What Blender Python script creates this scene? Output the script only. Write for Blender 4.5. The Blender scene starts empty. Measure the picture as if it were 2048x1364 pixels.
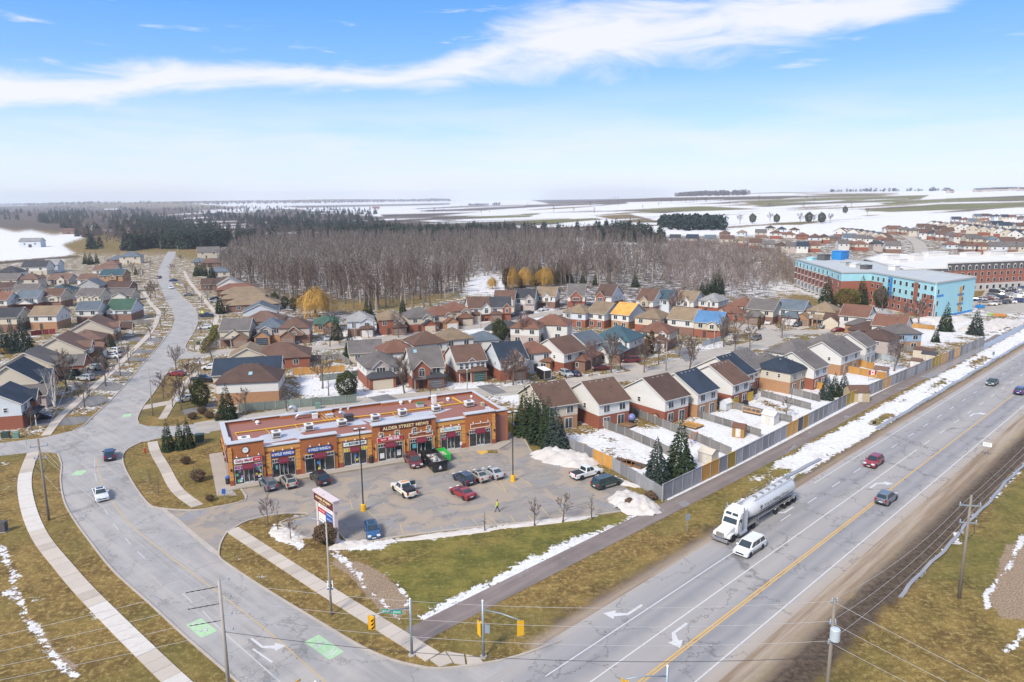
import bpy,bmesh,math,random
import numpy as np
from math import sin,cos,pi,radians,atan,atan2,hypot,sqrt,degrees
from mathutils import Vector,Matrix
# ---- camera, light, sky
sc=bpy.context.scene
FPX,CAMZ,YC,ROLL=1450.0,44.0,399.0,radians(0.42)
PITCH=atan((682-YC)/FPX)
Fw=np.array([0,cos(PITCH),-sin(PITCH)]);R0=np.array([1.0,0,0]);U0=np.array([0,sin(PITCH),cos(PITCH)])
Rt=R0*cos(ROLL)-U0*sin(ROLL);Up=U0*cos(ROLL)+R0*sin(ROLL)
CAM=np.array([0,0,CAMZ])
cam=bpy.data.cameras.new('camera');camo=bpy.data.objects.new('camera',cam);sc.collection.objects.link(camo)
cam.sensor_width=36.0;cam.lens=FPX/2048*36.0;cam.clip_start=0.5;cam.clip_end=60000
camo.matrix_world=Matrix(((Rt[0],Up[0],-Fw[0],0),(Rt[1],Up[1],-Fw[1],0),(Rt[2],Up[2],-Fw[2],CAMZ),(0,0,0,1)))
sc.camera=camo
sc.render.resolution_x,sc.render.resolution_y=1024,682
sc.view_settings.view_transform='Standard';sc.view_settings.look='None'
sc.view_settings.gamma=1;sc.view_settings.use_curve_mapping=False
sc.view_settings.exposure=0.76
sc.cycles.use_denoising=True
sc.cycles.max_bounces=5;sc.cycles.diffuse_bounces=2;sc.cycles.glossy_bounces=2;sc.cycles.transmission_bounces=3
sc.cycles.volume_bounces=1;sc.cycles.transparent_max_bounces=6;sc.cycles.caustics_reflective=False;sc.cycles.caustics_refractive=False
SUN_EL,SUN_AZ=radians(42),radians(236)
sun=bpy.data.lights.new('sun','SUN');suno=bpy.data.objects.new('sun',sun);sc.collection.objects.link(suno)
sun.energy=3.0;sun.angle=radians(14);sun.color=(1.0,0.925,0.81)
to_sun=Vector((cos(SUN_AZ)*cos(SUN_EL),sin(SUN_AZ)*cos(SUN_EL),sin(SUN_EL)))
suno.rotation_euler=to_sun.to_track_quat('Z','Y').to_euler()
world=bpy.data.worlds.new('World');sc.world=world;world.use_nodes=True
wt=world.node_tree;wt.nodes.clear()
def wn(t,**k):
 n=wt.nodes.new(t)
 for a,b in k.items():setattr(n,a,b)
 return n
def wl(a,b):wt.links.new(a,b)
def wmath(op,a,b=None,c=None,clamp=False):
 n=wn('ShaderNodeMath',operation=op);n.use_clamp=clamp
 for i,v in enumerate((a,b,c)):
  if v is None:continue
  if isinstance(v,(int,float)):n.inputs[i].default_value=v
  else:wl(v,n.inputs[i])
 return n.outputs[0]
def wsmooth(x,a,b):
 n=wn('ShaderNodeMapRange',interpolation_type='SMOOTHSTEP')
 wl(x,n.inputs[0]);n.inputs[1].default_value=a;n.inputs[2].default_value=b
 return n.outputs[0]
tc=wn('ShaderNodeTexCoord');sx=wn('ShaderNodeSeparateXYZ');wl(tc.outputs['Generated'],sx.inputs[0])
dx,dy,dz=sx.outputs
horiz=wmath('SQRT',wmath('ADD',wmath('MULTIPLY',dx,dx),wmath('MULTIPLY',dy,dy)))
elev=wmath('ARCTAN2',dz,horiz)
azim=wmath('ARCTAN2',dx,dy)
sky=wn('ShaderNodeTexSky',sky_type='NISHITA',sun_disc=False)
sky.sun_elevation=SUN_EL;sky.sun_rotation=radians(90)-SUN_AZ;sky.air_density=1.3;sky.dust_density=0.6;sky.ozone_density=2.0
ramp=wn('ShaderNodeValToRGB');e=ramp.color_ramp.elements
e[0].position=0.0;e[0].color=(0.60,0.67,0.74,1)
e[1].position=1.0;e[1].color=(0.05,0.21,0.60,1)
for p_,c_ in((0.10,(0.54,0.64,0.76,1)),(0.27,(0.32,0.52,0.78,1)),(0.52,(0.135,0.345,0.74,1)),(0.72,(0.07,0.27,0.72,1))):
 q=e.new(p_);q.color=c_
wl(wmath('DIVIDE',elev,0.32,clamp=True),ramp.inputs[0])
up10=wn('ShaderNodeVectorMath',operation='SCALE');up10.inputs['Scale'].default_value=8.95;wl(ramp.outputs[0],up10.inputs[0])
mix1=wn('ShaderNodeMix',data_type='RGBA');mix1.inputs[0].default_value=0.82
wl(sky.outputs[0],mix1.inputs[6]);wl(up10.outputs[0],mix1.inputs[7])
# cirrus: one long streaked band that climbs to the right and fans out, some small streaks, a milky veil near the horizon
cv=wn('ShaderNodeCombineXYZ');wl(azim,cv.inputs[0]);wl(elev,cv.inputs[1])
def wnoise(scale,detail,sxyz,rough=0.6,dist=0.0,off=(0,0,0)):
 m=wn('ShaderNodeMapping');m.inputs['Scale'].default_value=sxyz;m.inputs['Location'].default_value=off;wl(cv.outputs[0],m.inputs[0])
 n=wn('ShaderNodeTexNoise');n.inputs['Scale'].default_value=scale;n.inputs['Detail'].default_value=detail
 n.inputs['Roughness'].default_value=rough;n.inputs['Distortion'].default_value=dist;wl(m.outputs[0],n.inputs['Vector'])
 return n.outputs[0]
streak=wnoise(7,9,(1,4.2,1),0.62,0.7)
broad=wnoise(3.2,4,(1,2.5,1),0.55,0.3,(3.1,1.7,0))
def wcurve(pts,lo,hi):
 """a float curve over azimuth; pts = (azimuth, value)"""
 n=wn('ShaderNodeFloatCurve');c=n.mapping.curves[0]
 while len(c.points)<len(pts):c.points.new(0.5,0.5)
 for p,(x,y)in zip(c.points,pts):p.location=((x-lo)/(hi-lo),y)
 n.mapping.update()
 wl(wmath('DIVIDE',wmath('SUBTRACT',azim,lo),hi-lo,clamp=True),n.inputs['Value'])
 return n.outputs[0]
 # centre line and half width of the band (in radians of elevation)
mid=wcurve([(-0.75,0.108),(-0.62,0.116),(-0.49,0.122),(-0.38,0.142),(-0.22,0.149),(-0.12,0.157),(-0.05,0.178),(0.05,0.198),(0.19,0.205),(0.32,0.213),(0.45,0.220),(0.58,0.224),(0.75,0.23)],-0.75,0.75)
wid=wcurve([(-0.75,0.020),(-0.62,0.026),(-0.49,0.024),(-0.38,0.020),(-0.22,0.016),(-0.12,0.017),(-0.05,0.030),(0.05,0.046),(0.19,0.050),(0.32,0.042),(0.45,0.024),(0.58,0.009),(0.75,0.006)],-0.75,0.75)
off=wmath('ADD',wmath('SUBTRACT',elev,mid),wmath('MULTIPLY',wmath('SUBTRACT',broad,0.5),0.05))
band=wmath('SUBTRACT',1.25,wmath('DIVIDE',wmath('ABSOLUTE',off),wid))
band=wsmooth(wmath('ADD',band,wmath('MULTIPLY',wmath('SUBTRACT',streak,0.5),2.3)),0.0,1.15)
wisps=wmath('MULTIPLY',wsmooth(wnoise(9,8,(1,6.5,1),0.6,0.4,(7.7,2.3,0)),0.57,0.76),wsmooth(elev,0.10,0.17))
wisps=wmath('MULTIPLY',wisps,0.75)
# unseen cloud cover, added overhead to whiten and lift the fill light
high=wmath('MULTIPLY',wsmooth(wnoise(2.6,6,(1,1.6,1),0.6,0.8,(5.1,0.4,0)),0.36,0.62),wsmooth(elev,0.27,0.50))
veil=wmath('MULTIPLY',wsmooth(wnoise(4,6,(1,7,1),0.55,0.2,(1.3,9.1,0)),0.30,0.72),wmath('SUBTRACT',1.0,wsmooth(elev,0.06,0.16)))
veil=wmath('MULTIPLY',veil,0.62)
cloud=wmath('MAXIMUM',wmath('MAXIMUM',wmath('MAXIMUM',wmath('MULTIPLY',band,0.93),wisps),veil),wmath('MULTIPLY',high,0.85),clamp=True)
mix2=wn('ShaderNodeMix',data_type='RGBA');wl(cloud,mix2.inputs[0]);wl(mix1.outputs[2],mix2.inputs[6])
mix2.inputs[7].default_value=(5.75,5.75,6.1,1)
bg=wn('ShaderNodeBackground');bg.inputs[1].default_value=0.1;wl(mix2.outputs[2],bg.inputs[0])
wo=wn('ShaderNodeOutputWorld');wl(bg.outputs[0],wo.inputs[0])
# ---- terrain height, photo pixel -> place
def sst(a,b,x):
 t=np.clip((np.asarray(x,float)-a)/(b-a),0,1);return t*t*(3-2*t)
def zt(X,Y):
 X=np.asarray(X,float);Y=np.asarray(Y,float)
 r=np.hypot(X,Y);a=X/np.maximum(Y,1.0);a=np.where(Y<1,0,a)
 s=sst(-0.1,0.38,a)
 z=s*(13*sst(430,900,r)+54*sst(900,3600,r))
 z=z+9*sst(900,2600,r)*np.sin(X/700.0+1.0)**2*(1-s)
 z=z+(1-s)*55*sst(5200,9000,r)*(0.55+0.45*np.sin(X/1400.0+Y/2600.0))
 return np.where(Y>0,z,0)
def ray(px,py):return Fw+Rt*(px-1024)/FPX+Up*(682-py)/FPX
def G(px,py,z=0.0):
 """the point seen at a photo pixel that lies z above the ground (flat near, terrain far)"""
 d=ray(px,py);t=(z-CAMZ)/d[2]if d[2]<-1e-6 else 1e5
 P=CAM+d*min(t,12000.0)
 if t>380:
  lo=300.0;hi=12000.0;n=400
  ts=np.geomspace(lo,hi,n);pts=CAM[None]+ts[:,None]*d[None]
  below=pts[:,2]<zt(pts[:,0],pts[:,1])+z
  k=int(np.argmax(below))if below.any()else n-1
  a,b=ts[max(k-1,0)],ts[k]
  for _ in range(20):
   m=(a+b)/2;q=CAM+m*d
   if q[2]<zt(q[0],q[1])+z:b=m
   else:a=m
  P=CAM+b*d
 return Vector((P[0],P[1],P[2]))
def pix(X,Y,Z):
 v=np.stack([np.asarray(X,float),np.asarray(Y,float),np.asarray(Z,float)-CAMZ],-1)
 zc=v@Fw;zc=np.where(zc>0.1,zc,np.nan)
 return 1024+FPX*(v@Rt)/zc,682-FPX*(v@Up)/zc
 # ---- objects
COL=sc.collection
def tag(o,label=None,cat=None,group=None,kind=None):
 if label:o['label']=label
 if cat:o['category']=cat
 if group:o['group']=group
 if kind:o['kind']=kind
 return o
def empty(name,loc=(0,0,0),rz=0.0,label=None,cat=None,group=None):
 o=bpy.data.objects.new(name,None);COL.objects.link(o);o.empty_display_size=0.3
 o.location=loc;o.rotation_euler=(0,0,rz)
 return tag(o,label,cat,group)
def link(name,me,parent=None,loc=(0,0,0),rot=(0,0,0),m=None):
 o=bpy.data.objects.new(name,me);COL.objects.link(o)
 if parent is not None:o.parent=parent
 o.location=loc;o.rotation_euler=rot
 if m is not None:
  if not me.materials:me.materials.append(None)
  o.material_slots[0].link='OBJECT';o.material_slots[0].material=m
 return o
def copy_tree(o,parent=None):
 c=o.copy();COL.objects.link(c);c.parent=parent
 for ch in o.children:copy_tree(ch,c)
 return c
class MB:
 """collects faces for one mesh"""
 def __init__(s):s.v=[];s.f=[]
 def add(s,vs,fs):
  n=len(s.v);s.v+=[tuple(p)for p in vs];s.f+=[tuple(i+n for i in f)for f in fs];return s
 def box(s,x0,x1,y0,y1,z0,z1):
  return s.add([(x0,y0,z0),(x1,y0,z0),(x1,y1,z0),(x0,y1,z0),(x0,y0,z1),(x1,y0,z1),(x1,y1,z1),(x0,y1,z1)],
  [(0,3,2,1),(4,5,6,7),(0,1,5,4),(1,2,6,5),(2,3,7,6),(3,0,4,7)])
 def bar(s,a,b,w,h=None):
  """a square bar from a to b"""
  return s.tube([a,b],[w/2*1.414,(h or w)/2*1.414],4,rot=pi/4)
 def prism(s,poly,z0,z1):
  """vertical extrusion of a plan polygon"""
  n=len(poly)
  area=sum(poly[i][0]*poly[(i+1)%n][1]-poly[(i+1)%n][0]*poly[i][1]for i in range(n))
  if area<0:poly=poly[::-1]
  return s.add([(x,y,z0)for x,y in poly]+[(x,y,z1)for x,y in poly],
  [tuple(range(n))[::-1],tuple(range(n,2*n))]+[(i,(i+1)%n,n+(i+1)%n,n+i)for i in range(n)])
 def prismx(s,poly,x0,x1):
  """extrusion along x of a (y, z) polygon"""
  n=len(poly)
  area=sum(poly[i][0]*poly[(i+1)%n][1]-poly[(i+1)%n][0]*poly[i][1]for i in range(n))
  if area<0:poly=poly[::-1]
  return s.add([(x0,y,z)for y,z in poly]+[(x1,y,z)for y,z in poly],
  [tuple(range(n))[::-1],tuple(range(n,2*n))]+[(i,(i+1)%n,n+(i+1)%n,n+i)for i in range(n)])
 def prismy(s,poly,y0,y1):
  """extrusion along y of an (x, z) polygon"""
  n=len(poly)
  area=sum(poly[i][0]*poly[(i+1)%n][1]-poly[(i+1)%n][0]*poly[i][1]for i in range(n))
  if area>0:poly=poly[::-1]
  return s.add([(x,y0,z)for x,z in poly]+[(x,y1,z)for x,z in poly],
  [tuple(range(n))[::-1],tuple(range(n,2*n))]+[(i,(i+1)%n,n+(i+1)%n,n+i)for i in range(n)])
 def tube(s,pts,rad,n=6,caps=True,rot=0.0):
  pts=[Vector(p)for p in pts]
  if isinstance(rad,(int,float)):rad=[rad]*len(pts)
  base=len(s.v);u=None
  for i,p in enumerate(pts):
   d=(pts[min(i+1,len(pts)-1)]-pts[max(i-1,0)])
   d=d.normalized()if d.length>1e-9 else Vector((0,0,1))
   if u is None:u=d.orthogonal().normalized()if abs(d.z)<0.999 else Vector((1,0,0))
   u=(u-d*u.dot(d)).normalized();w=d.cross(u)
   for k in range(n):
    a=2*pi*k/n+rot
    q=p+(u*cos(a)+w*sin(a))*rad[i];s.v.append((q.x,q.y,q.z))
  for i in range(len(pts)-1):
   for k in range(n):
    a=base+i*n+k;b=base+i*n+(k+1)%n
    s.f.append((a,b,b+n,a+n))
  if caps:
   s.f.append(tuple(base+k for k in range(n))[::-1]);m=base+(len(pts)-1)*n
   s.f.append(tuple(m+k for k in range(n)))
  return s
 def lathe(s,prof,n=12,c=(0,0,0),cap=True):
  base=len(s.v)
  for r,z in prof:
   for k in range(n):
    a=2*pi*k/n;s.v.append((c[0]+r*cos(a),c[1]+r*sin(a),c[2]+z))
  for i in range(len(prof)-1):
   for k in range(n):
    a=base+i*n+k;b=base+i*n+(k+1)%n
    s.f.append((a,b,b+n,a+n))
  if cap:
   s.f.append(tuple(base+k for k in range(n))[::-1]);m=base+(len(prof)-1)*n
   s.f.append(tuple(m+k for k in range(n)))
  return s
 def xf(s,M,start=0):
  for i in range(start,len(s.v)):s.v[i]=tuple(M@Vector(s.v[i]))
  return s
 def mesh(s,name,mat=None,smooth=False):
  me=bpy.data.meshes.new(name);me.from_pydata(s.v,[],s.f)
  if mat is not None:me.materials.append(mat)
  if smooth:me.shade_smooth()
  me.update();return me
 def build(s,name,mat=None,parent=None,loc=(0,0,0),rz=0.0,smooth=False):
  return link(name,s.mesh(name,mat,smooth),parent,loc,(0,0,rz))
def np_mesh(name,V,Fq,mat=None):
 """mesh from numpy verts and an (n,3) or (n,4) face array"""
 me=bpy.data.meshes.new(name);V=np.asarray(V,np.float32);Fq=np.asarray(Fq,np.int32);k=Fq.shape[1]
 me.vertices.add(len(V));me.vertices.foreach_set('co',V.ravel())
 me.loops.add(Fq.size);me.loops.foreach_set('vertex_index',Fq.ravel())
 me.polygons.add(len(Fq));me.polygons.foreach_set('loop_start',np.arange(0,Fq.size,k,dtype=np.int32))
 me.update(calc_edges=True)
 if mat is not None:me.materials.append(mat)
 return me
def bevelled(mb,name,mat,width=0.03,seg=2,smooth=True):
 me=mb.mesh(name,mat);bm=bmesh.new();bm.from_mesh(me)
 bmesh.ops.remove_doubles(bm,verts=bm.verts,dist=1e-5);bmesh.ops.recalc_face_normals(bm,faces=bm.faces)
 bmesh.ops.bevel(bm,geom=[e for e in bm.edges if e.is_manifold and e.calc_face_angle(0)>0.5],offset=width,segments=seg,affect='EDGES',clamp_overlap=True)
 bm.to_mesh(me);bm.free()
 if smooth:
  me.shade_smooth()
  try:me.set_sharp_from_angle(angle=radians(38))
  except Exception:pass
 return me
 # ---- materials
MATS={}
def lin(c):
 return tuple((x/12.92 if x<=0.04045 else((x+0.055)/1.055)**2.4)for x in c)
def mat(name,col,rough=0.7,var=0.12,scale=1.5,metal=0.0,bump=0.0,bscale=20.0,coat=0.0,spec=0.5,rnd=0.0,coord='pos',stretch=(1,1,1),col2=None,detail=4):
 """plain surface with soft procedural mottling; col is linear base colour"""
 if name in MATS:return MATS[name]
 m=bpy.data.materials.new(name);m.use_nodes=True;t=m.node_tree;b=t.nodes['Principled BSDF']
 b.inputs['Roughness'].default_value=rough;b.inputs['Metallic'].default_value=metal
 b.inputs['Specular IOR Level'].default_value=spec;b.inputs['Coat Weight'].default_value=coat;b.inputs['Coat Roughness'].default_value=0.06
 if coord=='pos':src=t.nodes.new('ShaderNodeNewGeometry').outputs['Position']
 else:src=t.nodes.new('ShaderNodeTexCoord').outputs['Object']
 mp=t.nodes.new('ShaderNodeMapping');mp.inputs['Scale'].default_value=stretch;t.links.new(src,mp.inputs[0])
 n=t.nodes.new('ShaderNodeTexNoise');n.inputs['Scale'].default_value=scale;n.inputs['Detail'].default_value=detail;n.inputs['Roughness'].default_value=0.65
 t.links.new(mp.outputs[0],n.inputs['Vector'])
 mx=t.nodes.new('ShaderNodeMix');mx.data_type='RGBA';t.links.new(n.outputs[0],mx.inputs[0])
 c2=col2 or tuple(min(1,c*(1+var))for c in col);c1=tuple(c*(1-var)for c in col)if col2 is None else col
 mx.inputs[6].default_value=(*c1,1);mx.inputs[7].default_value=(*c2,1)
 out=mx.outputs[2]
 if rnd:
  oi=t.nodes.new('ShaderNodeObjectInfo');mr=t.nodes.new('ShaderNodeMapRange');mr.inputs[3].default_value=1-rnd;mr.inputs[4].default_value=1+rnd
  t.links.new(oi.outputs['Random'],mr.inputs[0])
  sm=t.nodes.new('ShaderNodeVectorMath');sm.operation='SCALE';t.links.new(out,sm.inputs[0]);t.links.new(mr.outputs[0],sm.inputs['Scale']);out=sm.outputs[0]
 t.links.new(out,b.inputs['Base Color'])
 if bump:
  n2=t.nodes.new('ShaderNodeTexNoise');n2.inputs['Scale'].default_value=bscale;n2.inputs['Detail'].default_value=3;t.links.new(mp.outputs[0],n2.inputs['Vector'])
  bp=t.nodes.new('ShaderNodeBump');bp.inputs['Strength'].default_value=bump;bp.inputs['Distance'].default_value=0.05
  t.links.new(n2.outputs[0],bp.inputs['Height']);t.links.new(bp.outputs[0],b.inputs['Normal'])
 MATS[name]=m;return m
def glass(name,col=(0.03,0.04,0.05),rough=0.06):
 return mat(name,col,rough,0.5,0.8,spec=0.8,detail=1)
def shingle(name,col):
 """asphalt shingles: courses and blotchy tabs"""
 if name in MATS:return MATS[name]
 m=mat(name,col,0.9,0.22,2.2,bump=0.4,bscale=9,spec=0.25,rnd=0.10)
 t=m.node_tree;b=t.nodes['Principled BSDF'];src=b.inputs['Base Color'].links[0].from_socket
 geo=t.nodes.new('ShaderNodeNewGeometry');sp=t.nodes.new('ShaderNodeSeparateXYZ');t.links.new(geo.outputs['Position'],sp.inputs[0])
 w=t.nodes.new('ShaderNodeMath');w.operation='SINE';k=t.nodes.new('ShaderNodeMath');k.operation='MULTIPLY';k.inputs[1].default_value=48.0
 t.links.new(sp.outputs[2],k.inputs[0]);t.links.new(k.outputs[0],w.inputs[0])
 big=t.nodes.new('ShaderNodeTexNoise');big.inputs['Scale'].default_value=0.35;big.inputs['Detail'].default_value=5;t.links.new(geo.outputs['Position'],big.inputs['Vector'])
 a=t.nodes.new('ShaderNodeMath');a.operation='MULTIPLY_ADD';a.inputs[1].default_value=0.05;a.inputs[2].default_value=0.62;t.links.new(w.outputs[0],a.inputs[0])
 a2=t.nodes.new('ShaderNodeMath');a2.operation='MULTIPLY_ADD';a2.inputs[1].default_value=0.76;t.links.new(big.outputs[0],a2.inputs[0]);t.links.new(a.outputs[0],a2.inputs[2])
 s=t.nodes.new('ShaderNodeVectorMath');s.operation='SCALE';t.links.new(src,s.inputs[0]);t.links.new(a2.outputs[0],s.inputs['Scale']);t.links.new(s.outputs[0],b.inputs['Base Color'])
 return m
TMP=bpy.data.scenes.new('workbench')
def to_mesh(o):
 """evaluated mesh of an object, made in a scratch scene"""
 TMP.collection.objects.link(o);vl=TMP.view_layers[0];vl.update();me=bpy.data.meshes.new_from_object(o.evaluated_get(vl.depsgraph));bpy.data.objects.remove(o);return me
rng=random.Random(7)
nrng=np.random.default_rng(11)
# ---- ground sheet (polar grid, fine near the camera, reaching past the horizon)
def P2(pts,z=0.0):return[tuple(G(x,y,z)[:2])for x,y in pts]
def ground_grid():
 th=np.concatenate([np.radians(np.arange(-180,-54,9.0)),np.radians(np.arange(-54,54.01,0.2)),np.radians(np.arange(63,180,9.0))])
 r=np.concatenate([[3,10,20,30,38],np.arange(43,182,0.62)]);q=[182.0]
 while q[-1]<9600:q.append(q[-1]*1.0155)
 r=np.concatenate([r,q])
 T,Rr=np.meshgrid(th,r);X=Rr*np.sin(T);Y=Rr*np.cos(T)
 return X,Y,len(th),len(r)
GX,GY,nth,nr=ground_grid()
GZ=zt(GX,GY)
# gentle relief of lawns and ditches
GPX,GPY=pix(GX,GY,GZ)
def in_poly(px,py,poly):
 inside=np.zeros(px.shape,bool);n=len(poly)
 for i in range(n):
  x0,y0=poly[i];x1,y1=poly[(i+1)%n]
  if y0==y1:continue
  c=((y0>py)!=(y1>py))&(px<(x1-x0)*(py-y0)/(y1-y0)+x0)
  inside^=c
 return inside
def seg_dist(px,py,poly,closed=True):
 d=np.full(px.shape,1e9);n=len(poly)
 for i in range(n if closed else n-1):
  x0,y0=poly[i];x1,y1=poly[(i+1)%n];ax,ay=x1-x0,y1-y0;L=ax*ax+ay*ay+1e-9
  t=np.clip(((px-x0)*ax+(py-y0)*ay)/L,0,1)
  d=np.minimum(d,np.hypot(px-x0-t*ax,py-y0-t*ay))
 return d
ZONE={k:np.zeros(GX.shape,np.float32)for k in('snow','green','mud','sand','dust')}
def paint(ch,poly,val=1.0,feather=5.0):
 """lay a kind of ground cover over the area whose outline is seen at these photo pixels"""
 xs=[p[0]for p in poly];ys=[p[1]for p in poly]
 b_=feather*2.3;box=(GPX>min(xs)-b_)&(GPX<max(xs)+b_)&(GPY>min(ys)-b_)&(GPY<max(ys)+b_)
 idx=np.nonzero(box)
 if not len(idx[0]):return
 x,y=GPX[idx],GPY[idx];ins=in_poly(x,y,poly);d=seg_dist(x,y,poly)
 if ch=='snow' and feather<9 and min(ys)>600:feather*=2.2;val=min(val+.06,1)
 w=np.clip(0.5+np.where(ins,d,-d)/(2*feather),0,1);a=ZONE[ch]
 a[idx]=a[idx]*(1-w)+val*w
def stroke(ch,pts,width,val=1.0,feather=3.0):
 xs=[p[0]for p in pts];ys=[p[1]for p in pts];m=width+feather+8
 idx=np.nonzero((GPX>min(xs)-m)&(GPX<max(xs)+m)&(GPY>min(ys)-m)&(GPY<max(ys)+m))
 if not len(idx[0]):return
 feather=max(feather,7)if ch=='snow' else feather;d=seg_dist(GPX[idx],GPY[idx],pts,False);w=np.clip(0.5+(width/2-d)/(2*feather),0,1);a=ZONE[ch]
 a[idx]=a[idx]*(1-w)+val*w
 # highway frame: u along the road, v to its right, metres
HD=radians(44.0);HO=G(1530,1170)
def H(u,v):return(HO.x+u*cos(HD)+v*sin(HD),HO.y+u*sin(HD)-v*cos(HD))
_du,_dv=(GX-HO.x)*cos(HD)+(GY-HO.y)*sin(HD),(GX-HO.x)*sin(HD)-(GY-HO.y)*cos(HD)
def vband(ch,v0,v1,u0,u1,val=1.0,f=0.5):
 w=np.clip((_dv-v0)/f+0.5,0,1)*np.clip((v1-_dv)/f+0.5,0,1)*np.clip((_du-u0)/3,0,1)*np.clip((u1-_du)/3,0,1)
 ZONE[ch]=ZONE[ch]*(1-w)+val*w
 # residential blocks: half melted snow over straw-coloured turf
paint('snow',[(-400,500),(340,500),(420,520),(620,640),(900,590),(1200,560),(1480,590),(1700,640),(2100,640),(1960,690),(1330,990),(1130,900),(1010,830),(900,780),(440,850),(330,760),(180,840),(60,880),(-400,900)],0.42,12)
paint('mud',[(-400,520),(340,505),(620,640),(1200,565),(1700,650),(1960,690),(1130,860),(420,840),(180,840),(-400,880)],0.40,12)
paint('snow',[(420,500),(470,560),(640,612),(830,634),(900,604),(1240,585),(1330,575),(1480,600),(1480,640),(620,660),(420,560)],0.44,12);paint('mud',[(420,500),(470,560),(640,612),(830,634),(900,604),(1240,585),(1330,575),(1480,600),(1480,620),(620,650),(420,560)],0.8,12)
paint('snow',[(1320,455),(1700,436),(2300,415),(2300,560),(1960,570),(1600,560),(1560,500),(1330,490)],0.45,8);paint('mud',[(1320,455),(1700,446),(2300,420),(2300,560),(1960,570),(1600,560),(1560,500),(1330,490)],0.55,8)
paint('mud',[(-300,500),(-300,540),(120,512),(420,500),(420,480),(160,505),(120,500)],0.4,6)
# woodland floor, snow showing in the clearings
paint('snow',[(420,470),(1330,470),(1560,500),(1600,600),(1240,590),(900,590),(640,610),(470,560)],0.40,10)
paint('mud',[(-600,405),(760,415),(1330,465),(1500,520),(1560,600),(1240,590),(900,590),(640,610),(450,560),(400,480),(-600,430)],0.75,8)
paint('mud',[(928,560),(960,550),(1005,552),(1010,590),(935,592)],0.15,9);paint('snow',[(926,592),(938,558),(960,549),(1000,552),(1014,574),(1012,590)],0.68,9)
paint('snow',[(1130,470),(1500,480),(1580,600),(1440,590),(1330,540),(1150,500)],0.50,10)
paint('snow',[(1480,560),(1600,590),(1720,625),(2060,640),(2060,600),(1700,600),(1560,560)],0.62,8)
# open fields beyond the wood: snow cover broken by ploughed and green strips
paint('snow',[(-800,440),(-20,450),(30,462),(62,458),(105,468),(150,462),(172,476),(128,490),(148,506),(120,520),(40,524),(-800,560)],0.8,7);paint('mud',[(-800,528),(0,523),(150,511),(160,514),(0,528),(-800,534)],.8,2);paint('snow',[(-800,528),(0,523),(150,511),(160,514),(0,528),(-800,534)],.1,2)
paint('snow',[(360,406),(880,402),(1030,396),(2300,372),(2500,430),(1640,470),(1330,470),(1250,452),(960,455),(740,432)],0.97,3)
fr=random.Random(5)
for ch,pts,v in(
('mud',[(760,429),(960,424),(850,434),(770,435)],0.9),('mud',[(560,412),(900,406),(900,410),(600,416)],0.7),
('mud',[(830,415),(1080,410),(1250,404),(1260,409),(1000,420),(840,424)],0.8),('mud',[(1060,400),(1250,396),(1600,392),(1560,398),(1100,408)],0.75),
('mud',[(1300,397),(1800,388),(1760,392),(1330,402)],0.7),('mud',[(1190,432),(1260,428),(1330,446),(1250,444)],0.4),('mud',[(380,418),(600,418),(620,423),(400,424)],0.6),
('green',[(745,437),(940,431),(1080,426),(1060,434),(800,442)],1),('green',[(800,446),(1000,440),(1140,436),(1120,447),(960,455),(820,452)],1),
('green',[(1250,421),(1400,412),(1520,418),(1330,426)],1),('green',[(1000,444),(1190,436),(1220,440),(1080,450)],0.9),
('green',[(1480,402),(1640,396),(1860,390),(1840,398),(1700,408),(1520,412)],0.9),('green',[(1740,404),(2100,389),(2100,398),(1900,404),(1780,410)],1),
('green',[(1720,420),(1880,408),(2100,403),(2100,411),(1900,420),(1780,424)],1),('green',[(1590,388),(1800,386),(1700,391)],0.8),('green',[(1520,446),(1640,442),(1600,450)],0.6)):
 paint('snow',pts,0.12 if ch=='mud' else 0.05,2.0);paint(ch,pts,v,2.0)
for k in range(150):
 x=fr.uniform(380,2100);y0=410-(x-1024)*0.016;y=y0+fr.random()**1.3*55;w=fr.uniform(30,160);h=fr.uniform(0.6,2.4)
 tl=-0.02-0.05*fr.random()
 v=fr.choice((0.2,0.35,0.95));fr.random()<.4 and v<.5 and paint('mud',[(x-w,y-w*tl),(x,y-h),(x+w,y+w*tl),(x,y+h)],.8,1.5);paint('snow',[(x-w,y-w*tl),(x,y-h),(x+w,y+w*tl),(x,y+h)],v,1.5)
 # wide lawn between lot and highway, meltwater edges, thatch islands
LAWN=[(690,1098),(760,1085),(880,1072),(1030,1055),(1180,1032),(1250,1028),(1300,1040),(1262,1062),(1130,1110),(1000,1170),(900,1215),(850,1225),(790,1170),(730,1120)]
paint('green',LAWN,0.85,8);paint('green',[(700,1100),(860,1080),(1040,1062),(1010,1090),(860,1120),(760,1140)],0.62,10)
paint('snow',[(686,1085),(760,1081),(880,1066),(1000,1050),(1170,1031),(1178,1036),(1080,1046),(1000,1058),(880,1074),(800,1083),(740,1096),(690,1098)],0.80,4)
paint('snow',[(838,1232),(880,1205),(960,1165),(1060,1112),(1150,1075),(1230,1052),(1275,1040),(1282,1046),(1200,1078),(1100,1122),(1000,1172),(900,1222),(850,1244)],0.80,6)
paint('snow',[(1255,1030),(1300,1022),(1312,1036),(1280,1050),(1262,1050)],0.7,5)
paint('sand',[(660,1118),(720,1122),(770,1150),(815,1190),(820,1220),(795,1240),(760,1222),(722,1180),(700,1150),(665,1128)],0.95,5)
for s in([(655,1102),(690,1125),(720,1150),(725,1172),(755,1196),(800,1240)],[(668,1098),(700,1125)],[(775,1148),(800,1175),(818,1200),(812,1222)]):stroke('snow',s,9,0.72,8)
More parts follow.
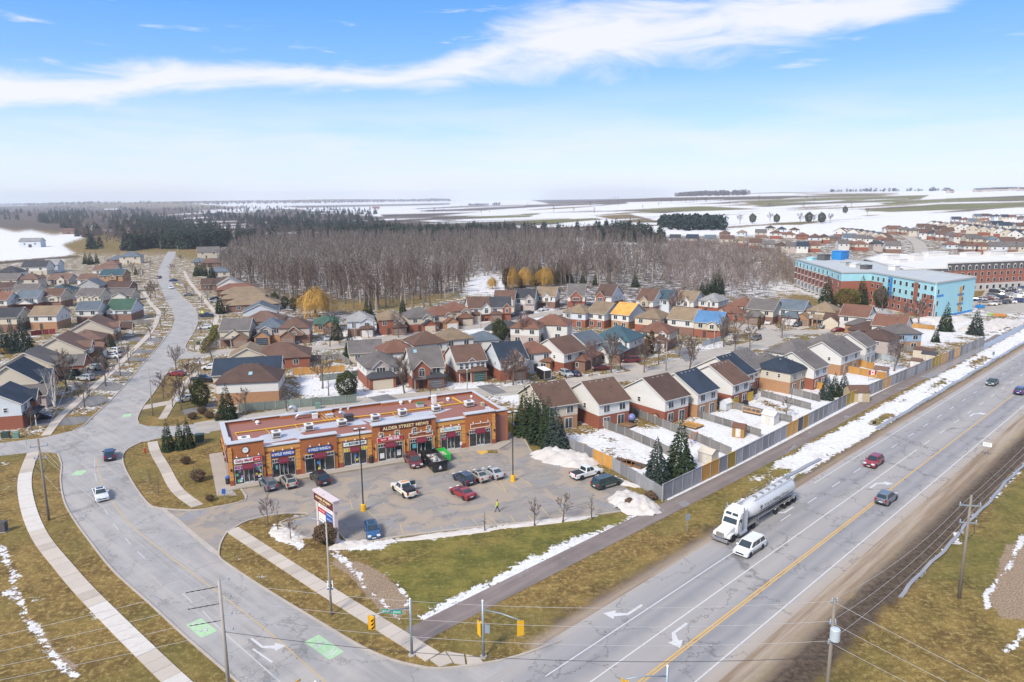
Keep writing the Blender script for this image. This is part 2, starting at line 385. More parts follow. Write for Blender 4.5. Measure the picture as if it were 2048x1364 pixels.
stroke('snow',[(550,1055),(575,1070),(600,1092),(585,1080),(560,1075)],18,0.85,5);stroke('snow',[(680,1084),(715,1094),(760,1092)],12,0.85,4)
stroke('snow',[(470,1110),(520,1150),(580,1185)],7,0.42,8);stroke('snow',[(610,1105),(640,1140),(690,1180)],10,0.38,9)
# left verge and field
paint('green',[(-300,1200),(60,1180),(150,1280),(120,1420),(-300,1420)],0.22,40)
for s,w,v in(([(5,1100),(15,1125),(30,1150),(28,1170)],24,0.55),([(10,1185),(35,1190),(45,1215)],22,0.52),([(50,1235),(75,1265),(95,1300),(125,1335),(150,1350)],26,0.56),([(0,985),(40,945),(45,960)],8,0.4),([(120,1215),(180,1222),(205,1245)],10,0.45),([(130,1300),(180,1280)],14,0.35),([(-60,1000),(-20,1080)],30,0.7),([(0,925),(40,935)],8,0.5),([(60,1195),(105,1200)],10,0.4)):stroke('snow',s,w,v,6)
stroke('sand',[(58,1240),(85,1270),(110,1310),(150,1335)],13,0.9,5);stroke('sand',[(20,1190),(42,1196)],12,0.7,5)
stroke('snow',[(285,940),(300,985)],9,0.35,6);stroke('snow',[(335,925),(360,945),(365,965)],8,0.45,6)
# strips that follow the highway
vband('mud',-13.0,-9.0,-26,330,0.62,3.0);vband('dust',-11.6,-8.0,-30,330,0.9,2.4)
vband('green',-21,-11,6,60,0.45,3);vband('snow',-14.6,-13.0,14,34,0.75,1.6);vband('snow',-14.6,-12.6,30,80,0.86,2.0);vband('snow',-18.0,-12.4,36,330,0.84,2.2);vband('snow',-17.6,-15.4,26,40,0.6,2)
vband('green',-16.8,-15.0,108,126,0.6,1.5)
for a,b,c,d in((70,84,-15.2,-13.4),(92,97,-16.4,-14.8),(108,124,-16.0,-14.2),(140,160,-16,-14),(45,50,-14.5,-13),(22,30,-15.5,-13.5)):vband('snow',c,d,a,b,0.25,1.0)
vband('snow',-22.6,-20.9,10,330,0.8,0.8)
vband('mud',7.6,11.6,-60,330,1.0,2.6);vband('dust',2.0,8.0,-60,330,1.0,3.6)
vband('green',12.2,26,-40,120,0.45,3);vband('snow',11.2,12.0,10,330,0.5,0.7)
paint('sand',[(2010,1090),(1990,1150),(1975,1190),(2000,1235),(2060,1240),(2200,1150),(2200,1060)],0.95,6);stroke('snow',[(2045,1075),(2020,1130),(1990,1165),(1972,1190),(1975,1215)],12,0.8,4)
stroke('snow',[(2045,1265),(2030,1290),(2010,1300)],20,0.7,5);stroke('snow',[(1995,990),(2015,965),(2040,945)],7,0.7,4);stroke('snow',[(1912,1065),(1916,1080)],7,0.9,3)
# back yards beside the fence: deep snow
for y in([(1135,880),(1190,868),(1290,930),(1325,985),(1260,945)],[(1200,860),(1250,845),(1440,955),(1360,960)],[(1290,868),(1330,850),(1500,925),(1440,960)],[(1370,850),(1440,825),(1560,895),(1500,925)],[(1440,830),(1500,800),(1640,860),(1570,890)],[(1520,790),(1600,770),(1720,800),(1650,850)],[(1600,770),(1700,720),(1830,745),(1740,800)]):paint('snow',y,0.93,5)
paint('snow',[(1700,640),(1960,640),(1990,660),(1860,690),(1760,670)],0.78,6);paint('snow',[(1180,905),(1230,895),(1260,920),(1210,925)],0.35,8)
for q in([(730,790),(800,765),(830,790),(790,805)],[(880,780),(960,765),(985,790),(900,800)],[(1000,775),(1050,770),(1060,800),(1010,800)],[(600,760),(720,740),(720,790),(610,790)],[(690,670),(760,660),(760,690)],[(960,700),(1000,690)],[(560,675),(640,670)],[(1400,700),(1440,690),(1440,700)],[(1040,640),(1100,620),(1110,640)],[(930,660),(990,640),(990,670),(940,675)]):
 if len(q)>2:paint('snow',q,0.85,6)
paint('sand',[(120,836),(175,842),(150,860),(95,872)],0.25,6)
def attr_mat(name):
 """turf, snow, mud and thatch mixed by the zone attributes, edges broken up by noise"""
 m=bpy.data.materials.new(name);m.use_nodes=True;t=m.node_tree;b=t.nodes['Principled BSDF'];N=t.nodes.new
 geo=N('ShaderNodeNewGeometry').outputs['Position']
 def noise(s,d=5,r=0.6,st=(1,1,1),rz=0.0):
  mp=N('ShaderNodeMapping');mp.inputs['Scale'].default_value=st;mp.inputs['Rotation'].default_value=(0,0,rz);t.links.new(geo,mp.inputs[0])
  n=N('ShaderNodeTexNoise');n.inputs['Scale'].default_value=s;n.inputs['Detail'].default_value=d;n.inputs['Roughness'].default_value=r;t.links.new(mp.outputs[0],n.inputs['Vector']);return n.outputs[0]
 def mth(op,a,b_=None,clamp=False):
  n=N('ShaderNodeMath');n.operation=op;n.use_clamp=clamp
  for i,v in enumerate((a,b_)):
   if v is None:continue
   if isinstance(v,(int,float)):n.inputs[i].default_value=v
   else:t.links.new(v,n.inputs[i])
  return n.outputs[0]
 def sm(x,a,c):
  n=N('ShaderNodeMapRange');n.interpolation_type='SMOOTHSTEP';t.links.new(x,n.inputs[0]);n.inputs[1].default_value=a;n.inputs[2].default_value=c;return n.outputs[0]
 def mix(f,a,c):
  n=N('ShaderNodeMix');n.data_type='RGBA'
  if isinstance(f,(int,float)):n.inputs[0].default_value=f
  else:t.links.new(f,n.inputs[0])
  for i,v in((6,a),(7,c)):
   if isinstance(v,tuple):n.inputs[i].default_value=(*v,1)
   else:t.links.new(v,n.inputs[i])
  return n.outputs[2]
 A={}
 for k in ZONE:
  a=N('ShaderNodeAttribute');a.attribute_name=k;A[k]=a.outputs['Fac']
 big,midn,fine,tuft,edge=noise(0.055,3),noise(0.28,4,0.65),noise(1.6,4,0.7),noise(5.5,2,0.75),noise(0.22,6,0.72)
 streak=noise(1.1,6,0.7,(0.3,1.6,1),radians(40))
 straw=mix(sm(midn,0.32,0.7),(0.105,0.064,0.02),(0.25,0.165,0.052))
 straw=mix(mth('MULTIPLY',sm(fine,0.45,0.68),0.85),straw,(0.37,0.275,0.10));straw=mix(mth('MULTIPLY',sm(tuft,0.50,0.66),0.75),straw,(0.075,0.05,0.02))
 straw=mix(mth('MULTIPLY',sm(streak,0.55,0.72),0.6),straw,(0.085,0.05,0.018))
 straw=mix(mth('MULTIPLY',sm(big,0.45,0.62),0.5),straw,(0.13,0.12,0.032))
 green=mix(sm(midn,0.34,0.68),(0.085,0.092,0.018),(0.19,0.165,0.035));green=mix(mth('MULTIPLY',sm(fine,0.45,0.78),0.6),green,(0.27,0.225,0.075))
 green=mix(mth('MULTIPLY',sm(streak,0.5,0.68),0.7),green,(0.05,0.052,0.012));green=mix(mth('MULTIPLY',sm(tuft,0.52,0.72),0.5),green,(0.045,0.05,0.012))
 turf=mix(mth('MULTIPLY',A['green'],sm(mth('ADD',A['green'],mth('MULTIPLY',mth('SUBTRACT',big,0.5),1.2)),0.1,0.7)),straw,green)
 thatch=mix(sm(tuft,0.3,0.7),(0.17,0.115,0.075),(0.36,0.27,0.18))
 mud=mix(sm(fine,0.3,0.72),(0.045,0.031,0.022),(0.12,0.088,0.06));mud=mix(mth('MULTIPLY',sm(streak,0.55,0.7),0.5),mud,(0.16,0.12,0.085))
 jit=mth('ADD',mth('MULTIPLY',mth('SUBTRACT',edge,0.5),1.7),mth('MULTIPLY',mth('SUBTRACT',fine,0.5),1.25))
 c=mix(sm(mth('ADD',A['sand'],jit),0.30,0.72),turf,thatch)
 c=mix(sm(mth('ADD',A['mud'],mth('MULTIPLY',jit,0.8)),0.30,0.75),c,mud)
 mr_=N('ShaderNodeMapping');mr_.inputs['Rotation'].default_value=(0,0,-HD);t.links.new(geo,mr_.inputs[0]);ms_=N('ShaderNodeMapping');ms_.inputs['Scale'].default_value=(0.035,0.8,1);t.links.new(mr_.outputs[0],ms_.inputs[0])
 hn=N('ShaderNodeTexNoise');hn.inputs['Scale'].default_value=1.0;hn.inputs['Detail'].default_value=5;hn.inputs['Roughness'].default_value=0.65;t.links.new(ms_.outputs[0],hn.inputs['Vector']);hs_=hn.outputs[0];dustc=mix(sm(hs_,0.38,0.64),(0.38,0.31,0.24),(0.23,0.165,0.115))
 c=mix(mth('MULTIPLY',sm(mth('ADD',A['dust'],mth('MULTIPLY',mth('SUBTRACT',hs_,0.5),0.9)),0.12,0.95),0.95),c,dustc)
 snowc=mix(sm(fine,0.3,0.75),(0.56,0.555,0.56),(0.74,0.735,0.735));snowc=mix(mth('MULTIPLY',sm(edge,0.50,0.66),0.5),snowc,(0.46,0.39,0.32))
 sf=sm(mth('ADD',A['snow'],mth('ADD',jit,mth('MULTIPLY',mth('SUBTRACT',tuft,0.5),0.45))),0.46,0.58)
 c=mix(sf,c,snowc)
 t.links.new(c,b.inputs['Base Color']);b.inputs['Roughness'].default_value=0.92;b.inputs['Specular IOR Level'].default_value=0.2
 bp=N('ShaderNodeBump');bp.inputs['Distance'].default_value=0.12;bp.inputs['Strength'].default_value=0.55
 t.links.new(mth('ADD',mth('MULTIPLY',tuft,0.6),mth('ADD',fine,mth('MULTIPLY',sf,0.5))),bp.inputs['Height']);t.links.new(bp.outputs[0],b.inputs['Normal'])
 return m
GROUND=attr_mat('ground_cover')
idx=np.arange(nr*nth).reshape(nr,nth)
nxt=np.roll(idx,-1,axis=1)
Fq=np.stack([idx[:-1],nxt[:-1],nxt[1:],idx[1:]],-1).reshape(-1,4)[:,::-1]
# shallow ditch on both sides of the highway, a low rise under the wide lawn
GZ=GZ-0.35*np.exp(-((_dv-11.6)/1.0)**2)*np.clip((_du-6)/8,0,1)-0.25*np.exp(-((_dv+13.4)/1.1)**2)*np.clip((_du-12)/10,0,1)
GZ=GZ-0.02
me=np_mesh('ground',np.stack([GX,GY,GZ],-1).reshape(-1,3),Fq,GROUND)
for k,a in ZONE.items():
 at=me.attributes.new(k,'FLOAT','POINT');at.data.foreach_set('value',a.ravel())
me.shade_smooth()
ground=tag(link('ground',me),'straw coloured turf and melting snow that reaches the horizon',None,None,'structure')
# ---- ribbons and sheets
def smooth_line(pts,step=2.0):
 pts=[Vector((*p[:2],0))for p in pts];out=[]
 for i in range(len(pts)-1):
  p0=pts[max(i-1,0)];p1=pts[i];p2=pts[i+1];p3=pts[min(i+2,len(pts)-1)]
  n=max(1,int((p2-p1).length/step))
  for k in range(n):
   t=k/n
   q=0.5*((2*p1)+(p2-p0)*t+(2*p0-5*p1+4*p2-p3)*t*t+(3*p1-p0-3*p2+p3)*t**3);out.append(q)
 out.append(pts[-1]);return out
def offsets(line,d):
 out=[]
 for i,p in enumerate(line):
  t=(line[min(i+1,len(line)-1)]-line[max(i-1,0)]);t.normalize();out.append(p+Vector((t.y,-t.x,0))*d)
 return out
def ribbon(name,line,w,z,m,z0=None,parent=None):
 """strip of width w along a plan line; with z0 it gets sides"""
 a,b=offsets(line,-w/2),offsets(line,w/2);mb=MB();n=len(line)
 zz=[float(zt(p.x,p.y))for p in line]
 mb.v=[(p.x,p.y,z+h)for p,h in zip(a,zz)]+[(p.x,p.y,z+h)for p,h in zip(b,zz)]
 mb.f=[(i,n+i,n+i+1,i+1)for i in range(n-1)]
 if z0 is not None:
  k=len(mb.v);mb.v+=[(p.x,p.y,z0+h)for p,h in zip(a,zz)]+[(p.x,p.y,z0+h)for p,h in zip(b,zz)]
  mb.f+=[(k+i,i,i+1,k+i+1)for i in range(n-1)]+[(n+i,k+n+i,k+n+i+1,n+i+1)for i in range(n-1)]
  mb.f+=[(0,k,k+n,n),(n-1,2*n-1,k+2*n-1,k+n-1)]
 return mb.build(name,m,parent)
def sheet(name,poly,z,m,parent=None):
 """flat sheet from a plan outline"""
 bm=bmesh.new();vs=[bm.verts.new((x,y,z))for x,y in poly];es=[bm.edges.new((vs[i],vs[(i+1)%len(vs)]))for i in range(len(vs))]
 bmesh.ops.triangle_fill(bm,use_beauty=True,edges=es);bmesh.ops.recalc_face_normals(bm,faces=bm.faces)
 if bm.faces and sum(f.normal.z for f in bm.faces)<0:bmesh.ops.reverse_faces(bm,faces=bm.faces)
 me=bpy.data.meshes.new(name);bm.to_mesh(me);bm.free();me.materials.append(m);return link(name,me,parent)
def road_mat(name,col,dirt,ang,track=3.6,wet=0.0,cracks=1.0,patches=0.0,lanes=False):
 """worn pavement: lane wear along the road, dirt, cracks, damp patches"""
 m=bpy.data.materials.new(name);m.use_nodes=True;t=m.node_tree;b=t.nodes['Principled BSDF'];N=t.nodes.new
 geo=N('ShaderNodeNewGeometry').outputs['Position']
 def nz(s,d=5,r=0.6,st=(1,1,1),dist=0.0):
  mp=N('ShaderNodeMapping');mp.vector_type='POINT';mp.inputs['Rotation'].default_value=(0,0,-ang);t.links.new(geo,mp.inputs[0])
  m2=N('ShaderNodeMapping');m2.inputs['Scale'].default_value=st;t.links.new(mp.outputs[0],m2.inputs[0])
  n=N('ShaderNodeTexNoise');n.inputs['Scale'].default_value=s;n.inputs['Detail'].default_value=d;n.inputs['Roughness'].default_value=r;n.inputs['Distortion'].default_value=dist;t.links.new(m2.outputs[0],n.inputs['Vector']);return n.outputs[0],mp.outputs[0],m2.outputs[0]
 def sm(x,a,c,hi=1.0):
  n=N('ShaderNodeMapRange');n.interpolation_type='SMOOTHSTEP';t.links.new(x,n.inputs[0]);n.inputs[1].default_value=a;n.inputs[2].default_value=c;n.inputs[4].default_value=hi;return n.outputs[0]
 def mix(f,a,c):
  n=N('ShaderNodeMix');n.data_type='RGBA';t.links.new(f,n.inputs[0])
  for i,v in((6,a),(7,c)):
   if isinstance(v,tuple):n.inputs[i].default_value=(*v,1)
   else:t.links.new(v,n.inputs[i])
  return n.outputs[2]
 n1=nz(0.25,6,0.65)[0];n2=nz(1.0,5,0.6,(0.04,0.75,1))[0];n3=nz(6,3,0.7)[0];n4=nz(0.09,4,0.6)[0]
 c=mix(sm(n1,0.3,0.7),tuple(x*0.86 for x in col),tuple(x*1.12 for x in col))
 c=mix(sm(n2,0.42,0.66,0.75),c,dirt);c=mix(sm(n3,0.45,0.8,0.25),c,tuple(x*0.7 for x in col))
 c=mix(sm(n4,0.55,0.68,0.45),c,tuple(x*0.78 for x in col))
 if lanes:
  rel=N('ShaderNodeVectorMath');rel.operation='DOT_PRODUCT';t.links.new(geo,rel.inputs[0]);rel.inputs[1].default_value=(sin(HD),-cos(HD),0);k0=HO.x*sin(HD)-HO.y*cos(HD)
  vv=N('ShaderNodeMath');vv.operation='SUBTRACT';t.links.new(rel.outputs['Value'],vv.inputs[0]);vv.inputs[1].default_value=k0
  wob=N('ShaderNodeMath');wob.operation='MULTIPLY_ADD';t.links.new(n1,wob.inputs[0]);wob.inputs[1].default_value=1.6;t.links.new(vv.outputs[0],wob.inputs[2])
  rp=N('ShaderNodeValToRGB');nm=N('ShaderNodeMapRange');t.links.new(wob.outputs[0],nm.inputs[0]);nm.inputs[1].default_value=-10.6;nm.inputs[2].default_value=7.0;t.links.new(nm.outputs[0],rp.inputs[0]);e=rp.color_ramp.elements
  sd,pl,dk,md=(.40,.335,.27,1),(.345,.322,.300,1),(.222,.220,.228,1),(.285,.275,.272,1)
  e[0].position=0;e[0].color=sd;e[1].position=1;e[1].color=(.33,.255,.19,1)
  for v_,c_ in((-8.8,pl),(-6.6,md),(-5.9,dk),(-5.0,md),(-4.2,dk),(-2.6,pl),(-.3,pl),(.6,md),(1.5,dk),(2.4,md),(3.2,dk),(4.3,pl),(5.3,sd)):
   q=e.new((v_+10.6)/17.6);q.color=c_
  lm=N('ShaderNodeMix');lm.data_type='RGBA';lm.inputs[0].default_value=.72;t.links.new(c,lm.inputs[6]);t.links.new(rp.outputs[0],lm.inputs[7]);c=lm.outputs[2]
  # long cracks
 vw=N('ShaderNodeTexVoronoi');vw.feature='DISTANCE_TO_EDGE';vw.inputs['Scale'].default_value=0.095;vw.inputs['Randomness'].default_value=1
 dn=nz(0.35,4,0.7)[0];src=nz(1,0)[1]
 ad=N('ShaderNodeVectorMath');ad.operation='MULTIPLY_ADD';cmb=N('ShaderNodeCombineXYZ');t.links.new(dn,cmb.inputs[0]);t.links.new(n1,cmb.inputs[1])
 t.links.new(cmb.outputs[0],ad.inputs[0]);ad.inputs[1].default_value=(9,9,0);t.links.new(src,ad.inputs[2]);t.links.new(ad.outputs[0],vw.inputs['Vector'])
 ck=N('ShaderNodeMapRange');t.links.new(vw.outputs['Distance'],ck.inputs[0]);ck.inputs[1].default_value=0.0;ck.inputs[2].default_value=0.016;ck.inputs[3].default_value=0.62*cracks;ck.inputs[4].default_value=0.0
 c=mix(ck.outputs[0],c,tuple(x*0.33 for x in col))
 rgh=0.82
 if patches:
  c=mix(sm(nz(0.17,5,0.6,(1,1,1),0.8)[0],0.50,0.54,patches),c,tuple(v*x for v,x in zip(col,(1.36,1.22,1.02))))
 if wet:
  w=sm(nz(0.11,5,0.62,(1,1.3,1),1.2)[0],0.60,0.625,wet);c=mix(w,c,(0.25,0.243,0.24))
  rr=N('ShaderNodeMapRange');t.links.new(w,rr.inputs[0]);rr.inputs[3].default_value=rgh;rr.inputs[4].default_value=0.12;t.links.new(rr.outputs[0],b.inputs['Roughness'])
 else:b.inputs['Roughness'].default_value=rgh
 t.links.new(c,b.inputs['Base Color']);b.inputs['Specular IOR Level'].default_value=0.35
 return m
M_HWY=road_mat('highway_asphalt',(0.262,0.252,0.250),(0.37,0.33,0.285),HD,lanes=True)
M_ALD=road_mat('street_asphalt',(0.315,0.300,0.288),(0.39,0.36,0.325),radians(-42),cracks=0.8)
M_STR=road_mat('side_street_asphalt',(0.36,0.325,0.28),(0.42,0.37,0.31),radians(20),cracks=0.5)
M_LOT=road_mat('parking_asphalt',(0.250,0.225,0.203),(0.30,0.262,0.225),radians(25),wet=0.65,cracks=1.0,patches=0.8)
M_PATH=road_mat('path_asphalt',(0.185,0.15,0.135),(0.24,0.20,0.18),HD,wet=0.7,cracks=0.2)
M_CONC=mat('sidewalk_concrete',(0.46,0.40,0.335),0.85,0.10,0.8,bump=0.15,bscale=12,rnd=0.07)
M_KERB=mat('kerb_concrete',(0.40,0.35,0.30),0.85,0.25,0.7)
M_WHITEF=mat('faded_white_paint',(0.45,0.44,0.43),0.75,0.2,2.5)
M_WHITE=mat('worn_white_paint',(0.54,0.53,0.52),0.7,0.25,2.5)
M_YELL=mat('worn_yellow_paint',(0.62,0.36,0.07),0.7,0.22,1.6)
M_YELLF=mat('faded_yellow_paint',(0.46,0.34,0.18),0.75,0.2,1.6)
M_GREENP=mat('green_lane_paint',(0.36,0.53,0.31),0.7,0.28,1.8)
M_DRIVE=road_mat('driveway_asphalt',(0.155,0.150,0.150),(0.22,0.205,0.19),radians(-50),cracks=0.4)
M_DRIVE2=mat('driveway_concrete',(0.42,0.36,0.30),0.85,0.15,0.6)
st=lambda o,l:tag(o,l,None,None,'structure')
hw=MB();us=[-46+8*i for i in range(60)]
for v in(-10.2,5.2):hw.v+=[(*H(u,v),0.012)for u in us]
n=len(us);hw.f=[(i,n+i,n+i+1,i+1)[::-1]for i in range(n-1)]
st(hw.build('highway',M_HWY),'grey four lane highway running away past the timber fence')
ALDER=P2([(640,1510),(475,1364),(370,1273),(300,1208),(225,1140),(175,1077),(147,1038),(128,1002),(121,961),(123,930),(118,910),(105,905),(60,905),(0,912),(-250,935),(-250,905),(0,886),(82,876),(147,861),(170,849),(182,837),(222,800),(250,770),(287,727),(322,687),(344,656),(349,640),(346,624),(333,603),(322,578),(314,556),(318,537),(330,512),(336,503),(352,503),(350,512),(340,532),(338,556),(355,583),(381,608),(394,626),(395,645),(387,665),(371,692),(376,702),(400,706),(400,716),(360,718),(337,740),(310,782),(287,812),(275,836),(278,847),(295,852),(327,853),(420,846),(420,866),(330,874),(285,884),(256,898),(246,910),(246,924),(253,944),(275,981),(298,1009),(320,1017),(437,1112),(443,1120),(525,1175),(650,1251),(725,1295),(780,1319),(830,1332),(880,1338),(965,1328),(1035,1313),(1122,1282),(1250,1215),(1280,1364),(1250,1510)])
st(sheet('main_street',ALDER,0.008,M_ALD),'pale two lane street curving from the intersection up through the houses')
LOT=P2([(320,1017),(384,1021),(430,1015),(491,1000),(482,979),(560,966),(660,950),(809,925),(897,907),(963,897),(976,906),(996,907),(990,886),(1000,868),(1046,858),(1050,880),(1066,908),(1078,910),(1160,928),(1200,944),(1263,982),(1223,1003),(1246,1022),(880,1063),(705,1086),(688,1078),(675,1063),(650,1058),(655,1074),(612,1077),(560,1046),(617,1032),(616,1028),(560,1028),(500,1040),(472,1054),(454,1065),(440,1090),(437,1112)])
lot=st(sheet('parking_lot',LOT,0.012,M_LOT),'patched and puddled parking lot before the brick plaza')
back=smooth_line(P2([(395,856),(480,842),(600,823),(750,802),(930,786),(1010,782),(1130,768),(1235,755),(1300,745),(1370,728),(1430,706),(1520,688),(1550,671),(1600,664),(1660,664)]),4)
st(ribbon('side_street',back,8.0,0.010,M_STR),'pale side street that passes behind the brick plaza')
mid_st=smooth_line(P2([(385,710),(450,703),(560,698),(660,694),(760,679),(880,662),(985,648),(1060,633),(1160,620),(1290,622),(1400,640),(1490,652),(1545,668)]),4)
st(ribbon('side_street',mid_st,8.0,0.014,M_STR),'pale crescent street between the middle rows of houses')
far_st=smooth_line([tuple(G(x,y)[:2])for x,y in((1845,520),(1838,490),(1815,474),(1790,465))],10)
st(ribbon('side_street',far_st,9.0,0.35,M_STR),'pale street climbing between the far houses behind the apartments')
path=[Vector((*H(u,-20.2+0.35*sin(u*0.05)),0))for u in range(-35,200,3)]
st(ribbon('asphalt_path',path,3.1,0.02,M_PATH),'wet brown asphalt path between lawn, fence and highway')
walk=MB();
FR=radians(25.3);FO=G(461,972)
def ML(x,y,z=0.0):return(FO.x+x*cos(FR)-y*sin(FR),FO.y+x*sin(FR)+y*cos(FR),z)
walk.prism([ML(x,y)[:2]for x,y in((-2.2,-3.2),(-2.2,17),(0,17),(0,0),(48.5,0),(48.5,-1.0),(45.0,-3.4),(38.5,-2.0),(0.0,-1.9),(0.6,-4.4))],-0.05,0.14)
st(walk.build('plaza_walkway',mat('walkway_concrete',(0.36,0.315,0.265),0.85,0.18,0.5)),'raised concrete walkway along the plaza storefronts')
# sidewalks made of separate slabs
SLABS=[]
M_SLABS=mat('snowy_slab',(0.62,0.60,0.57),0.9,0.2,1.2,col2=(0.48,0.42,0.35));M_SLABD=mat('damp_slab',(0.40,0.345,0.285),0.8,0.2,.8)
def sidewalk(pts,label,w=1.75,step=1.9,z=0.10,snowy=()):
 line=smooth_line(P2(pts),0.5);L=[0.0]
 for a,b in zip(line,line[1:]):L.append(L[-1]+(b-a).length)
 o=empty('sidewalk',(line[0].x,line[0].y,0));st(o,label)
 def at(s):
  for i in range(len(L)-1):
   if L[i+1]>=s:
    t=(s-L[i])/max(L[i+1]-L[i],1e-6);p=line[i].lerp(line[i+1],t);d=(line[i+1]-line[i]).normalized();return p,Vector((d.y,-d.x,0))
  d=(line[-1]-line[-2]).normalized();return line[-1],Vector((d.y,-d.x,0))
 k=int(L[-1]/step);c=o.location
 for i in range(k):
  p,q=at(i*step+0.02);p2,q2=at((i+1)*step-0.02);h=z+rng.uniform(-0.012,0.012);mb=MB()
  mb.prism([((p-q*w/2).x-c.x,(p-q*w/2).y-c.y),((p+q*w/2).x-c.x,(p+q*w/2).y-c.y),((p2+q2*w/2).x-c.x,(p2+q2*w/2).y-c.y),((p2-q2*w/2).x-c.x,(p2-q2*w/2).y-c.y)],-0.02,h)
  qy=float(pix(p.x,p.y,0)[1]);mb.build('slab',M_SLABS if any(a<qy<b for a,b in snowy)else(M_SLABD if rng.random()<.12 else M_CONC),o)
sidewalk([(67,905),(50,955),(55,1010),(80,1073),(129,1136),(170,1183),(221,1235),(262,1276),(353,1364),(430,1432)],'pale slab sidewalk curving along the far left verge',1.9,snowy=((940,1052),(1206,1300),(1340,1440)))
sidewalk([(464,1059),(560,1122),(662,1188),(770,1255),(850,1305),(885,1327)],'straight slab sidewalk between the big lawn and the street corner',1.8)
sidewalk([(305,884),(311,905),(328,934),(354,980),(398,1014)],'curved slab sidewalk beside the red hydrant',1.7)
sidewalk([(92,871),(120,835),(150,808),(180,782),(207,758),(237,731),(265,702),(295,672),(312,645),(317,624),(302,608),(287,583)],'slab sidewalk crossing the driveways on the left of the street',1.7,2.6)
sidewalk([(325,838),(345,805),(370,770),(392,745)],'short slab sidewalk on the right of the street by the bare trees',1.6,2.6)
sidewalk([(392,700),(420,668),(432,642),(430,626),(406,596),(380,565),(368,542)],'slab sidewalk bending past the hedge on the right of the street',1.7,2.8)
co=st(empty('sidewalk',G(905,1318)),'corner slabs at the foot of the traffic signal')
for q in([(860,1320),(890,1304),(905,1326),(880,1335)],[(893,1304),(928,1310),(931,1331),(908,1327)],[(932,1310),(960,1317),(968,1328),(935,1332)]):MB().prism([(x-co.location.x,y-co.location.y)for x,y in P2(q)],-.02,.10).build('slab',M_CONC,co)
kerbs=[([(640,1510),(475,1364),(370,1273),(300,1208),(225,1140),(175,1077),(147,1038),(128,1002),(121,961),(123,930),(116,909)],'kerb of the far left verge'),
([(437,1112),(443,1120),(525,1175),(650,1251),(725,1295),(780,1319),(830,1332),(880,1338),(965,1328),(1035,1313),(1122,1282)],'kerb round the corner under the traffic signals'),
([(437,1112),(440,1090),(454,1065),(472,1054),(500,1040),(560,1028),(612,1027),(618,1030),(560,1046),(612,1077)],'kerb of the lot entrance by the small bare tree'),
([(300,882),(285,884),(256,898),(246,910),(246,924),(253,944),(275,981),(298,1009),(320,1017),(384,1021),(430,1015),(491,1000),(482,979)],'kerb round the island with the hydrant'),
([(612,1077),(655,1074)],'short kerb under the pylon sign'),([(650,1058),(675,1062),(688,1078),(705,1086),(880,1063),(1246,1022),(1223,1003),(1263,982)],'long kerb between parking lot and lawn'),
([(1046,862),(1050,880),(1066,908),(1078,910)],'pale kerb beside the row of spruces'),
([(278,847),(275,836),(287,812),(310,782),(337,740)],'kerb on the right of the street by the lamp'),([(147,861),(170,849),(182,837),(222,800),(250,770),(287,727),(322,687),(344,656)],'kerb on the left of the street before the driveways'),
([(350,512),(340,532),(338,556),(355,583),(381,608),(394,626),(395,645),(387,665),(371,692),(376,702)],'kerb on the right bend of the street')]
for pts,l in kerbs:st(ribbon('kerb',smooth_line(P2(pts),1.2),0.22,0.13,M_KERB,-0.02),'pale concrete '+l)
# painted markings
def mark(name,poly,m,label,z=0.022):return st(sheet(name,poly,z,m),label)
def vline(v,u0,u1,w,m,dash=None,gap=0.0,label='',z=0.020):
 mb=MB();u=u0
 while u<u1:
  e=min(u+(dash or(u1-u0)),u1);k=max(1,int((e-u)/12))
  for i in range(k):
   a,b=u+(e-u)*i/k,u+(e-u)*(i+1)/k
   mb.add([(*H(a,v-w/2),z),(*H(b,v-w/2),z),(*H(b,v+w/2),z),(*H(a,v+w/2),z)],[(0,3,2,1)])
  u=e+(gap if dash else 1)
 return st(mb.build('lane_marking',m),label)
vline(0.0,-30,300,0.16,M_YELL,label='yellow centre line of the highway');vline(0.32,-30,40,0.14,M_YELL,label='second yellow line near the intersection')
vline(-3.1,-30,62,0.15,M_WHITE,label='solid white turn lane line');vline(-3.1,66,300,0.14,M_WHITE,3,6,label='dashed white lane line in the middle of the highway')
vline(-6.6,-30,5,0.14,M_WHITE,label='solid white lane line by the stop bar');vline(-6.6,9,300,0.14,M_WHITE,3,5.5,label='dashed white lane line on the left of the highway')
vline(3.7,-30,300,0.14,M_WHITE,label='white edge line on the right of the highway');vline(-9.2,34,300,0.12,M_WHITE,label='white edge line on the left of the highway')
def arrow(cx,cy,ang,s,turn,label):
 """turn arrow: shaft, bend to one side, head"""
 L=[(0,-0.1),(1.7,-0.1),(2.3,-0.75),(2.0,-0.95),(3.0,-1.35),(3.05,-0.35),(2.72,-0.52),(1.85,0.12),(0,0.12)]
 c,q=cos(ang),sin(ang);o=G(cx,cy)
 mark('turn_arrow',[(o.x+(x*c-y*turn*q)*s,o.y+(x*q+y*turn*c)*s)for x,y in L],M_WHITE,label,0.026)
hb=HD+pi
arrow(1284,1210,hb,1.45,1,'white turn arrow nearest the stop bar');arrow(1374,1247,hb,1.4,-1,'white turn arrow beside the yellow centre line');arrow(1586,1014,hb,1.5,1,'white turn arrow behind the tank truck');arrow(1741,976,HD,1.4,1,'white turn arrow left of the dark blue crossover');arrow(1940,833,HD,1.5,1,'far white turn arrow in the highway middle')
arrow(503,1277,radians(-42),1.25,-1,'white turn arrow on the street before the intersection')
def pline(pts,w,m,label,z=0.020):return st(ribbon('lane_marking',smooth_line(P2(pts),2),w,z,m),label)
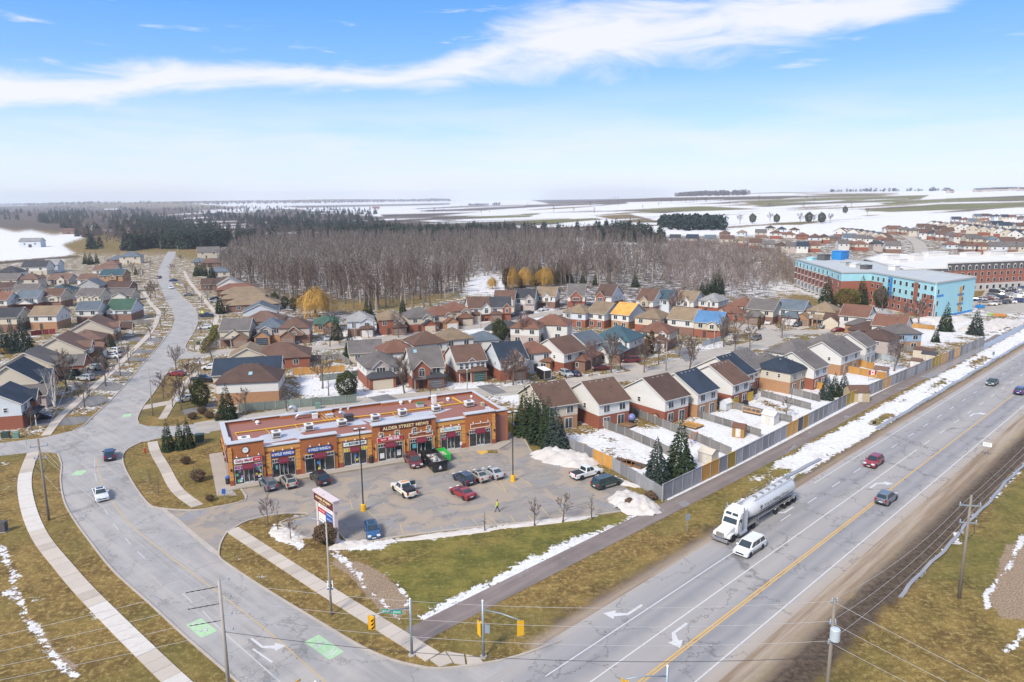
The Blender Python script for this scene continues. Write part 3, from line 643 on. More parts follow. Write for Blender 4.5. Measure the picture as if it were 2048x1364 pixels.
pline([(192,915),(196,935),(208,975),(236,1020),(275,1062),(335,1110),(400,1158),(480,1218),(560,1283),(650,1364),(700,1410)],0.15,M_YELLF,'faded yellow centre line of the curving street')
for k,(a,b)in enumerate((((190,918),(189,936)),((190,946),(193,962)),((209,1020),(217,1031)),((226,1047),(237,1060)),((250,1075),(261,1089)),((275,1103),(290,1117)),((365,1187),(385,1205)))):pline([a,b],0.13,M_WHITEF,'short faded white dash on the curving street')
pline([(405,1222),(440,1258),(490,1302),(560,1364),(600,1400)],0.14,M_WHITEF,'thin white lane line towards the intersection');pline([(506,1298),(545,1325)],0.2,M_WHITE,'white dash near the green bike box')
def decal(cx,cy,w,l,ang,m,name,label,z=0.021,parent=None):
 o=G(cx,cy);c,q=cos(ang),sin(ang)
 return mark(name,[(o.x+x*c-y*q,o.y+x*q+y*c)for x,y in((-l/2,-w/2),(l/2,-w/2),(l/2,w/2),(-l/2,w/2))],m,label,z)
def bike(cx,cy,ang,w,l,label):
 o=G(cx,cy);decal(cx,cy,w,l,ang,M_GREENP,'bike_lane_box',label)
 mb=MB();c,q=cos(ang),sin(ang)
 def P(x,y):return(o.x+x*c-y*q,o.y+x*q+y*c,0.030)
 for x in(-0.42*l,-0.30*l):
  for s in(-1,1):mb.add([P(x,0),P(x+0.18,0),P(x+0.18+0.35,s*0.36*w),P(x+0.35,s*0.36*w)],[(0,1,2,3)if s>0 else(3,2,1,0)])
 for yy in(-0.24*w,0.24*w):
  for k in range(10):
   a,b=2*pi*k/10,2*pi*(k+1)/10;r=0.17*w
   mb.add([P(0.12*l+r*cos(a),yy+r*sin(a)),P(0.12*l+r*cos(b),yy+r*sin(b)),P(0.12*l+r*.72*cos(b),yy+r*.72*sin(b)),P(0.12*l+r*.72*cos(a),yy+r*.72*sin(a))],[(0,1,2,3)])
 for(x0,y0),(x1,y1)in(((.12,-.24),(.26,-.08)),((.26,-.08),(.26,.12)),((.26,.12),(.12,.24)),((.12,-.24),(.14,.02)),((.14,.02),(.26,.12)),((.26,.12),(.33,.16))):
  a,b=Vector(P(x0*l,y0*w)),Vector(P(x1*l,y1*w));d=(b-a).normalized()*0.06;s=Vector((-d.y,d.x,0));mb.add([a-s,b-s,b+s,a+s],[(0,1,2,3)])
 st(mb.build('bike_symbol',M_WHITE),'white bicycle and chevrons painted on the '+label)
bike(648,1294,radians(138),1.7,4.4,'green bike box before the traffic signal');bike(403,1256,radians(-42),1.7,3.6,'green bike box behind the wooden utility pole')
decal(158,946,1.7,2.2,radians(100),M_GREENP,'bike_lane_box','pale green bike box at the left kerb by the side street');decal(254,831,1.6,2.2,radians(110),M_GREENP,'bike_lane_box','small pale green bike box by the upper corner')
mark('stop_bar',[H(-34.0,-8.9),H(-33.4,-8.9),H(-32.6,-3.4),H(-33.2,-3.4)],M_WHITE,'white stop bar at the intersection');mark('crosswalk_line',[H(-36.4,-9.4),H(-36.2,-9.4),H(-35.4,-3.0),H(-35.6,-3.0)],M_WHITE,'thin white crosswalk line at the intersection')
sheet('gutter',P2([(320,1018),(326,1014),(360,1040),(400,1075),(440,1106),(437,1113),(420,1103)]),0.017,M_KERB);st(bpy.data.objects['gutter'],'pale concrete gutter across the lot entrance')
# parking stalls
for k,(a,b)in enumerate((((985,938),(1013,985)),((1007,960),(1042,980)),((1030,950),(1066,972)),((985,965),(1012,985)),((907,1048),(918,1056)),((880,1052),(888,1062)),((943,1037),(957,1052)),((978,1032),(995,1050)),((1020,1030),(1030,1045)),((1056,1030),(1066,1041)),((1082,1015),(1098,1033)),((1118,1020),(1132,1032)),((835,1058),(843,1068)),((800,1048),(806,1068)),((1165,1008),(1197,1018)),((705,1020),(700,1000)),((735,1022),(756,1040)),((708,1024),(690,1036)),((916,907),(930,917)))):
 st(ribbon('stall_line',smooth_line(P2([a,b]),2),0.12,0.021,M_YELLF),'faded yellow parking stall line')
sheet('no_parking_hatch',P2([(952,902),(968,897),(977,904),(962,910)]),0.024,M_YELL);st(bpy.data.objects['no_parking_hatch'],'yellow painted ramp beside the walkway end')
WATER=mat('melt_water',(0.27,0.262,0.265),0.22,0.25,0.3,spec=.6)
for u0,u1,v0,wd,l in((8,240,11.7,.42,'thin wet ditch line right of the highway'),(14,48,-13.5,.7,'meltwater in the ditch left of the highway'),(70,250,-12.6,.8,'bluish meltwater along the far verge snow'),(120,250,-19.2,2.2,'flooded far end of the asphalt path')):
 st(ribbon('meltwater',[Vector((*H(u,v0+.12*sin(u*.31)+.08*sin(u*.87)),0))for u in np.arange(u0,u1,2.0)],wd,(.03 if v0==-19.2 else-.12 if v0>0 else-.08),WATER),l)
 # ---- brick plaza with storefronts
def text_mesh(s,size,depth=0.02,align='CENTER',bold=0.0):
 cu=bpy.data.curves.new('txt','FONT');cu.body=s;cu.size=size;cu.extrude=depth;cu.align_x=align;cu.align_y='CENTER';cu.offset=bold;cu.resolution_u=3
 me=to_mesh(bpy.data.objects.new('txt',cu));bpy.data.curves.remove(cu);return me
def lettering(s,size,m,parent,x,y,z,fit=None,rot=(pi/2,0,0),bold=0.0,name='lettering',depth=0.02):
 me=text_mesh(s,size,depth,bold=bold);me.name=name
 if fit:
  w=max(v.co.x for v in me.vertices)-min(v.co.x for v in me.vertices)
  for v in me.vertices:v.co.x*=fit/w
 me.materials.clear();me.materials.append(m);return link(name,me,parent,(x,y,z),rot)
BRICK=mat('orange_brick',(0.355,0.118,0.040),0.85,0.34,1.3,bump=0.2,bscale=16,stretch=(1,1,2.5),rnd=0.05)
OCHRE=mat('ochre_stone',(0.55,0.265,0.068),0.8,0.16,1.2,rnd=0.05)
REDBASE=mat('dark_red_brick',(0.27,0.068,0.035),0.85,0.25,1.5)
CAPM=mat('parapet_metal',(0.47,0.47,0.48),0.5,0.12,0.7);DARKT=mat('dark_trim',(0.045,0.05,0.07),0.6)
MEMB=mat('red_brown_roof_membrane',(0.255,0.108,0.082),0.9,0.16,0.35,bump=0.1)
WETR=mat('grey_roof_patch',(0.44,0.44,0.46),0.35,0.2,0.6)
FRAME=mat('grey_window_frame',(0.50,0.49,0.50),0.5,0.08,1);WFRAME=mat('white_window_frame',(0.70,0.69,0.67),0.55,0.06,1)
SGLASS=mat('shop_glass',(0.025,0.03,0.032),0.08,0.9,0.9,spec=0.9,detail=5);MAROON=mat('maroon_awning_cloth',(0.135,0.012,0.028),0.8,0.15,2)
WHITE_S=mat('white_sign_face',(0.74,0.74,0.73),0.45,0.04,1);RED_S=mat('red_sign_face',(0.52,0.012,0.02),0.45,0.05,1);BLUE_S=mat('blue_sign_face',(0.022,0.10,0.36),0.45,0.06,1)
BLACKM=mat('black_metal',(0.018,0.018,0.02),0.45,0.3,3);CREAM=mat('cream_letters',(0.74,0.58,0.30),0.5,0.05,1);MAROON2=mat('maroon_sign_band',(0.088,0.016,0.022),0.6,0.1,1)
LETR=mat('red_letters',(0.36,0.012,0.035),0.5);LETK=mat('black_letters',(0.02,0.02,0.025),0.5);LETW=mat('white_letters',(0.8,0.8,0.8),0.5);LETG=mat('teal_letters',(0.16,0.42,0.42),0.5);LETY=mat('yellow_letters',(0.72,0.55,0.03),0.5)
plaza=empty('retail_plaza',(FO.x,FO.y,0),FR,'long orange brick retail plaza with maroon awnings and a flat red roof','plaza')
BX=[0,5.4,11.0,16.9,22.9,34.2,39.9,45.6,48.5];BH=[7.0,5.7,6.3,5.6,6.75,5.75,6.4,5.9]
DP=17.4;RZ=4.95
MB().box(0.35,48.15,0.6,DP-0.35,0.0,RZ).build('roof',MEMB,plaza)
mb=MB();mb.box(0,0.35,0.9,DP,0.02,5.5).box(48.15,48.5,0.5,DP,0.02,5.5).box(0.35,48.15,DP-0.35,DP,0.02,5.5);mb.build('side_wall',BRICK,plaza)
cap=MB();cap.box(-0.1,0.75,3.6,DP+0.1,5.5,5.62).box(47.95,48.6,1.4,DP+0.1,5.5,5.62)
for k in range(5):cap.box(0.75+k*9.44,0.75+(k+1)*9.44,DP-0.55-(0.5 if k%2 else 0),DP+0.1,5.5,5.62+(0.03 if k%2 else 0))
cap.build('parapet_cap',CAPM,plaza)
for k in(1,3):
 MB().box(0.75+k*9.44,0.75+(k+1)*9.44,DP-1.0,DP-0.36,RZ,5.5).build('parapet_step',BRICK,plaza)
pt=[(0,0)]
def window_grid(name,parent,x,y,z,w,h,nx,nz,fm,gm,t=0.07,d=0.08,face=-1):
 """framed window on the wall at depth y, looking to -y; frame bars are one mesh, the pane its child"""
 mb=MB();y0,y1=(y-d,y)if face<0 else(y,y+d)
 mb.box(x,x+t,y0,y1,z,z+h).box(x+w-t,x+w,y0,y1,z,z+h).box(x+t,x+w-t,y0,y1,z,z+t).box(x+t,x+w-t,y0,y1,z+h-t,z+h)
 for i in range(1,nx):mb.box(x+w*i/nx-t/2,x+w*i/nx+t/2,y0+0.003,y1,z+t,z+h-t)
 for i in range(1,nz):mb.box(x+t,x+w-t,y0+0.006,y1,z+h*i/nz-t/2,z+h*i/nz+t/2)
 o=mb.build(name,fm,parent);p=MB().box(x+t,x+w-t,y-0.03 if face<0 else y+0.01,y-0.01 if face<0 else y+0.03,z+t,z+h-t).build('pane',gm,o);return o
def gooseneck(x,z,y,parent):
 mb=MB();mb.tube([(x,y,z+.2),(x,y-0.15,z+0.42),(x,y-0.34,z+0.42),(x,y-0.40,z+0.32)],0.022,5);o=mb.build('sign_lamp',WFRAME,parent,smooth=True)
 MB().lathe([(0.04,0.10),(0.07,0.05),(0.14,-0.01),(0.14,-0.03)],8,(x,y-0.40,z+.24)).build('lamp_shade',WFRAME,o)
def quoin(x0,x1,y,h,name='quoin_column',m=OCHRE,step=0.62):
 mb=MB();z=0.95;k=0
 while z<h-0.3:
  e=0.04 if k%2 else 0.0;mb.box(x0-e*0.5,x1+e*0.5,y-0.14-e,y-0.002,z,min(z+step-0.05,h-0.3));z+=step;k+=1
 o=mb.build(name,m,plaza);MB().box(x0-0.05,x1+0.05,y-0.20,y-0.002,0.1,0.93).build('column_base',REDBASE,o);return o
def storefront(x0,x1,y,col=None):
 """glazed shop front with transom lights, centre doors and a maroon awning"""
 w=x1-x0;f=MB();t=0.07;d0=x0+w*0.32;d1=x0+w*0.68
 f.box(x0,x1,y-0.1,y-0.01,0.14,0.26).box(x0,x1,y-0.1,y-0.01,3.18,3.27).box(x0,x1,y-0.1,y-0.01,2.62,2.70)
 for q in(x0,d0,(d0+d1)/2,d1,x1):f.box(q-t/2,q+t/2,y-0.105,y-0.012,0.26,3.18)
 for q in(1,2,4,5):
  xx=x0+(d0-x0)*q/3 if q<3 else d1+(x1-d1)*(q-3)/3;f.box(xx-0.03,xx+0.03,y-0.098,y-0.014,2.70,3.18)
 o=f.build('storefront_frame',FRAME,plaza)
 MB().box(x0+t,x1-t,y-0.05,y-0.03,2.70,3.18).build('transom',SGLASS,o)
 for a,b in((x0,d0),(d1,x1)):MB().box(a+t/2,b-t/2,y-0.05,y-0.03,0.26,2.62).build('shop_window',col or SGLASS,o)
 for a,b in((d0,(d0+d1)/2),((d0+d1)/2,d1)):
  dd=MB().box(a+t/2,b-t/2,y-0.055,y-0.03,0.18,2.62).build('shop_door',SGLASS,plaza);MB().box(b-0.18,b-0.14,y-0.12,y-0.056,0.9,1.5).build('door_handle',FRAME,dd)
  MB().box(a+t,b-t,y-0.08,y-0.056,0.18,0.42).build('kick_plate',FRAME,dd)
 a0,a1=d0-0.15,d1+0.15
 MB().add([(a0,y-0.02,3.42),(a1,y-0.02,3.42),(a1,y-0.75,2.85),(a0,y-0.75,2.85),(a1,y-0.75,2.58),(a0,y-0.75,2.58),(a0,y-0.02,2.70),(a1,y-0.02,2.70)],[(0,1,2,3)[::-1],(3,2,4,5)[::-1],(0,3,5,6)[::-1],(1,7,4,2)[::-1]]).build('awning',MAROON,plaza)
def poster(x,z,w,h,y,m,name='window_poster'):MB().box(x,x+w,y-0.065,y-0.052,z,z+h).build(name,m,plaza)
def signboard(x0,x1,z0,z1,y,m,border=None):
 o=MB().box(x0,x1,y-0.22,y-0.004,z0,z1).build('signboard',border or CAPM,plaza)
 MB().box(x0+0.06,x1-0.06,y-0.235,y-0.222,z0+0.06,z1-0.06).build('sign_face',m,o)
 for k in range(3):gooseneck(x0+(x1-x0)*(0.12+0.38*k),z1+0.06,y,plaza)
 return o
YS=[-0.25,0.12,-0.22,0.10,-0.30,0.10,-0.25,0.9]
for i in range(8):
 a,b,h,y=BX[i],BX[i+1],BH[i],YS[i]
 tall=i in(0,2,4,6)
 MB().box(a,b,y,0.95 if i!=7 else 1.3,0.10,h-0.28).build('front_wall',BRICK,plaza)
 c=MB().box(a-0.12,b+0.12,y-0.20,0.98 if i!=7 else 1.4,h-0.13,h).box(a-0.06,b+0.06,y-0.12,0.955 if i!=7 else 1.35,h-0.28,h-0.131).build('parapet_cap',CAPM,plaza)
 MB().box(a-0.07,b+0.07,y-0.135,y-0.122,h-0.27,h-0.14).build('dark_band',DARKT,c)  # dark trim strip along the front of the parapet cap
 if tall:MB().box(a+0.2,b-0.2,0.951,1.15,RZ-0.01,h-0.3).build('parapet_back',MEMB,plaza)
 if not tall and i!=7:MB().box(a+0.03,b-0.03,y-0.05,y-0.003,h-1.0,h-0.30).build('stone_frieze',OCHRE,plaza)
 # return wall of the tall corner bay
MB().box(-0.06,0.3,-0.25,3.5,5.5,6.72).build('front_wall',BRICK,plaza);MB().box(-0.15,0.75,1.0,3.6,6.72,6.87).build('parapet_cap',CAPM,plaza)
MB().box(45.2,45.9,1.0,3.4,5.0,6.15).build('parapet_cap',CAPM,plaza)
MB().box(-0.01,0.005,0.96,3.5,0.2,5.49).build('side_wall',BRICK,plaza)
# columns
for i,(c0,c1)in enumerate(((0.02,0.55),(5.55,6.35),(10.15,10.95),(17.0,17.8),(21.95,22.75),(34.3,35.0),(39.1,39.85),(45.05,45.58))):quoin(c0,c1,YS[0]if i==0 else(YS[6]if i==7 else 0.1),(6.6,4.6,4.6,4.5,4.5,4.6,4.6,6.0)[i])
for x in(23.2,28.2,28.9,33.6):
 MB().box(x,x+0.28,YS[4]-0.12,YS[4]-0.002,0.8,3.4).build('pilaster',OCHRE,plaza)
for i,(a,b,z)in enumerate(((0.8,4.9,0),(6.5,10.0,1),(11.6,16.3,2),(17.95,21.8,3),(23.7,28.0,4),(29.4,33.4,4),(35.2,38.9,5),(40.5,44.7,6))):
 storefront(a,b,YS[z]);MB().box(a-0.25,b+0.25,YS[z]-0.06,YS[z]-0.003,3.28,3.42).build('stone_lintel',OCHRE,plaza)
 # signs
s=signboard(0.7,5.0,3.55,4.45,YS[0],WHITE_S,DARKT);MB().box(3.55,4.9,-0.50,-0.487,3.66,4.34).build('sign_panel',RED_S,s)
lettering('Daisy Mart',0.62,LETR,s,2.15,-0.50,4.0,2.3,bold=0.006);lettering('elite',0.4,LETW,s,4.25,-0.52,4.0,0.8)
MB().prismy([(3.18,3.75),(3.34,3.8),(3.5,4.2),(3.42,4.3)],-0.5,-0.487).build('sign_emblem',LETR,s)
for q in(0,1):
 x0,x1,y=((6.35,10.1,YS[1]),(12.0,15.9,YS[2]))[q];s=signboard(x0,x1,3.62,4.5,y,BLUE_S,DARKT)
 lettering('WILD WING',0.66,LETW,s,(x0+x1)/2,y-0.25,4.06,(x1-x0)*0.70,bold=0.012)
 for e in(x0+0.32,x1-0.32):MB().prismy([(e+0.22*cos(a*pi/4)*(1 if a%2 else 0.8),4.06+0.2*sin(a*pi/4))for a in range(8)],y-0.25,y-0.237).build('sign_emblem',mat('pink_emblem',(0.72,0.42,0.44),0.5),s)
s=signboard(17.9,21.9,3.6,4.42,YS[3],WHITE_S,DARKT);lettering('BUTCHER SHOP',0.56,LETK,s,20.2,YS[3]-0.25,4.01,2.7,bold=0.012);MB().prismy([(18.1,3.95),(18.5,4.16),(18.75,4.02),(18.5,3.84)],YS[3]-0.25,YS[3]-0.237).build('sign_emblem',LETG,s)
for x in(18.0,18.45,18.9,20.85,21.3,21.7):MB().box(x,x+0.32,YS[3]-0.125,YS[3]-0.108,2.72,3.16).build('yellow_card',LETY,plaza)
s=signboard(23.6,28.0,3.62,4.42,YS[4],RED_S,CAPM);lettering('MR.SUB',0.66,LETW,s,26.5,YS[4]-0.25,4.02,1.9,bold=0.015);lettering('MUCHO',0.36,LETW,s,24.7,YS[4]-0.25,4.02,0.95,bold=0.006)
s=signboard(35.05,39.0,3.6,4.4,YS[5],WHITE_S,CAPM);lettering('YELLANGERS',0.5,LETG,s,37.0,YS[5]-0.25,4.02,2.5)
for x in(35.5,38.6):MB().prismy([(x+0.22*cos(a*pi/4),4.0+0.22*sin(a*pi/4))for a in range(8)],YS[5]-0.25,YS[5]-0.237).build('sign_emblem',mat('amber_emblem',(0.6,0.32,0.03),0.5),s)
for x0,x1,y in((29.2,33.5,YS[4]),(40.7,44.5,YS[6])):
 o=MB().bar((x0,y-0.2,3.62),(x1,y-0.2,3.62),0.07).bar((x0,y-0.2,4.42),(x1,y-0.2,4.42),0.07).bar((x0,y-0.2,3.62),(x0,y-0.2,4.42),0.07).bar((x1,y-0.2,3.62),(x1,y-0.2,4.42),0.07).build('empty_sign_frame',WFRAME,plaza)
 for k in range(3):gooseneck(x0+(x1-x0)*(0.12+0.38*k),4.46,y,plaza)
nb=MB().box(24.2,33.3,YS[4]-0.08,YS[4]-0.003,5.42,6.30).build('name_band',MAROON2,plaza)
lettering('ALDER STREET MEWS',0.78,CREAM,nb,28.75,YS[4]-0.10,5.86,8.2,bold=0.016)
for x in(24.35,27.15,30.3,32.85):
 w=0.62;arch=[(x-w/2+w/2*(1-cos(pi*k/6)),5.0+w/2*sin(pi*k/6))for k in range(7)]
 def arch_poly(e,zb):return[(x-w/2-e,zb),(x+w/2+e,zb)]+[(x+(w/2+e)*cos(pi*k/6),5.0+(w/2+e)*sin(pi*k/6))for k in range(7)]
 so=MB().prismy(arch_poly(0.28,4.72),YS[4]-0.05,YS[4]-0.004).build('stone_surround',OCHRE,plaza)
 fo=MB().prismy(arch_poly(0.07,4.22),YS[4]-0.085,YS[4]-0.052).build('arched_window',WFRAME,plaza)
 MB().prismy(arch_poly(0.0,4.3),YS[4]-0.10,YS[4]-0.087).build('pane',SGLASS,fo)
 MB().box(x-0.025,x+0.025,YS[4]-0.115,YS[4]-0.102,4.3,5.3).box(x-w/2,x+w/2,YS[4]-0.118,YS[4]-0.104,4.85,4.9).build('glazing_bar',WFRAME,fo)
 MB().box(x-0.5,x+0.5,YS[4]-0.16,YS[4]-0.005,4.12,4.21).build('window_sill',WFRAME,fo)
 # clock faces
def clock(x,y,z,rz=0.0):
 c=MB().lathe([(0.55,0),(0.55,0.10),(0.47,0.12)],24).xf(Matrix.Rotation(pi/2,4,'X')).build('clock',BLACKM,plaza,(x,y,z),rz)
 MB().lathe([(0.46,0.121),(0.46,0.13)],24).xf(Matrix.Rotation(pi/2,4,'X')).build('clock_face',WHITE_S,c)
 MB().box(-0.02,0.02,-0.145,-0.133,-0.05,0.36).xf(Matrix.Rotation(radians(-60),4,'Y')).build('minute_hand',LETK,c);MB().box(-0.025,0.025,-0.15,-0.14,-0.04,0.24).xf(Matrix.Rotation(radians(50),4,'Y')).build('hour_hand',LETK,c)
 for k in range(12):MB().box(-0.012,0.012,-0.142,-0.132,0.37,0.44).xf(Matrix.Rotation(radians(30*k),4,'Y')).build('hour_mark',LETK,c)
clock(2.6,YS[0],5.65);clock(-0.06,1.4,5.8,-pi/2)
# wall lanterns, side windows, side sign, back door
for x,y in((5.2,YS[0]),(0.28,YS[0]-0.14),(11.3,YS[2]),(16.6,YS[2]),(23.0,YS[4]),(28.55,YS[4]),(34.0,YS[4]),(40.1,YS[6]),(45.3,YS[6]-0.14)):
 o=MB().box(x-0.05,x+0.05,y-0.1,y-0.002,2.5,2.9).build('wall_lantern',BLACKM,plaza);MB().lathe([(0.06,-0.25),(0.12,-0.15),(0.13,0.12),(0.04,0.25)],6,(x,y-0.2,2.75)).build('lantern_head',BLACKM,o)
for k,yy in enumerate((2.4,5.6,8.9,12.4)):
 s0=plaza
 f=MB().box(-0.09,-0.012,yy,yy+2.2,0.3,3.2).build('side_window',FRAME,plaza);MB().box(-0.10,-0.091,yy+0.08,yy+1.06,0.42,3.1).build('pane',SGLASS,f);MB().box(-0.10,-0.091,yy+1.14,yy+2.12,0.42,3.1).build('pane',SGLASS,f)
 MB().box(-0.2,-0.012,yy-0.1,yy+2.3,3.21,3.4).build('stone_lintel',OCHRE,plaza)
 o=MB().box(-0.3,-0.013,yy+2.65,yy+2.85,2.4,3.0).build('wall_lantern',BLACKM,plaza)
s=MB().box(-0.22,-0.013,1.0,4.4,3.55,4.4).build('signboard',DARKT,plaza);MB().box(-0.235,-0.221,1.08,4.32,3.62,4.33).build('sign_face',WHITE_S,s);lettering('Daisy Mart',0.6,LETR,s,-0.25,3.1,3.98,2.0,rot=(pi/2,0,-pi/2));MB().box(-0.25,-0.236,1.12,2.0,3.66,4.28).build('sign_panel',RED_S,s)
d=MB().box(46.0,47.6,0.86,0.898,0.15,2.6).build('service_door',MAROON2,plaza);MB().box(47.35,47.45,0.80,0.86,1.2,1.35).build('door_handle',FRAME,d);MB().box(45.8,48.0,0.85,0.899,2.95,3.1).build('stone_lintel',OCHRE,plaza)
# posters and goods behind the glass
pr=random.Random(3);PC=[mat('poster_%s'%n_,c,0.6)for n_,c in(('violet',(0.25,0.10,0.30)),('blue',(0.06,0.25,0.55)),('pink',(0.55,0.08,0.22)),('green',(0.1,0.42,0.22)),('white',(0.66,0.66,0.64)),('teal',(0.1,0.36,0.40)),('yellow',(0.7,0.6,0.05)))]
for k in range(26):
 x=pr.choice((0.92,3.75))+pr.random()*0.75;poster(x,0.35+pr.random()*1.9,0.22+pr.random()*0.2,0.2+pr.random()*0.28,YS[0]-0.001*k*0.3,PC[k%7])
for k in range(6):poster((0.9,1.3,1.7,3.6,4.0,4.4)[k],2.74,0.32,0.38,YS[0]-0.05,PC[(0,2,0,1,2,0)[k]])
for x,z,w,h,y,c in((7.0,1.6,0.3,0.6,YS[1],5),(13.6,0.5,0.3,0.35,YS[2],6),(13.5,1.5,0.45,0.5,YS[2],1),(24.0,0.7,0.75,0.9,YS[4],4),(27.0,0.8,0.7,1.0,YS[4],4),(25.9,1.8,0.3,0.4,YS[4],3),(29.8,1.6,0.7,0.8,YS[4],5),(35.6,2.2,0.5,0.25,YS[5],2),(19.7,1.6,0.5,0.4,YS[3],1),(20.0,0.9,0.3,0.3,YS[3],6)):poster(x,z,w,h,y,PC[c])
# things standing on the roof
def on_roof(px,py):p=G(px,py,RZ);return(p.x,p.y,RZ)
UNITW=mat('unit_white_sheet',(0.62,0.61,0.58),0.55,0.1,2,coord='obj');UNITD=mat('unit_dark_louvre',(0.09,0.09,0.10),0.6,0.3,6,coord='obj',stretch=(1,1,8))
def rooftop_unit(px,py,w,d,h,label):
 o=empty('rooftop_unit',on_roof(px,py),FR,label,'air conditioner','air handling units on the plaza roof')
 MB().box(-w/2+.05,w/2-.05,-d/2+.05,d/2-.05,0.002,0.25).build('base_curb',mat('unit_curb',(0.10,0.06,0.055),0.8),o)
 MB().box(-w/2,w/2,-d/2,d/2,0.252,h-0.15).build('cabinet',UNITW,o);MB().box(-w/2-.08,w/2+.08,-d/2-.08,d/2+.08,h-0.148,h).build('top_panel',WFRAME,o)
 MB().box(-w/2+.12,w/2-.12,-d/2-.02,-d/2-.004,0.38,h-0.28).build('louvre',UNITD,o);MB().box(w/2+.004,w/2+.02,-d/2+.15,d/2-.15,0.38,h-0.28).build('louvre',UNITD,o)
 MB().lathe([(0.42,0),(0.42,0.06),(0.36,0.07)],14,(0,0,h)).build('fan_guard',UNITD,o)
for k,(x,y,w,d,h,l)in enumerate(((489,889,1.7,1.5,1.25,'white rooftop unit behind the clock wall'),(553,875,1.35,1.2,1.15,'white rooftop unit behind the first blue sign'),(618,861,1.35,1.25,1.2,'white rooftop unit behind the second blue sign'),(684,852,1.5,1.2,1.1,'white rooftop unit beside the black exhaust box'),(751,842,1.4,1.2,1.2,'white rooftop unit behind the start of the plaza name'),(805,832,1.35,1.2,1.25,'white rooftop unit behind the end of the plaza name'),(872,822,1.4,1.3,1.1,'white rooftop unit behind the pale amber sign'),(938,813,1.6,1.3,1.1,'white rooftop unit nearest the plaza right end'))):rooftop_unit(x,y,w,d,h,l)
def dome_vent(px,py,label,s=1.0):
 o=MB().lathe([(0.28*s,0.0),(0.22*s,0.12*s),(0.24*s,0.25*s),(0.42*s,0.32*s),(0.36*s,0.52*s),(0.12*s,0.66*s)],12).build('roof_vent',WFRAME,None,on_roof(px,py));tag(o,label,'vent','dome vents on the plaza roof')
for k,(x,y)in enumerate(((491,844),(507,843),(515,848),(573,833),(681,821),(696,819),(802,808),(820,805),(896,801),(943,795))):
 dome_vent(x,y,('leftmost white dome vent on the plaza roof','middle dome vent of the cluster of three','nearest dome vent of the cluster of three','white dome vent beside the curved duct','left dome vent behind the black exhaust box','right dome vent behind the black exhaust box','first of two low dome vents before the green hatch','second of two low dome vents before the green hatch','white dome vent by the long yellow pipe end','small dome vent near the plaza back right corner')[k],1.0 if k<9 else 0.7)
DUCT=mat('galvanised_duct',(0.46,0.47,0.50),0.35,0.15,3,metal=0.5)
def duct(px,py,pts,r,label,box=None):
 o=empty('exhaust_duct',on_roof(px,py),FR,label,'duct');MB().tube(pts,r,10).build('curved_pipe',DUCT,o,smooth=True)
 if box:MB().box(*box).build('fan_box',mat('green_fan_box',(0.07,0.11,0.05),0.7),o)
duct(592,828,[(0,0,0),(0,0,0.9),(-0.2,0,1.35),(-0.7,0.1,1.5),(-1.2,0.1,1.2)],0.33,'tall hooked galvanised duct on the plaza roof');duct(600,838,[(-0.6,0,0.0),(-0.6,0,0.5),(-0.2,0,0.8),(0.8,0,0.85),(2.3,0,0.85)],0.3,'long low galvanised duct ending in a green fan box',(2.3,3.0,-0.4,0.4,0.002,1.0));duct(688,834,[(0,0,0),(0,0,0.5),(-0.1,0,0.8),(-0.5,0,1.0),(-0.9,0,0.85)],0.34,'short rounded duct behind the black exhaust box')
def roof_box(px,py,w,d,h,m,label,name='exhaust_box',cat='roof box',lid=None):
 o=empty(name,on_roof(px,py),FR,label,cat);MB().box(-w/2,w/2,-d/2,d/2,0.002,h*0.85).build('housing',m,o);MB().box(-w/2-.06,w/2+.06,-d/2-.06,d/2+.06,h*0.85+.002,h).build('lid',lid or m,o)
roof_box(698,842,1.5,1.2,1.2,mat('black_unit',(0.035,0.035,0.04),0.6),'black exhaust box on the plaza roof');roof_box(840,813,1.3,1.1,0.8,CAPM,'grey box with a green top on the plaza roof',lid=mat('moss_green',(0.07,0.16,0.06),0.9));roof_box(868,807,0.8,0.8,1.7,WFRAME,'tall white stack beside the rooftop unit','vent_stack','vent');roof_box(881,809,1.1,1.1,0.4,mat('tan_hatch',(0.48,0.28,0.12),0.7),'low tan roof hatch on the plaza','roof_hatch','hatch');roof_box(965,812,0.6,0.6,0.7,mat('beige_box',(0.42,0.38,0.27),0.7),'small beige box near the plaza right end');roof_box(630,836,0.9,0.8,0.9,WFRAME,'small white fan box at the bundle of yellow pipes');roof_box(659,834,1.3,0.9,0.55,CAPM,'low grey box right of the bundle of yellow pipes')
GAS=mat('yellow_gas_pipe',(0.60,0.34,0.02),0.55,0.15,2)
def gas(pts,label,r=0.10):tag(MB().tube([(*on_roof(x,y)[:2],RZ+0.16)for x,y in pts],r,6).build('gas_pipe',GAS),label,'pipe','yellow gas pipes on the plaza roof')
gas([(470,868),(560,856),(655,842),(760,830),(880,814),(940,805)],'long yellow gas pipe running the length of the plaza roof',0.13);gas([(926,808),(905,797)],'thick yellow gas pipe crossing to the roof back edge',0.17);gas([(470,868),(480,880)],'short yellow branch pipe at the first rooftop unit',.07)
for k in range(5):gas([(632+6*k,826-k),(652+7*k,844-1*k)],'yellow pipe of the slanting bundle on the plaza roof',0.06)
for k,(x,y,a,b)in enumerate(((531,860,541,869),(590,852,600,862),(785,828,793,836))):gas([(x,y),(a,b)],'short yellow branch pipe, %s along the long pipe'%('first','second','third')[k],.07)
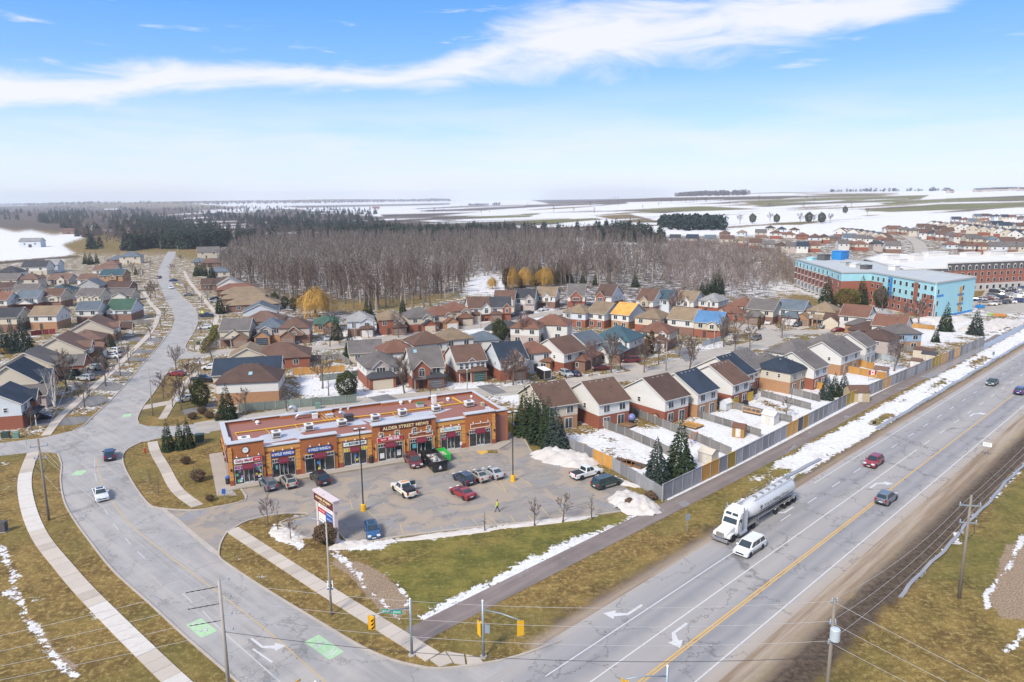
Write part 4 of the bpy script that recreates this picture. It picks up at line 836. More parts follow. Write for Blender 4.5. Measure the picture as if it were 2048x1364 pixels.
for k,poly in enumerate(([(505,886),(520,872),(560,862),(640,848),(690,840),(720,838),(735,848),(640,858),(600,866),(628,880),(612,888),(590,876),(540,886)],[(720,838),(760,836),(850,822),(905,817),(880,826),(830,836),(760,848),(742,846)])):
 sheet('roof_patch',[on_roof(*p)[:2]for p in poly],RZ+0.012,WETR);tag(bpy.data.objects['roof_patch'+('' if k==0 else '.001')],'pale wet patch on the plaza roof',None,None,'structure')
 # ---- houses
ROOFC=dict(br=(0.115,0.068,0.050),db=(0.082,0.052,0.042),rb=(0.165,0.082,0.056),tn=(0.21,0.155,0.10),gy=(0.125,0.112,0.105),dg=(0.05,0.052,0.058),nv=(0.028,0.040,0.060),bg=(0.105,0.128,0.150),gn=(0.055,0.105,0.075),og=(0.62,0.33,0.085),tl=(0.045,0.085,0.105),lg=(0.245,0.24,0.235),bb=(0.09,0.20,0.36),pb=(0.15,0.092,0.07))
ROOFN=dict(br='brown',db='dark brown',rb='rust brown',tn='tan',gy='grey brown',dg='charcoal',nv='navy',bg='blue grey',gn='green',og='bare orange board',tl='dark teal',lg='pale grey',bb='blue metal',pb='pinkish brown')
WALLC=dict(wh=(0.60,0.585,0.555),cr=(0.52,0.46,0.37),gr=(0.36,0.36,0.37),rd=(0.25,0.082,0.048),ob=(0.34,0.185,0.095),bb=(0.20,0.112,0.08),pk=(0.42,0.355,0.325),sb=(0.25,0.37,0.50),lb=(0.52,0.56,0.60),tnw=(0.40,0.32,0.20))
WALLN=dict(wh='white',cr='cream',gr='grey',rd='red brick',ob='orange brick',bb='brown brick',pk='pinkish',sb='sky blue',lb='pale blue',tnw='tan')
RM={k:shingle('shingles_'+k,c)for k,c in ROOFC.items()}
WM={k:mat('wall_'+k,c,0.75,0.20 if k in('rd','ob','bb')else 0.05,1.2,bump=0.12,bscale=14,stretch=(1,1,3),rnd=0.06)for k,c in WALLC.items()}
TRIM=mat('house_trim',(0.56,0.53,0.48),0.6,0.06,1);HGLASS=glass('house_glass',(0.035,0.045,0.055));GDOOR={k:mat('garage_door_'+k,c,0.6,0.06,2,stretch=(1,1,4))for k,c in dict(cr=(0.52,0.45,0.34),gr=(0.10,0.10,0.115),wh=(0.58,0.57,0.56),tl=(0.02,0.07,0.065),br=(0.20,0.14,0.11),nv=(0.02,0.035,0.06)).items()}
DOORM=mat('house_door',(0.06,0.045,0.04),0.5);VENTM=mat('roof_vent_metal',(0.26,0.24,0.23),0.5)
_wm={}
def win_mesh(w,h,kind):
 k=(round(w,2),round(h,2),kind)
 if k in _wm:return _wm[k]
 f=MB();t=0.09
 if kind=='arch':
  def P(e,zb):return[(-w/2-e,zb),(w/2+e,zb)]+[((w/2+e)*cos(pi*i/8),h-w/2+(w/2+e)*sin(pi*i/8))for i in range(9)]
  f.prismy(P(t,-t),-0.07,-0.005);g_=MB().prismy(P(0,0),-0.085,-0.072);f2=MB().box(-0.03,0.03,-0.1,-0.086,0,h).box(-w/2,w/2,-0.102,-0.088,h-w/2-0.03,h-w/2+0.03)
 else:
  f.box(-w/2-t,w/2+t,-0.07,-0.005,-t,h+t);g_=MB().box(-w/2,w/2,-0.085,-0.072,0,h);n=2 if w>0.9 else 1
  f2=MB()
  for i in range(1,n+(1 if w>1.7 else 0)):f2.box(-w/2+w*i/(n+(1 if w>1.7 else 0))-0.035,-w/2+w*i/(n+(1 if w>1.7 else 0))+0.035,-0.10,-0.086,0,h)
  if not f2.v:f2.box(-w/2,w/2,-0.10,-0.086,h/2-0.03,h/2+0.03)
 _wm[k]=(f.mesh('window',WFRAME),g_.mesh('pane',HGLASS),f2.mesh('mullion',WFRAME));return _wm[k]
SIDE={'f':0.0,'b':pi,'l':-pi/2,'r':pi/2}
class House:
 def __init__(s,parent,w,d):s.p,s.w,s.d=parent,w,d
 def pt(s,side,a,off=0.0):
  return{'f':(a,-s.d/2-off),'b':(-a,s.d/2+off),'l':(-s.w/2-off,-a),'r':(s.w/2+off,a)}[side]
 def win(s,side,a,z,w,h,kind='sq',off=0.0,parts=True):
  x,y=s.pt(side,a,off);m=win_mesh(w,h,kind)
  o=link('window',m[0],s.p,(x,y,z),(0,0,SIDE[side]));link('pane',m[1],o)
  if parts:link('mullion',m[2],o)
  return o
 def slab(s,name,side,a,z0,w,h,m,off=0.0,t=0.06):
  x,y=s.pt(side,a,off);return MB().box(-w/2,w/2,-t,-0.006,z0,z0+h).build(name,m,s.p,(x,y,0),SIDE[side])
def gable_roof(mb,x0,x1,d,h,rise,o=0.42,t=0.17,ox=0.35):
 k=rise/(d/2);ye=d/2+o;ze=h-o*k
 return mb.prismx([(-ye,ze),(-ye,ze+t),(0,h+rise+t),(ye,ze+t),(ye,ze),(0,h+rise)],x0-ox,x1+ox)
def hip_roof(mb,w,d,h,rise,o=0.42,t=0.15):
 a,b=w/2+o,d/2+o;r=max(w/2-d/2,0.25)if w>=d else 0.25;ry=0.0 if w>=d else d/2-w/2;z=h-o*rise/(min(w,d)/2)
 if w<d:r=0.0
 top=[(-r,-ry,h+rise+t),(r,ry,h+rise+t)]if w>=d else[(0,-ry,h+rise+t),(0,ry,h+rise+t)]
 v=[(-a,-b,z),(a,-b,z),(a,b,z),(-a,b,z),(-a,-b,z+t),(a,-b,z+t),(a,b,z+t),(-a,b,z+t)]+top
 f=[(0,3,2,1),(0,1,5,4),(1,2,6,5),(2,3,7,6),(3,0,4,7)]
 f+=[(4,5,9,8),(5,6,9),(6,7,8,9),(7,4,8)]if w>=d else[(4,5,8),(5,6,9,8),(6,7,9),(7,4,8,9)]
 return mb.add(v,f)
def front_gable(hs,a,w,h0,h1,proud,wm,rm,win=None,kind='sq',side='f',depth=4.0,z0=2.7,pitch=0.9):
 """cross gable that pokes out of one wall with its own little roof"""
 x,y=hs.pt(side,a);root=Matrix.Translation((x,y,0))@Matrix.Rotation(SIDE[side],4,'Z');rise=w/2*pitch
 mb=MB().prismy([(-w/2,z0),(w/2,z0),(w/2,h1),(0,h1+rise),(-w/2,h1)],-proud,0.3).xf(root);g_=mb.build('gable_wall',wm,hs.p)
 k=pitch;o=0.3;t=0.14
 r=MB().prismy([(-w/2-o,h1-o*k),(-w/2-o,h1-o*k+t),(0,h1+rise+t),(w/2+o,h1-o*k+t),(w/2+o,h1-o*k),(0,h1+rise)],-proud-0.3,depth).xf(root).build('gable_roof',rm,hs.p)
 MB().prismy([(-w/2-o,h1-o*k-.02),(-w/2-o,h1-o*k+t),(0,h1+rise+t),(w/2+o,h1-o*k+t),(w/2+o,h1-o*k-.02),(0,h1+rise-.04)],-proud-0.36,-proud-0.302).xf(root).build('barge_board',TRIM,r)
 if win:hs.win(side,a,h0,win[0],win[1],kind,proud)
def garage(hs,a,w,proud,h,wm,rm,dm,style='hip',side='f'):
 x,y=hs.pt(side,a);root=Matrix.Translation((x,y,0))@Matrix.Rotation(SIDE[side],4,'Z')
 MB().box(-w/2,w/2,-proud,-0.01,-0.05,h).xf(root).build('garage_wall',wm,hs.p)
 if style=='hip':
  mb=MB();e=0.35;mb.add([(-w/2-e,-proud-e,h-.1),(w/2+e,-proud-e,h-.1),(w/2+e,0,h-.1),(-w/2-e,0,h-.1),(-w/2-e,-proud-e,h+.05),(w/2+e,-proud-e,h+.05),(w/2+e,0.25,h+.05+(proud+e)*0.1),(-w/2-e,0.25,h+.05+(proud+e)*0.1),(-w/2+proud*.7,0.25,h+proud*0.5+0.35),(w/2-proud*.7,0.25,h+proud*0.5+0.35)],[(0,3,2,1),(0,1,5,4),(1,2,6,5),(3,0,4,7),(4,5,9,8),(5,6,9),(7,4,8),(2,3,7,8,9,6)])
  r=mb.xf(root).build('garage_roof',rm,hs.p)
 else:
  rise=w/2*0.7;mb=MB().prismy([(-w/2-.3,h-.2),(-w/2-.3,h-.05),(0,h+rise+.15),(w/2+.3,h-.05),(w/2+.3,h-.2),(0,h+rise)],-proud-0.35,2.5).xf(root);r=mb.build('garage_roof',rm,hs.p)
  MB().prismy([(-w/2,h-.01),(w/2,h-.01),(0,h+rise-.02)],-proud,-proud+0.15).xf(root).build('gable_wall',wm,hs.p)
 dw=min(w-0.9,4.9)
 dd=MB().box(-dw/2,dw/2,-proud-0.05,-proud-0.005,0.05,2.25).xf(root).build('garage_door',dm,hs.p)
 for k in range(1,4):MB().box(-dw/2+.03,dw/2-.03,-proud-0.062,-proud-0.051,0.05+0.55*k-.015,0.05+0.55*k+.015).xf(root).build('panel_joint',TRIM,dd)
HOUSES=[]
def house(px,py,ang,w,d,stl,roof,up,low,label,**k):
 """one house; (px, py) is where the photo shows the middle of its ridge. Local x runs along the ridge, the front looks to -y"""
 two=stl[0]=='2';h=k.get('h',5.1 if two else 2.9);pitch=k.get('pitch',0.56 if two else 0.5);rise=min(d,w if stl[1]=='h' else d)/2*pitch
 p=G(px,py,h+rise+0.15);z=float(zt(p.x,p.y));a=radians(ang)
 nm=k.get('name','house');o=empty(nm,(p.x,p.y,z),a,label,'house',k.get('group','houses of the subdivision'));hs=House(o,w,d);far=k.get('far',False)
 lowm,upm,rm=WM[low],WM[up],RM[roof];x0,x1=-w/2,w/2
 if two:
  MB().box(x0,x1,-d/2,d/2,-0.2,2.65).build('lower_wall',lowm,o);body=MB().box(x0-.03,x1+.03,-d/2-.03,d/2+.03,2.652,h)
 else:body=MB().box(x0,x1,-d/2,d/2,-0.2,h)
 b=body.build('upper_wall' if two else 'wall',upm if two else lowm,o)
 if stl[1]=='g':
  for s,xx in((-1,x0),(1,x1)):MB().prismx([(-d/2,h+.001),(d/2,h+.001),(0,h+rise-.02)],xx-0.03 if s<0 else xx-0.2,xx+0.2 if s<0 else xx+0.03).build('gable',upm,o)
  r=gable_roof(MB(),x0,x1,d,h,rise).build('roof',rm,o)
  if not far:
   kk=rise/(d/2);ye=d/2+.42;ze=h-.42*kk
   for xx in(x0-.41,x1+.352):MB().prismx([(-ye,ze-.04),(-ye,ze+.17),(0,h+rise+.17),(ye,ze+.17),(ye,ze-.04),(0,h+rise-.06)],xx,xx+0.058).build('barge_board',TRIM,r)
 else:r=hip_roof(MB(),w,d,h,rise).build('roof',rm,o)
 if far:
  if k.get('wins',True):
   for sd in('f','b','l','r'):
    L=w if sd in 'fb' else d
    for q in(-0.25,0.25):hs.win(sd,q*L,h-1.9,1.1,1.1,parts=False,off=0.03 if two else 0)
  return o
 if stl[1]=='g':
  for s in(-1,1):MB().box(x0-.3,x1+.3,s*(d/2+.47)-.05,s*(d/2+.47)+.05,h-.42*rise/(d/2)+.0,h-.42*rise/(d/2)+.12).build('gutter',TRIM,r)
 nv=k.get('vents',3)
 for q in range(nv):
  xx=(q-(nv-1)/2)*min(1.5,w/5);yy=0.55*k.get('ventside',1);MB().box(xx-.13,xx+.13,yy-.13,yy+.13,h+rise-0.35,h+rise+0.04).build('roof_vent',VENTM,r)
 MB().tube([(x0+w*.3,d*.22,h+rise*.4),(x0+w*.3,d*.22,h+rise*.56+.5)],0.06,6).build('vent_pipe',mat('dark_pipe',(0.05,0.05,0.05),0.6),r)
 up_z=h-1.85 if two else 0.95
 # back wall: two upper windows, patio door and a window
 if k.get('back',True):
  hs.win('b',-w*.26,up_z,1.35,1.25,off=.03 if two else 0);hs.win('b',w*.26,up_z,1.35,1.25,off=.03 if two else 0)
  if two:
   hs.win('b',w*.22,0.15,1.5,2.0);hs.win('b',-w*.25,0.55,1.5,1.55)
 for sd,key in(('l','left'),('r','right')):
  for a_,z_,w_,h_ in k.get(key,((-d*.12,up_z+.25,0.6,0.8),(d*.2,up_z+.25,0.6,0.8))):hs.win(sd,a_,z_,w_,h_,off=.03 if two else 0)
  # front
 if k.get('front',True):
  gp=k.get('garage')
  if gp:garage(hs,gp[0],gp[1],gp[2],2.75,WM[gp[3]],rm if len(gp)<7 else RM[gp[6]],GDOOR[gp[4]],gp[5])
  for(a_,z_,w_,h_,kd)in k.get('fw',((-w*.26,up_z,1.3,1.3,'sq'),(w*.26,up_z,1.3,1.3,'sq'))):hs.win('f',a_,z_,w_,h_,kd,off=.03 if two else 0)
  for g_ in k.get('gables',()):front_gable(hs,g_[0],g_[1],g_[2],g_[3],g_[4],WM[g_[5]],RM[g_[6]]if len(g_)>6 else rm,(1.35,1.35)if len(g_)<8 else g_[7],'sq' if len(g_)<9 else g_[8],z0=2.66 if two else 0.0,pitch=0.85 if len(g_)<10 else g_[9])
  da=k.get('door',-w*.1);hs.slab('front_door','f',da,0.1,1.0,2.1,DOORM)
  if k.get('porch'):
   pa,pw,pd=k['porch'];x,y=hs.pt('f',pa)
   pr_=MB().add([(x-pw/2,y-pd,2.6),(x+pw/2,y-pd,2.6),(x+pw/2,y+.02,3.1),(x-pw/2,y+.02,3.1),(x-pw/2,y-pd,2.45),(x+pw/2,y-pd,2.45),(x+pw/2,y+.02,2.45),(x-pw/2,y+.02,2.45)],[(0,1,2,3),(4,7,6,5),(0,4,5,1),(1,5,6,2),(3,7,4,0)]).build('porch_roof',rm,o)
   for q in(-1,1):MB().box(x+q*(pw/2-.15)-.08,x+q*(pw/2-.15)+.08,y-pd+.1,y-pd+.26,0.0,2.45).build('porch_post',TRIM,o)
 if k.get('skylight'):
  q=k['skylight'];yy=q[1];zz=h+rise*(1-abs(yy)/(d/2))+.18;sl=atan(rise/(d/2))*(1 if yy<0 else-1)
  MB().box(-.4,.4,-.5,.5,0,.12).xf(Matrix.Translation((q[0],yy,zz))@Matrix.Rotation(sl,4,'X')).build('skylight',mat('skylight_glass',(0.25,0.42,0.46),0.1),r)
 HOUSES.append(o);return o
def HL(roof,up,low,two,hint):
 l='%s roofed %s house, %s'%(ROOFN[roof],WALLN[up]if two else WALLN[low],hint);return l if len(l.split())<17 else '%s roofed house, %s'%(ROOFN[roof],hint)
GAR=lambda a,w=5.2,p=2.2,wm='rd',dm='wh',st_='hip',*r:(a,w,p,wm,dm,st_,*r)
T=[
# row beside the timber fence, backs to the highway
(1095,763,206,7.2,11.2,'2g','br','cr','ob','just behind the row of spruces',dict(vents=4)),
(1195,758,210,7.4,11.2,'2g','br','wh','rd','second from the spruces in the fence row',dict(vents=4,right=((-2.0,3.1,.7,.9),(1.0,3.3,.7,.9)))),
(1311,750,217,7.0,11.6,'2g','db','wh','rd','with a small yellow lean-to at its foot',dict(right=((-1.0,3.4,.7,.9),))),
(1371,740,221,7.0,11.4,'2g','nv','wh','ob','between two brown roofed houses of the fence row',dict(vents=4)),
(1437,724,222,6.8,11.6,'2g','br','wh','rd','with mustard privacy screens behind it',dict(vents=4,right=((-2.0,0.9,.8,.9),(0.5,0.9,.8,.9)))),
(1449,709,222,6.8,12.0,'2g','nv','wh','rd','half hidden behind the mustard screened house',dict(vents=3)),
(1478,699,222,7.2,11.4,'2g','gy','wh','rd','beside the green covered gazebo',dict(vents=4)),
(1563,713,222,8.0,9.0,'2h','nv','cr','ob','hip roofed one behind the green covered gazebo',{}),
(1599,699,222,6.8,11.0,'2g','gy','wh','rd','nearest the honey coloured fences',dict(vents=3)),
(1665,677,223,11.5,10.0,'2g','gy','wh','ob','wide one above the honey coloured fences',dict(vents=5)),
(1706,663,223,6.6,10.0,'2g','gy','wh','gr','with a plain white gable past the wide grey roof',{}),
(1757,655,223,8.5,9.0,'2h','db','pk','pk','beside the sky blue house',{}),
(1803,646,182,7.6,8.5,'2h','gy','sb','ob','above the orange deck near the fence end',{}),
(1786,629,140,9.0,10.0,'2g','rb','wh','cr','directly behind the sky blue house',{}),
(1590,678,222,13.0,9.0,'2h','gy','wh','wh','long hip roofed one before the cul-de-sac',{}),
(1655,666,222,12.0,10.0,'2h','gy','wh','wh','hip roofed one in front of the red parked car',{}),
(1532,705,222,8.0,9.0,'2h','gy','wh','cr','hidden behind the navy hip roof',{}),
# facing the plaza across the back street
(757,702,24,8.6,10.5,'2h','gy','wh','rd','with the cream double garage door facing the plaza',dict(garage=(-1.0,6.2,2.4,'rd','cr','hip','dg'),gables=((-1.0,4.0,3.4,4.9,0.6,'pk','gy',(2.0,1.4)),),fw=((2.8,3.3,1.2,1.1,'sq'),),door=3.2)),
(846,693,18,7.6,10.5,'2g','gy','wh','rd','with an arched window in a red brick gable',dict(pitch=0.72,garage=(1.6,3.9,1.4,'rd','gr','hip','dg'),gables=((-1.6,4.0,3.1,4.9,0.7,'rd','gy',(1.3,2.0),'arch',1.0),),fw=((2.0,3.2,1.7,1.5,'sq'),),porch=(-1.8,3.6,1.5),door=-1.8,skylight=(-2.2,-1.2),left=())),
(930,689,20,7.6,10.5,'2g','br','wh','rd','with the dark green garage door and four front windows',dict(garage=(1.7,3.8,1.3,'rd','tl','hip'),gables=((0.1,2.2,3.2,4.9,0.1,'wh','br',(0.6,1.3)),),fw=((-2.6,3.2,.8,1.3,'sq'),(-1.2,3.2,.8,1.3,'sq'),(1.7,3.2,.8,1.3,'sq'),(2.9,3.2,.8,1.3,'sq')),porch=(-2.0,3.2,1.5),left=((0,3.3,.5,.9),(-2.5,0.6,.7,.7)))),
(1012,683,22,7.4,10.5,'2g','nv','lb','rd','between the green garage and the orange bungalow',dict(pitch=0.66,garage=(1.2,4.0,1.2,'rd','br','hip','br'),gables=((1.2,3.8,3.2,4.9,0.5,'pk','pb',(1.1,1.5),'sq',1.0),),fw=())),
(1092,696,150,8.0,11.0,'1h','rb','ob','ob','bungalow with an open garage beside the black trailer',dict(garage=None)),
(1150,688,150,11.0,11.0,'1h','rb','bb','bb','bungalow with a small white dormer near the bare trees',dict(gables=((-3.0,2.6,1.0,2.4,0.8,'ob','rb',(1.0,1.2)),))),
(1066,681,20,8.0,8.0,'2h','rb','wh','wh','small hip roofed one behind the navy roof',{}),
(1119,673,44,8.6,11.0,'2g','br','wh','rd','with a white gable behind the rust brown bungalows',{}),
(1164,663,46,8.0,9.0,'2g','bg','lb','lb','blue grey one behind the rust brown bungalows',{}),
(1237,650,-32,11.5,11.0,'2h','tl','wh','bb','large teal one in the middle block',dict(gables=((3.2,3.0,3.3,4.6,0.6,'wh','tl'),),garage=(3.2,5.0,3.0,'rd','cr','gable'))),
(1205,682,-28,13.0,8.0,'1h','bg','bb','bb','bungalow before the teal roof',dict(gables=((2.0,3.4,1.0,2.6,0.6,'wh','bg',(.9,.8)),))),
(1316,642,-28,9.6,8.6,'2h','rb','cr','bb','right of the teal roof with a brick garage',dict(gables=((3.0,2.4,3.3,4.6,0.5,'wh','rb'),),garage=(2.4,5.0,3.4,'bb','wh','gable'))),
(1375,615,-35,9.0,11.0,'2g','tn','wh','bb','tan one behind the tall bare maple',{}),
(1308,616,-35,9.0,10.0,'2h','tn','cr','rd','between the orange boarded roof and the bare maple',{}),
(1424,622,-30,8.4,10.0,'2g','bb','cr','rd','blue metal roofed one at the street corner',dict(gables=((1.6,3.2,3.2,4.6,0.6,'cr','bb',(1.2,1.3),'sq',0.6),),left=((0,3.2,1.2,1.2),(0,.6,1.5,1.4)))),
# row with backs to us in the middle block
(1258,605,140,6.8,11.5,'2g','og','wh','ob','being reroofed',dict(vents=2)),
(1210,603,140,7.0,11.5,'2g','tn','wh','rd','left of the orange boarded roof',{}),
(1160,607,150,8.5,9.5,'2h','tn','lb','rd','with a small corner gable left of two tall white backs',{}),
(1106,628,165,11.0,9.0,'2h','rb','wh','wh','rust brown with white back beside the birch clump',{}),
(1056,634,165,9.0,9.0,'2h','rb','wh','pk','rust brown behind the leafless pink tree',{}),
(1008,640,170,11.0,8.5,'1h','dg','wh','wh','low slate coloured roof behind the bushy pine',dict(h=3.6)),
(966,661,195,8.0,8.0,'1h','bg','wh','wh','low roof left of the bushy pine',{}),
(905,654,205,9.0,9.5,'2h','tn','wh','rd','tan hip over a plain white back',{}),
(850,661,205,9.5,9.5,'2h','br','wh','rd','brown hip over a white back with a patio door',dict(vents=4)),
(790,678,200,9.0,9.0,'2h','rb','wh','pk','rust hip behind the cream garage house',dict(h=4.4)),
(729,679,195,9.0,10.0,'1g','gy','cr','cr','plain bungalow behind the tall spruce',{}),
# across the crescent, fronts towards us
(720,622,12,8.6,10.5,'2h','lg','lb','bb','with a balcony and a white garage door',dict(garage=(2.0,4.4,1.8,'bb','wh','hip','br'),gables=((2.0,4.2,3.2,4.8,0.6,'lb','lg',(1.4,1.4),'arch',.6),),fw=((-2.2,2.9,1.1,1.8,'sq'),))),
(778,620,15,8.0,10.5,'2h','tn','rd','rd','all brick one behind the dark bare tree',dict(garage=(2.6,4.6,2.4,'bb','br','hip','br'),gables=((2.6,3.6,3.0,4.4,1.4,'pk','gy',(1.5,1.5),'arch',.7),))),
(836,614,20,9.0,10.5,'2h','gy','cr','rd','with a blue grey garage roof and a white car',dict(garage=(2.2,4.4,2.6,'rd','cr','gable','dg'),gables=((1.8,3.2,3.2,4.6,0.4,'cr','gy',(1.5,1.0)),))),
(878,610,22,9.0,10.0,'2h','rb','cr','ob','with an orange brick garage gable',dict(garage=(2.2,4.6,3.2,'ob','wh','gable'),gables=((1.8,3.0,3.2,4.6,0.4,'cr','rb',(1.3,1.2)),))),
(908,602,24,9.5,10.0,'2h','rb','cr','bb','with an arched window left of the long white gable',dict(garage=(2.2,4.6,3.0,'bb','cr','hip'),gables=((2.4,3.4,3.2,4.7,0.5,'cr','rb',(1.4,1.5),'arch',.6),))),
(956,593,10,8.4,11.5,'2g','br','wh','rd','brown one with a white gable and arched front window',dict(garage=(-2.0,4.2,1.5,'rd','cr','hip'),gables=((2.2,3.6,3.1,4.9,0.6,'wh','nv',(1.2,1.9),'arch',1.0),),fw=((-1.6,3.1,1.3,1.3,'sq'),))),
(1000,593,2,7.6,11.0,'2g','dg','wh','rd','charcoal one with a red brick front gable',dict(garage=(-1.6,4.2,1.5,'bb','br','hip','br'),gables=((2.4,3.2,3.1,4.9,0.5,'rd','dg',(1.0,1.4),'sq',1.0),))),
(1011,580,-6,8.0,11.0,'2g','br','wh','cr','brown one right behind the charcoal roof',dict(gables=((2.2,3.0,3.1,4.9,0.5,'cr','br',(1.0,1.4),'sq',1.0),))),
(1052,577,-10,8.4,11.0,'2g','dg','wh','pk','slate roof with pinkish front gable at the wood edge',dict(gables=((2.2,3.4,3.1,4.9,0.5,'pk','dg',(1.2,1.5),'sq',1.0),))),
(1096,573,-14,8.0,11.0,'2g','tn','wh','bb','tan brown one below the golden willows',dict(gables=((0.6,3.2,3.1,4.8,0.4,'wh','tn',(1.2,1.3),'sq',.9),),porch=(-1,4,1.4))),
(1154,567,-8,7.0,11.0,'2g','gy','wh','rd','with three windows in a red gable',dict(pitch=.75,gables=((0.0,4.6,3.0,4.6,0.6,'rd','gy',(2.4,1.3),'sq',1.1),),fw=())),
(1219,568,-34,7.4,11.0,'2g','db','wh','rd','with a red gable near the wood edge',dict(pitch=.75,gables=((-1.0,4.0,3.0,4.6,0.6,'rd','db',(2.2,1.3),'sq',1.1),),fw=())),
(1302,577,-36,7.2,11.0,'2g','br','wh','bb','with an arched window in a tan gable at the wood edge',dict(pitch=.7,gables=((0.0,3.8,2.9,4.7,0.6,'tnw','br',(1.4,1.8),'arch',1.0),),fw=())),
(1333,579,-36,7.4,11.0,'2g','tl','lb','lb','dark teal one in the row at the wood edge',dict(gables=((-1.0,3.0,3.1,4.6,0.5,'lb','tl',(.7,.8),'sq',1.0),))),
(1381,581,-36,7.4,11.0,'2g','tn','wh','bb','with a tall white arched gable',dict(gables=((0.6,3.2,2.9,4.8,0.5,'wh','tn',(1.3,2.0),'arch',1.0),),fw=((-2.4,3.0,1.1,1.2,'sq'),))),
(1427,586,-38,8.2,10.0,'2h','lg','wh','rd','grey hip roofed end of the row at the wood edge',dict(gables=((0.6,2.6,2.9,4.6,0.5,'wh','lg',(.8,1.9),'arch',1.0),))),
# round the cul-de-sac
(1487,594,-38,9.0,9.0,'2h','rb','cr','cr','small brown hip behind the cul-de-sac',{}),(1468,607,-38,11.0,10.0,'1h','rb','rd','rd','brick bungalow behind the blue metal roof',dict(gables=((-2.4,3.0,1.0,2.5,0.6,'cr','rb'),))),
(1531,598,-38,9.4,10.5,'2g','gy','cr','bb','grey brown one with a cream end gable at the cul-de-sac',dict(garage=(-1.5,6.5,3.2,'bb','br','hip'))),
(1590,599,-38,9.0,10.0,'2g','bg','lb','rd','blue grey one with a pointed corner turret',dict(garage=(1.0,6.0,3.6,'rd','wh','hip'),turret=1)),
(1650,603,-38,9.5,9.5,'2h','tn','cr','cr','tan hip left of the cut-leaf pines',{}),(1632,617,-38,11.0,9.5,'1h','tn','ob','ob','tan bungalow with a basketball net',dict(garage=(-2.6,4.8,2.4,'ob','br','gable'),porch=(2.4,3.4,1.8))),
(1717,609,-38,8.6,11.0,'2g','rb','wh','wh','light brown one with a white end gable before the blue building',{}),(1686,622,-38,10.0,10.0,'1g','br','cr','cr','brown bungalow with a cream garage at the cul-de-sac',dict(garage=(-2.0,5.0,2.2,'cr','cr','gable'))),
(1769,620,-38,8.5,8.5,'2h','lg','wh','wh','pale grey hip before the snowy lot',{}),(1735,631,-38,11.0,10.0,'1h','gy','ob','ob','bungalow with a tiny white dormer by the red car',{}),(1742,642,-38,11.0,9.0,'1h','db','bb','bb','dark brown bungalow behind the sky blue house',{}),
# right of the main street
(475,636,6,8.6,10.0,'2g','gy','cr','bb','with a round corner porch behind the hedge',dict(gables=((0.0,5.2,2.9,3.6,1.6,'cr','tn',(.9,.6),'sq',.7),),garage=(2.2,4.4,2.6,'bb','br','gable','tn'),porch=(-2.2,3.6,2.6),fw=())),
(543,635,8,8.0,9.5,'2h','bg','pk','ob','blue grey one with a navy garage door',dict(gables=((-1.0,3.6,3.2,4.6,.6,'pk','bg',(1.5,1.4),'arch',.5),),garage=(-2.0,4.6,2.6,'ob','nv','gable','bg'))),
(591,633,10,9.0,10.0,'2h','br','pk','bb','brown one with two white cars in its drive',dict(gables=((0.0,5.4,3.0,3.4,1.4,'bb','tn',(1.3,.9),'arch',.8),),garage=(-2.0,4.4,2.4,'bb','br','gable','tn'),fw=())),
(652,630,14,8.0,10.0,'1h','gn','ob','ob','green roofed bungalow left of the tall spruce',dict(garage=(1.0,4.6,3.4,'ob','br','gable'))),
(528,621,6,13.0,11.0,'1h','pb','ob','ob','wide brown hip behind the navy garage house',{}),
(521,604,104,11.0,12.0,'2g','bg','lb','ob','with a broad pale gable below the long tan roofs',dict(h=4.2,pitch=.45)),
(505,592,16,20.0,12.0,'1h','tn','bb','bb','nearest of the long tan roofs climbing the street',dict(pitch=.42)),(494,582,16,20.0,11.0,'1h','tn','bb','bb','second of the long tan roofs climbing the street',dict(pitch=.42)),(487,573,16,19.0,11.0,'1h','tn','bb','bb','third of the long tan roofs climbing the street',dict(pitch=.42)),(474,566,16,18.0,11.0,'1h','rb','bb','bb','rust brown long roof past the tan ones',dict(pitch=.42)),
(459,554,108,10.0,11.0,'2g','lg','wh','nv' if 0 else 'wh','white gable with a navy side before the wood',dict(h=4.4)),(428,556,16,12.0,10.0,'1g','db','bb','bb','dark red roof left of the white gable',{}),(437,533,20,12.0,10.0,'1h','bg','cr','cr','grey roof behind the cluster of roadside spruces',{}),(421,516,20,12.0,11.0,'1h','pb','bb','bb','brown roof below the big grey hilltop house',{}),(416,493,20,16.0,13.0,'2g','gy','cr','cr','big grey one on the right of the street crest',{}),(398,515,20,10.0,10.0,'1h','bg','cr','cr','small blue grey roof by the street crest',{}),
(562,684,14,15.0,12.0,'1h','br','rd','rd','wide brown hip roofed bungalow before the crescent',dict(vents=2)),(497,689,104,9.0,9.5,'1g','tn','cr','cr','tan gable between navy roof and hedge',dict(h=3.4)),
(497,714,12,15.0,9.0,'2g','nv','cr','cr','long navy roof behind the skylight house',dict(h=4.4,pitch=.62)),(500,727,10,13.0,10.0,'2h','db','wh','ob','dark brown hip with a skylight beside the green fence',dict(skylight=(.5,-3.0),fw=(),door=5,front=False,left=(),right=((2.0,.3,1.4,2.0),(2.0,3.1,1.2,1.3)))),
# left of the main street
(30,722,106,10.0,11.0,'2g','nv','cr','rd','navy one with a side window behind the white birch',dict(pitch=.7,gables=((0.0,6.5,3.2,4.4,1.6,'rd','nv',(1.2,1.3),'sq',.75),),left=((-1.0,3.0,1.1,1.0),))),(2,773,106,9.0,9.0,'2g','nv','lb','rd','with a brick gable and pale blue porch at the picture edge',dict(gables=((2.2,3.4,3.2,4.6,1.0,'rd','nv',(.9,1.4),'sq',1.0),),porch=(-1.0,6,2.2))),
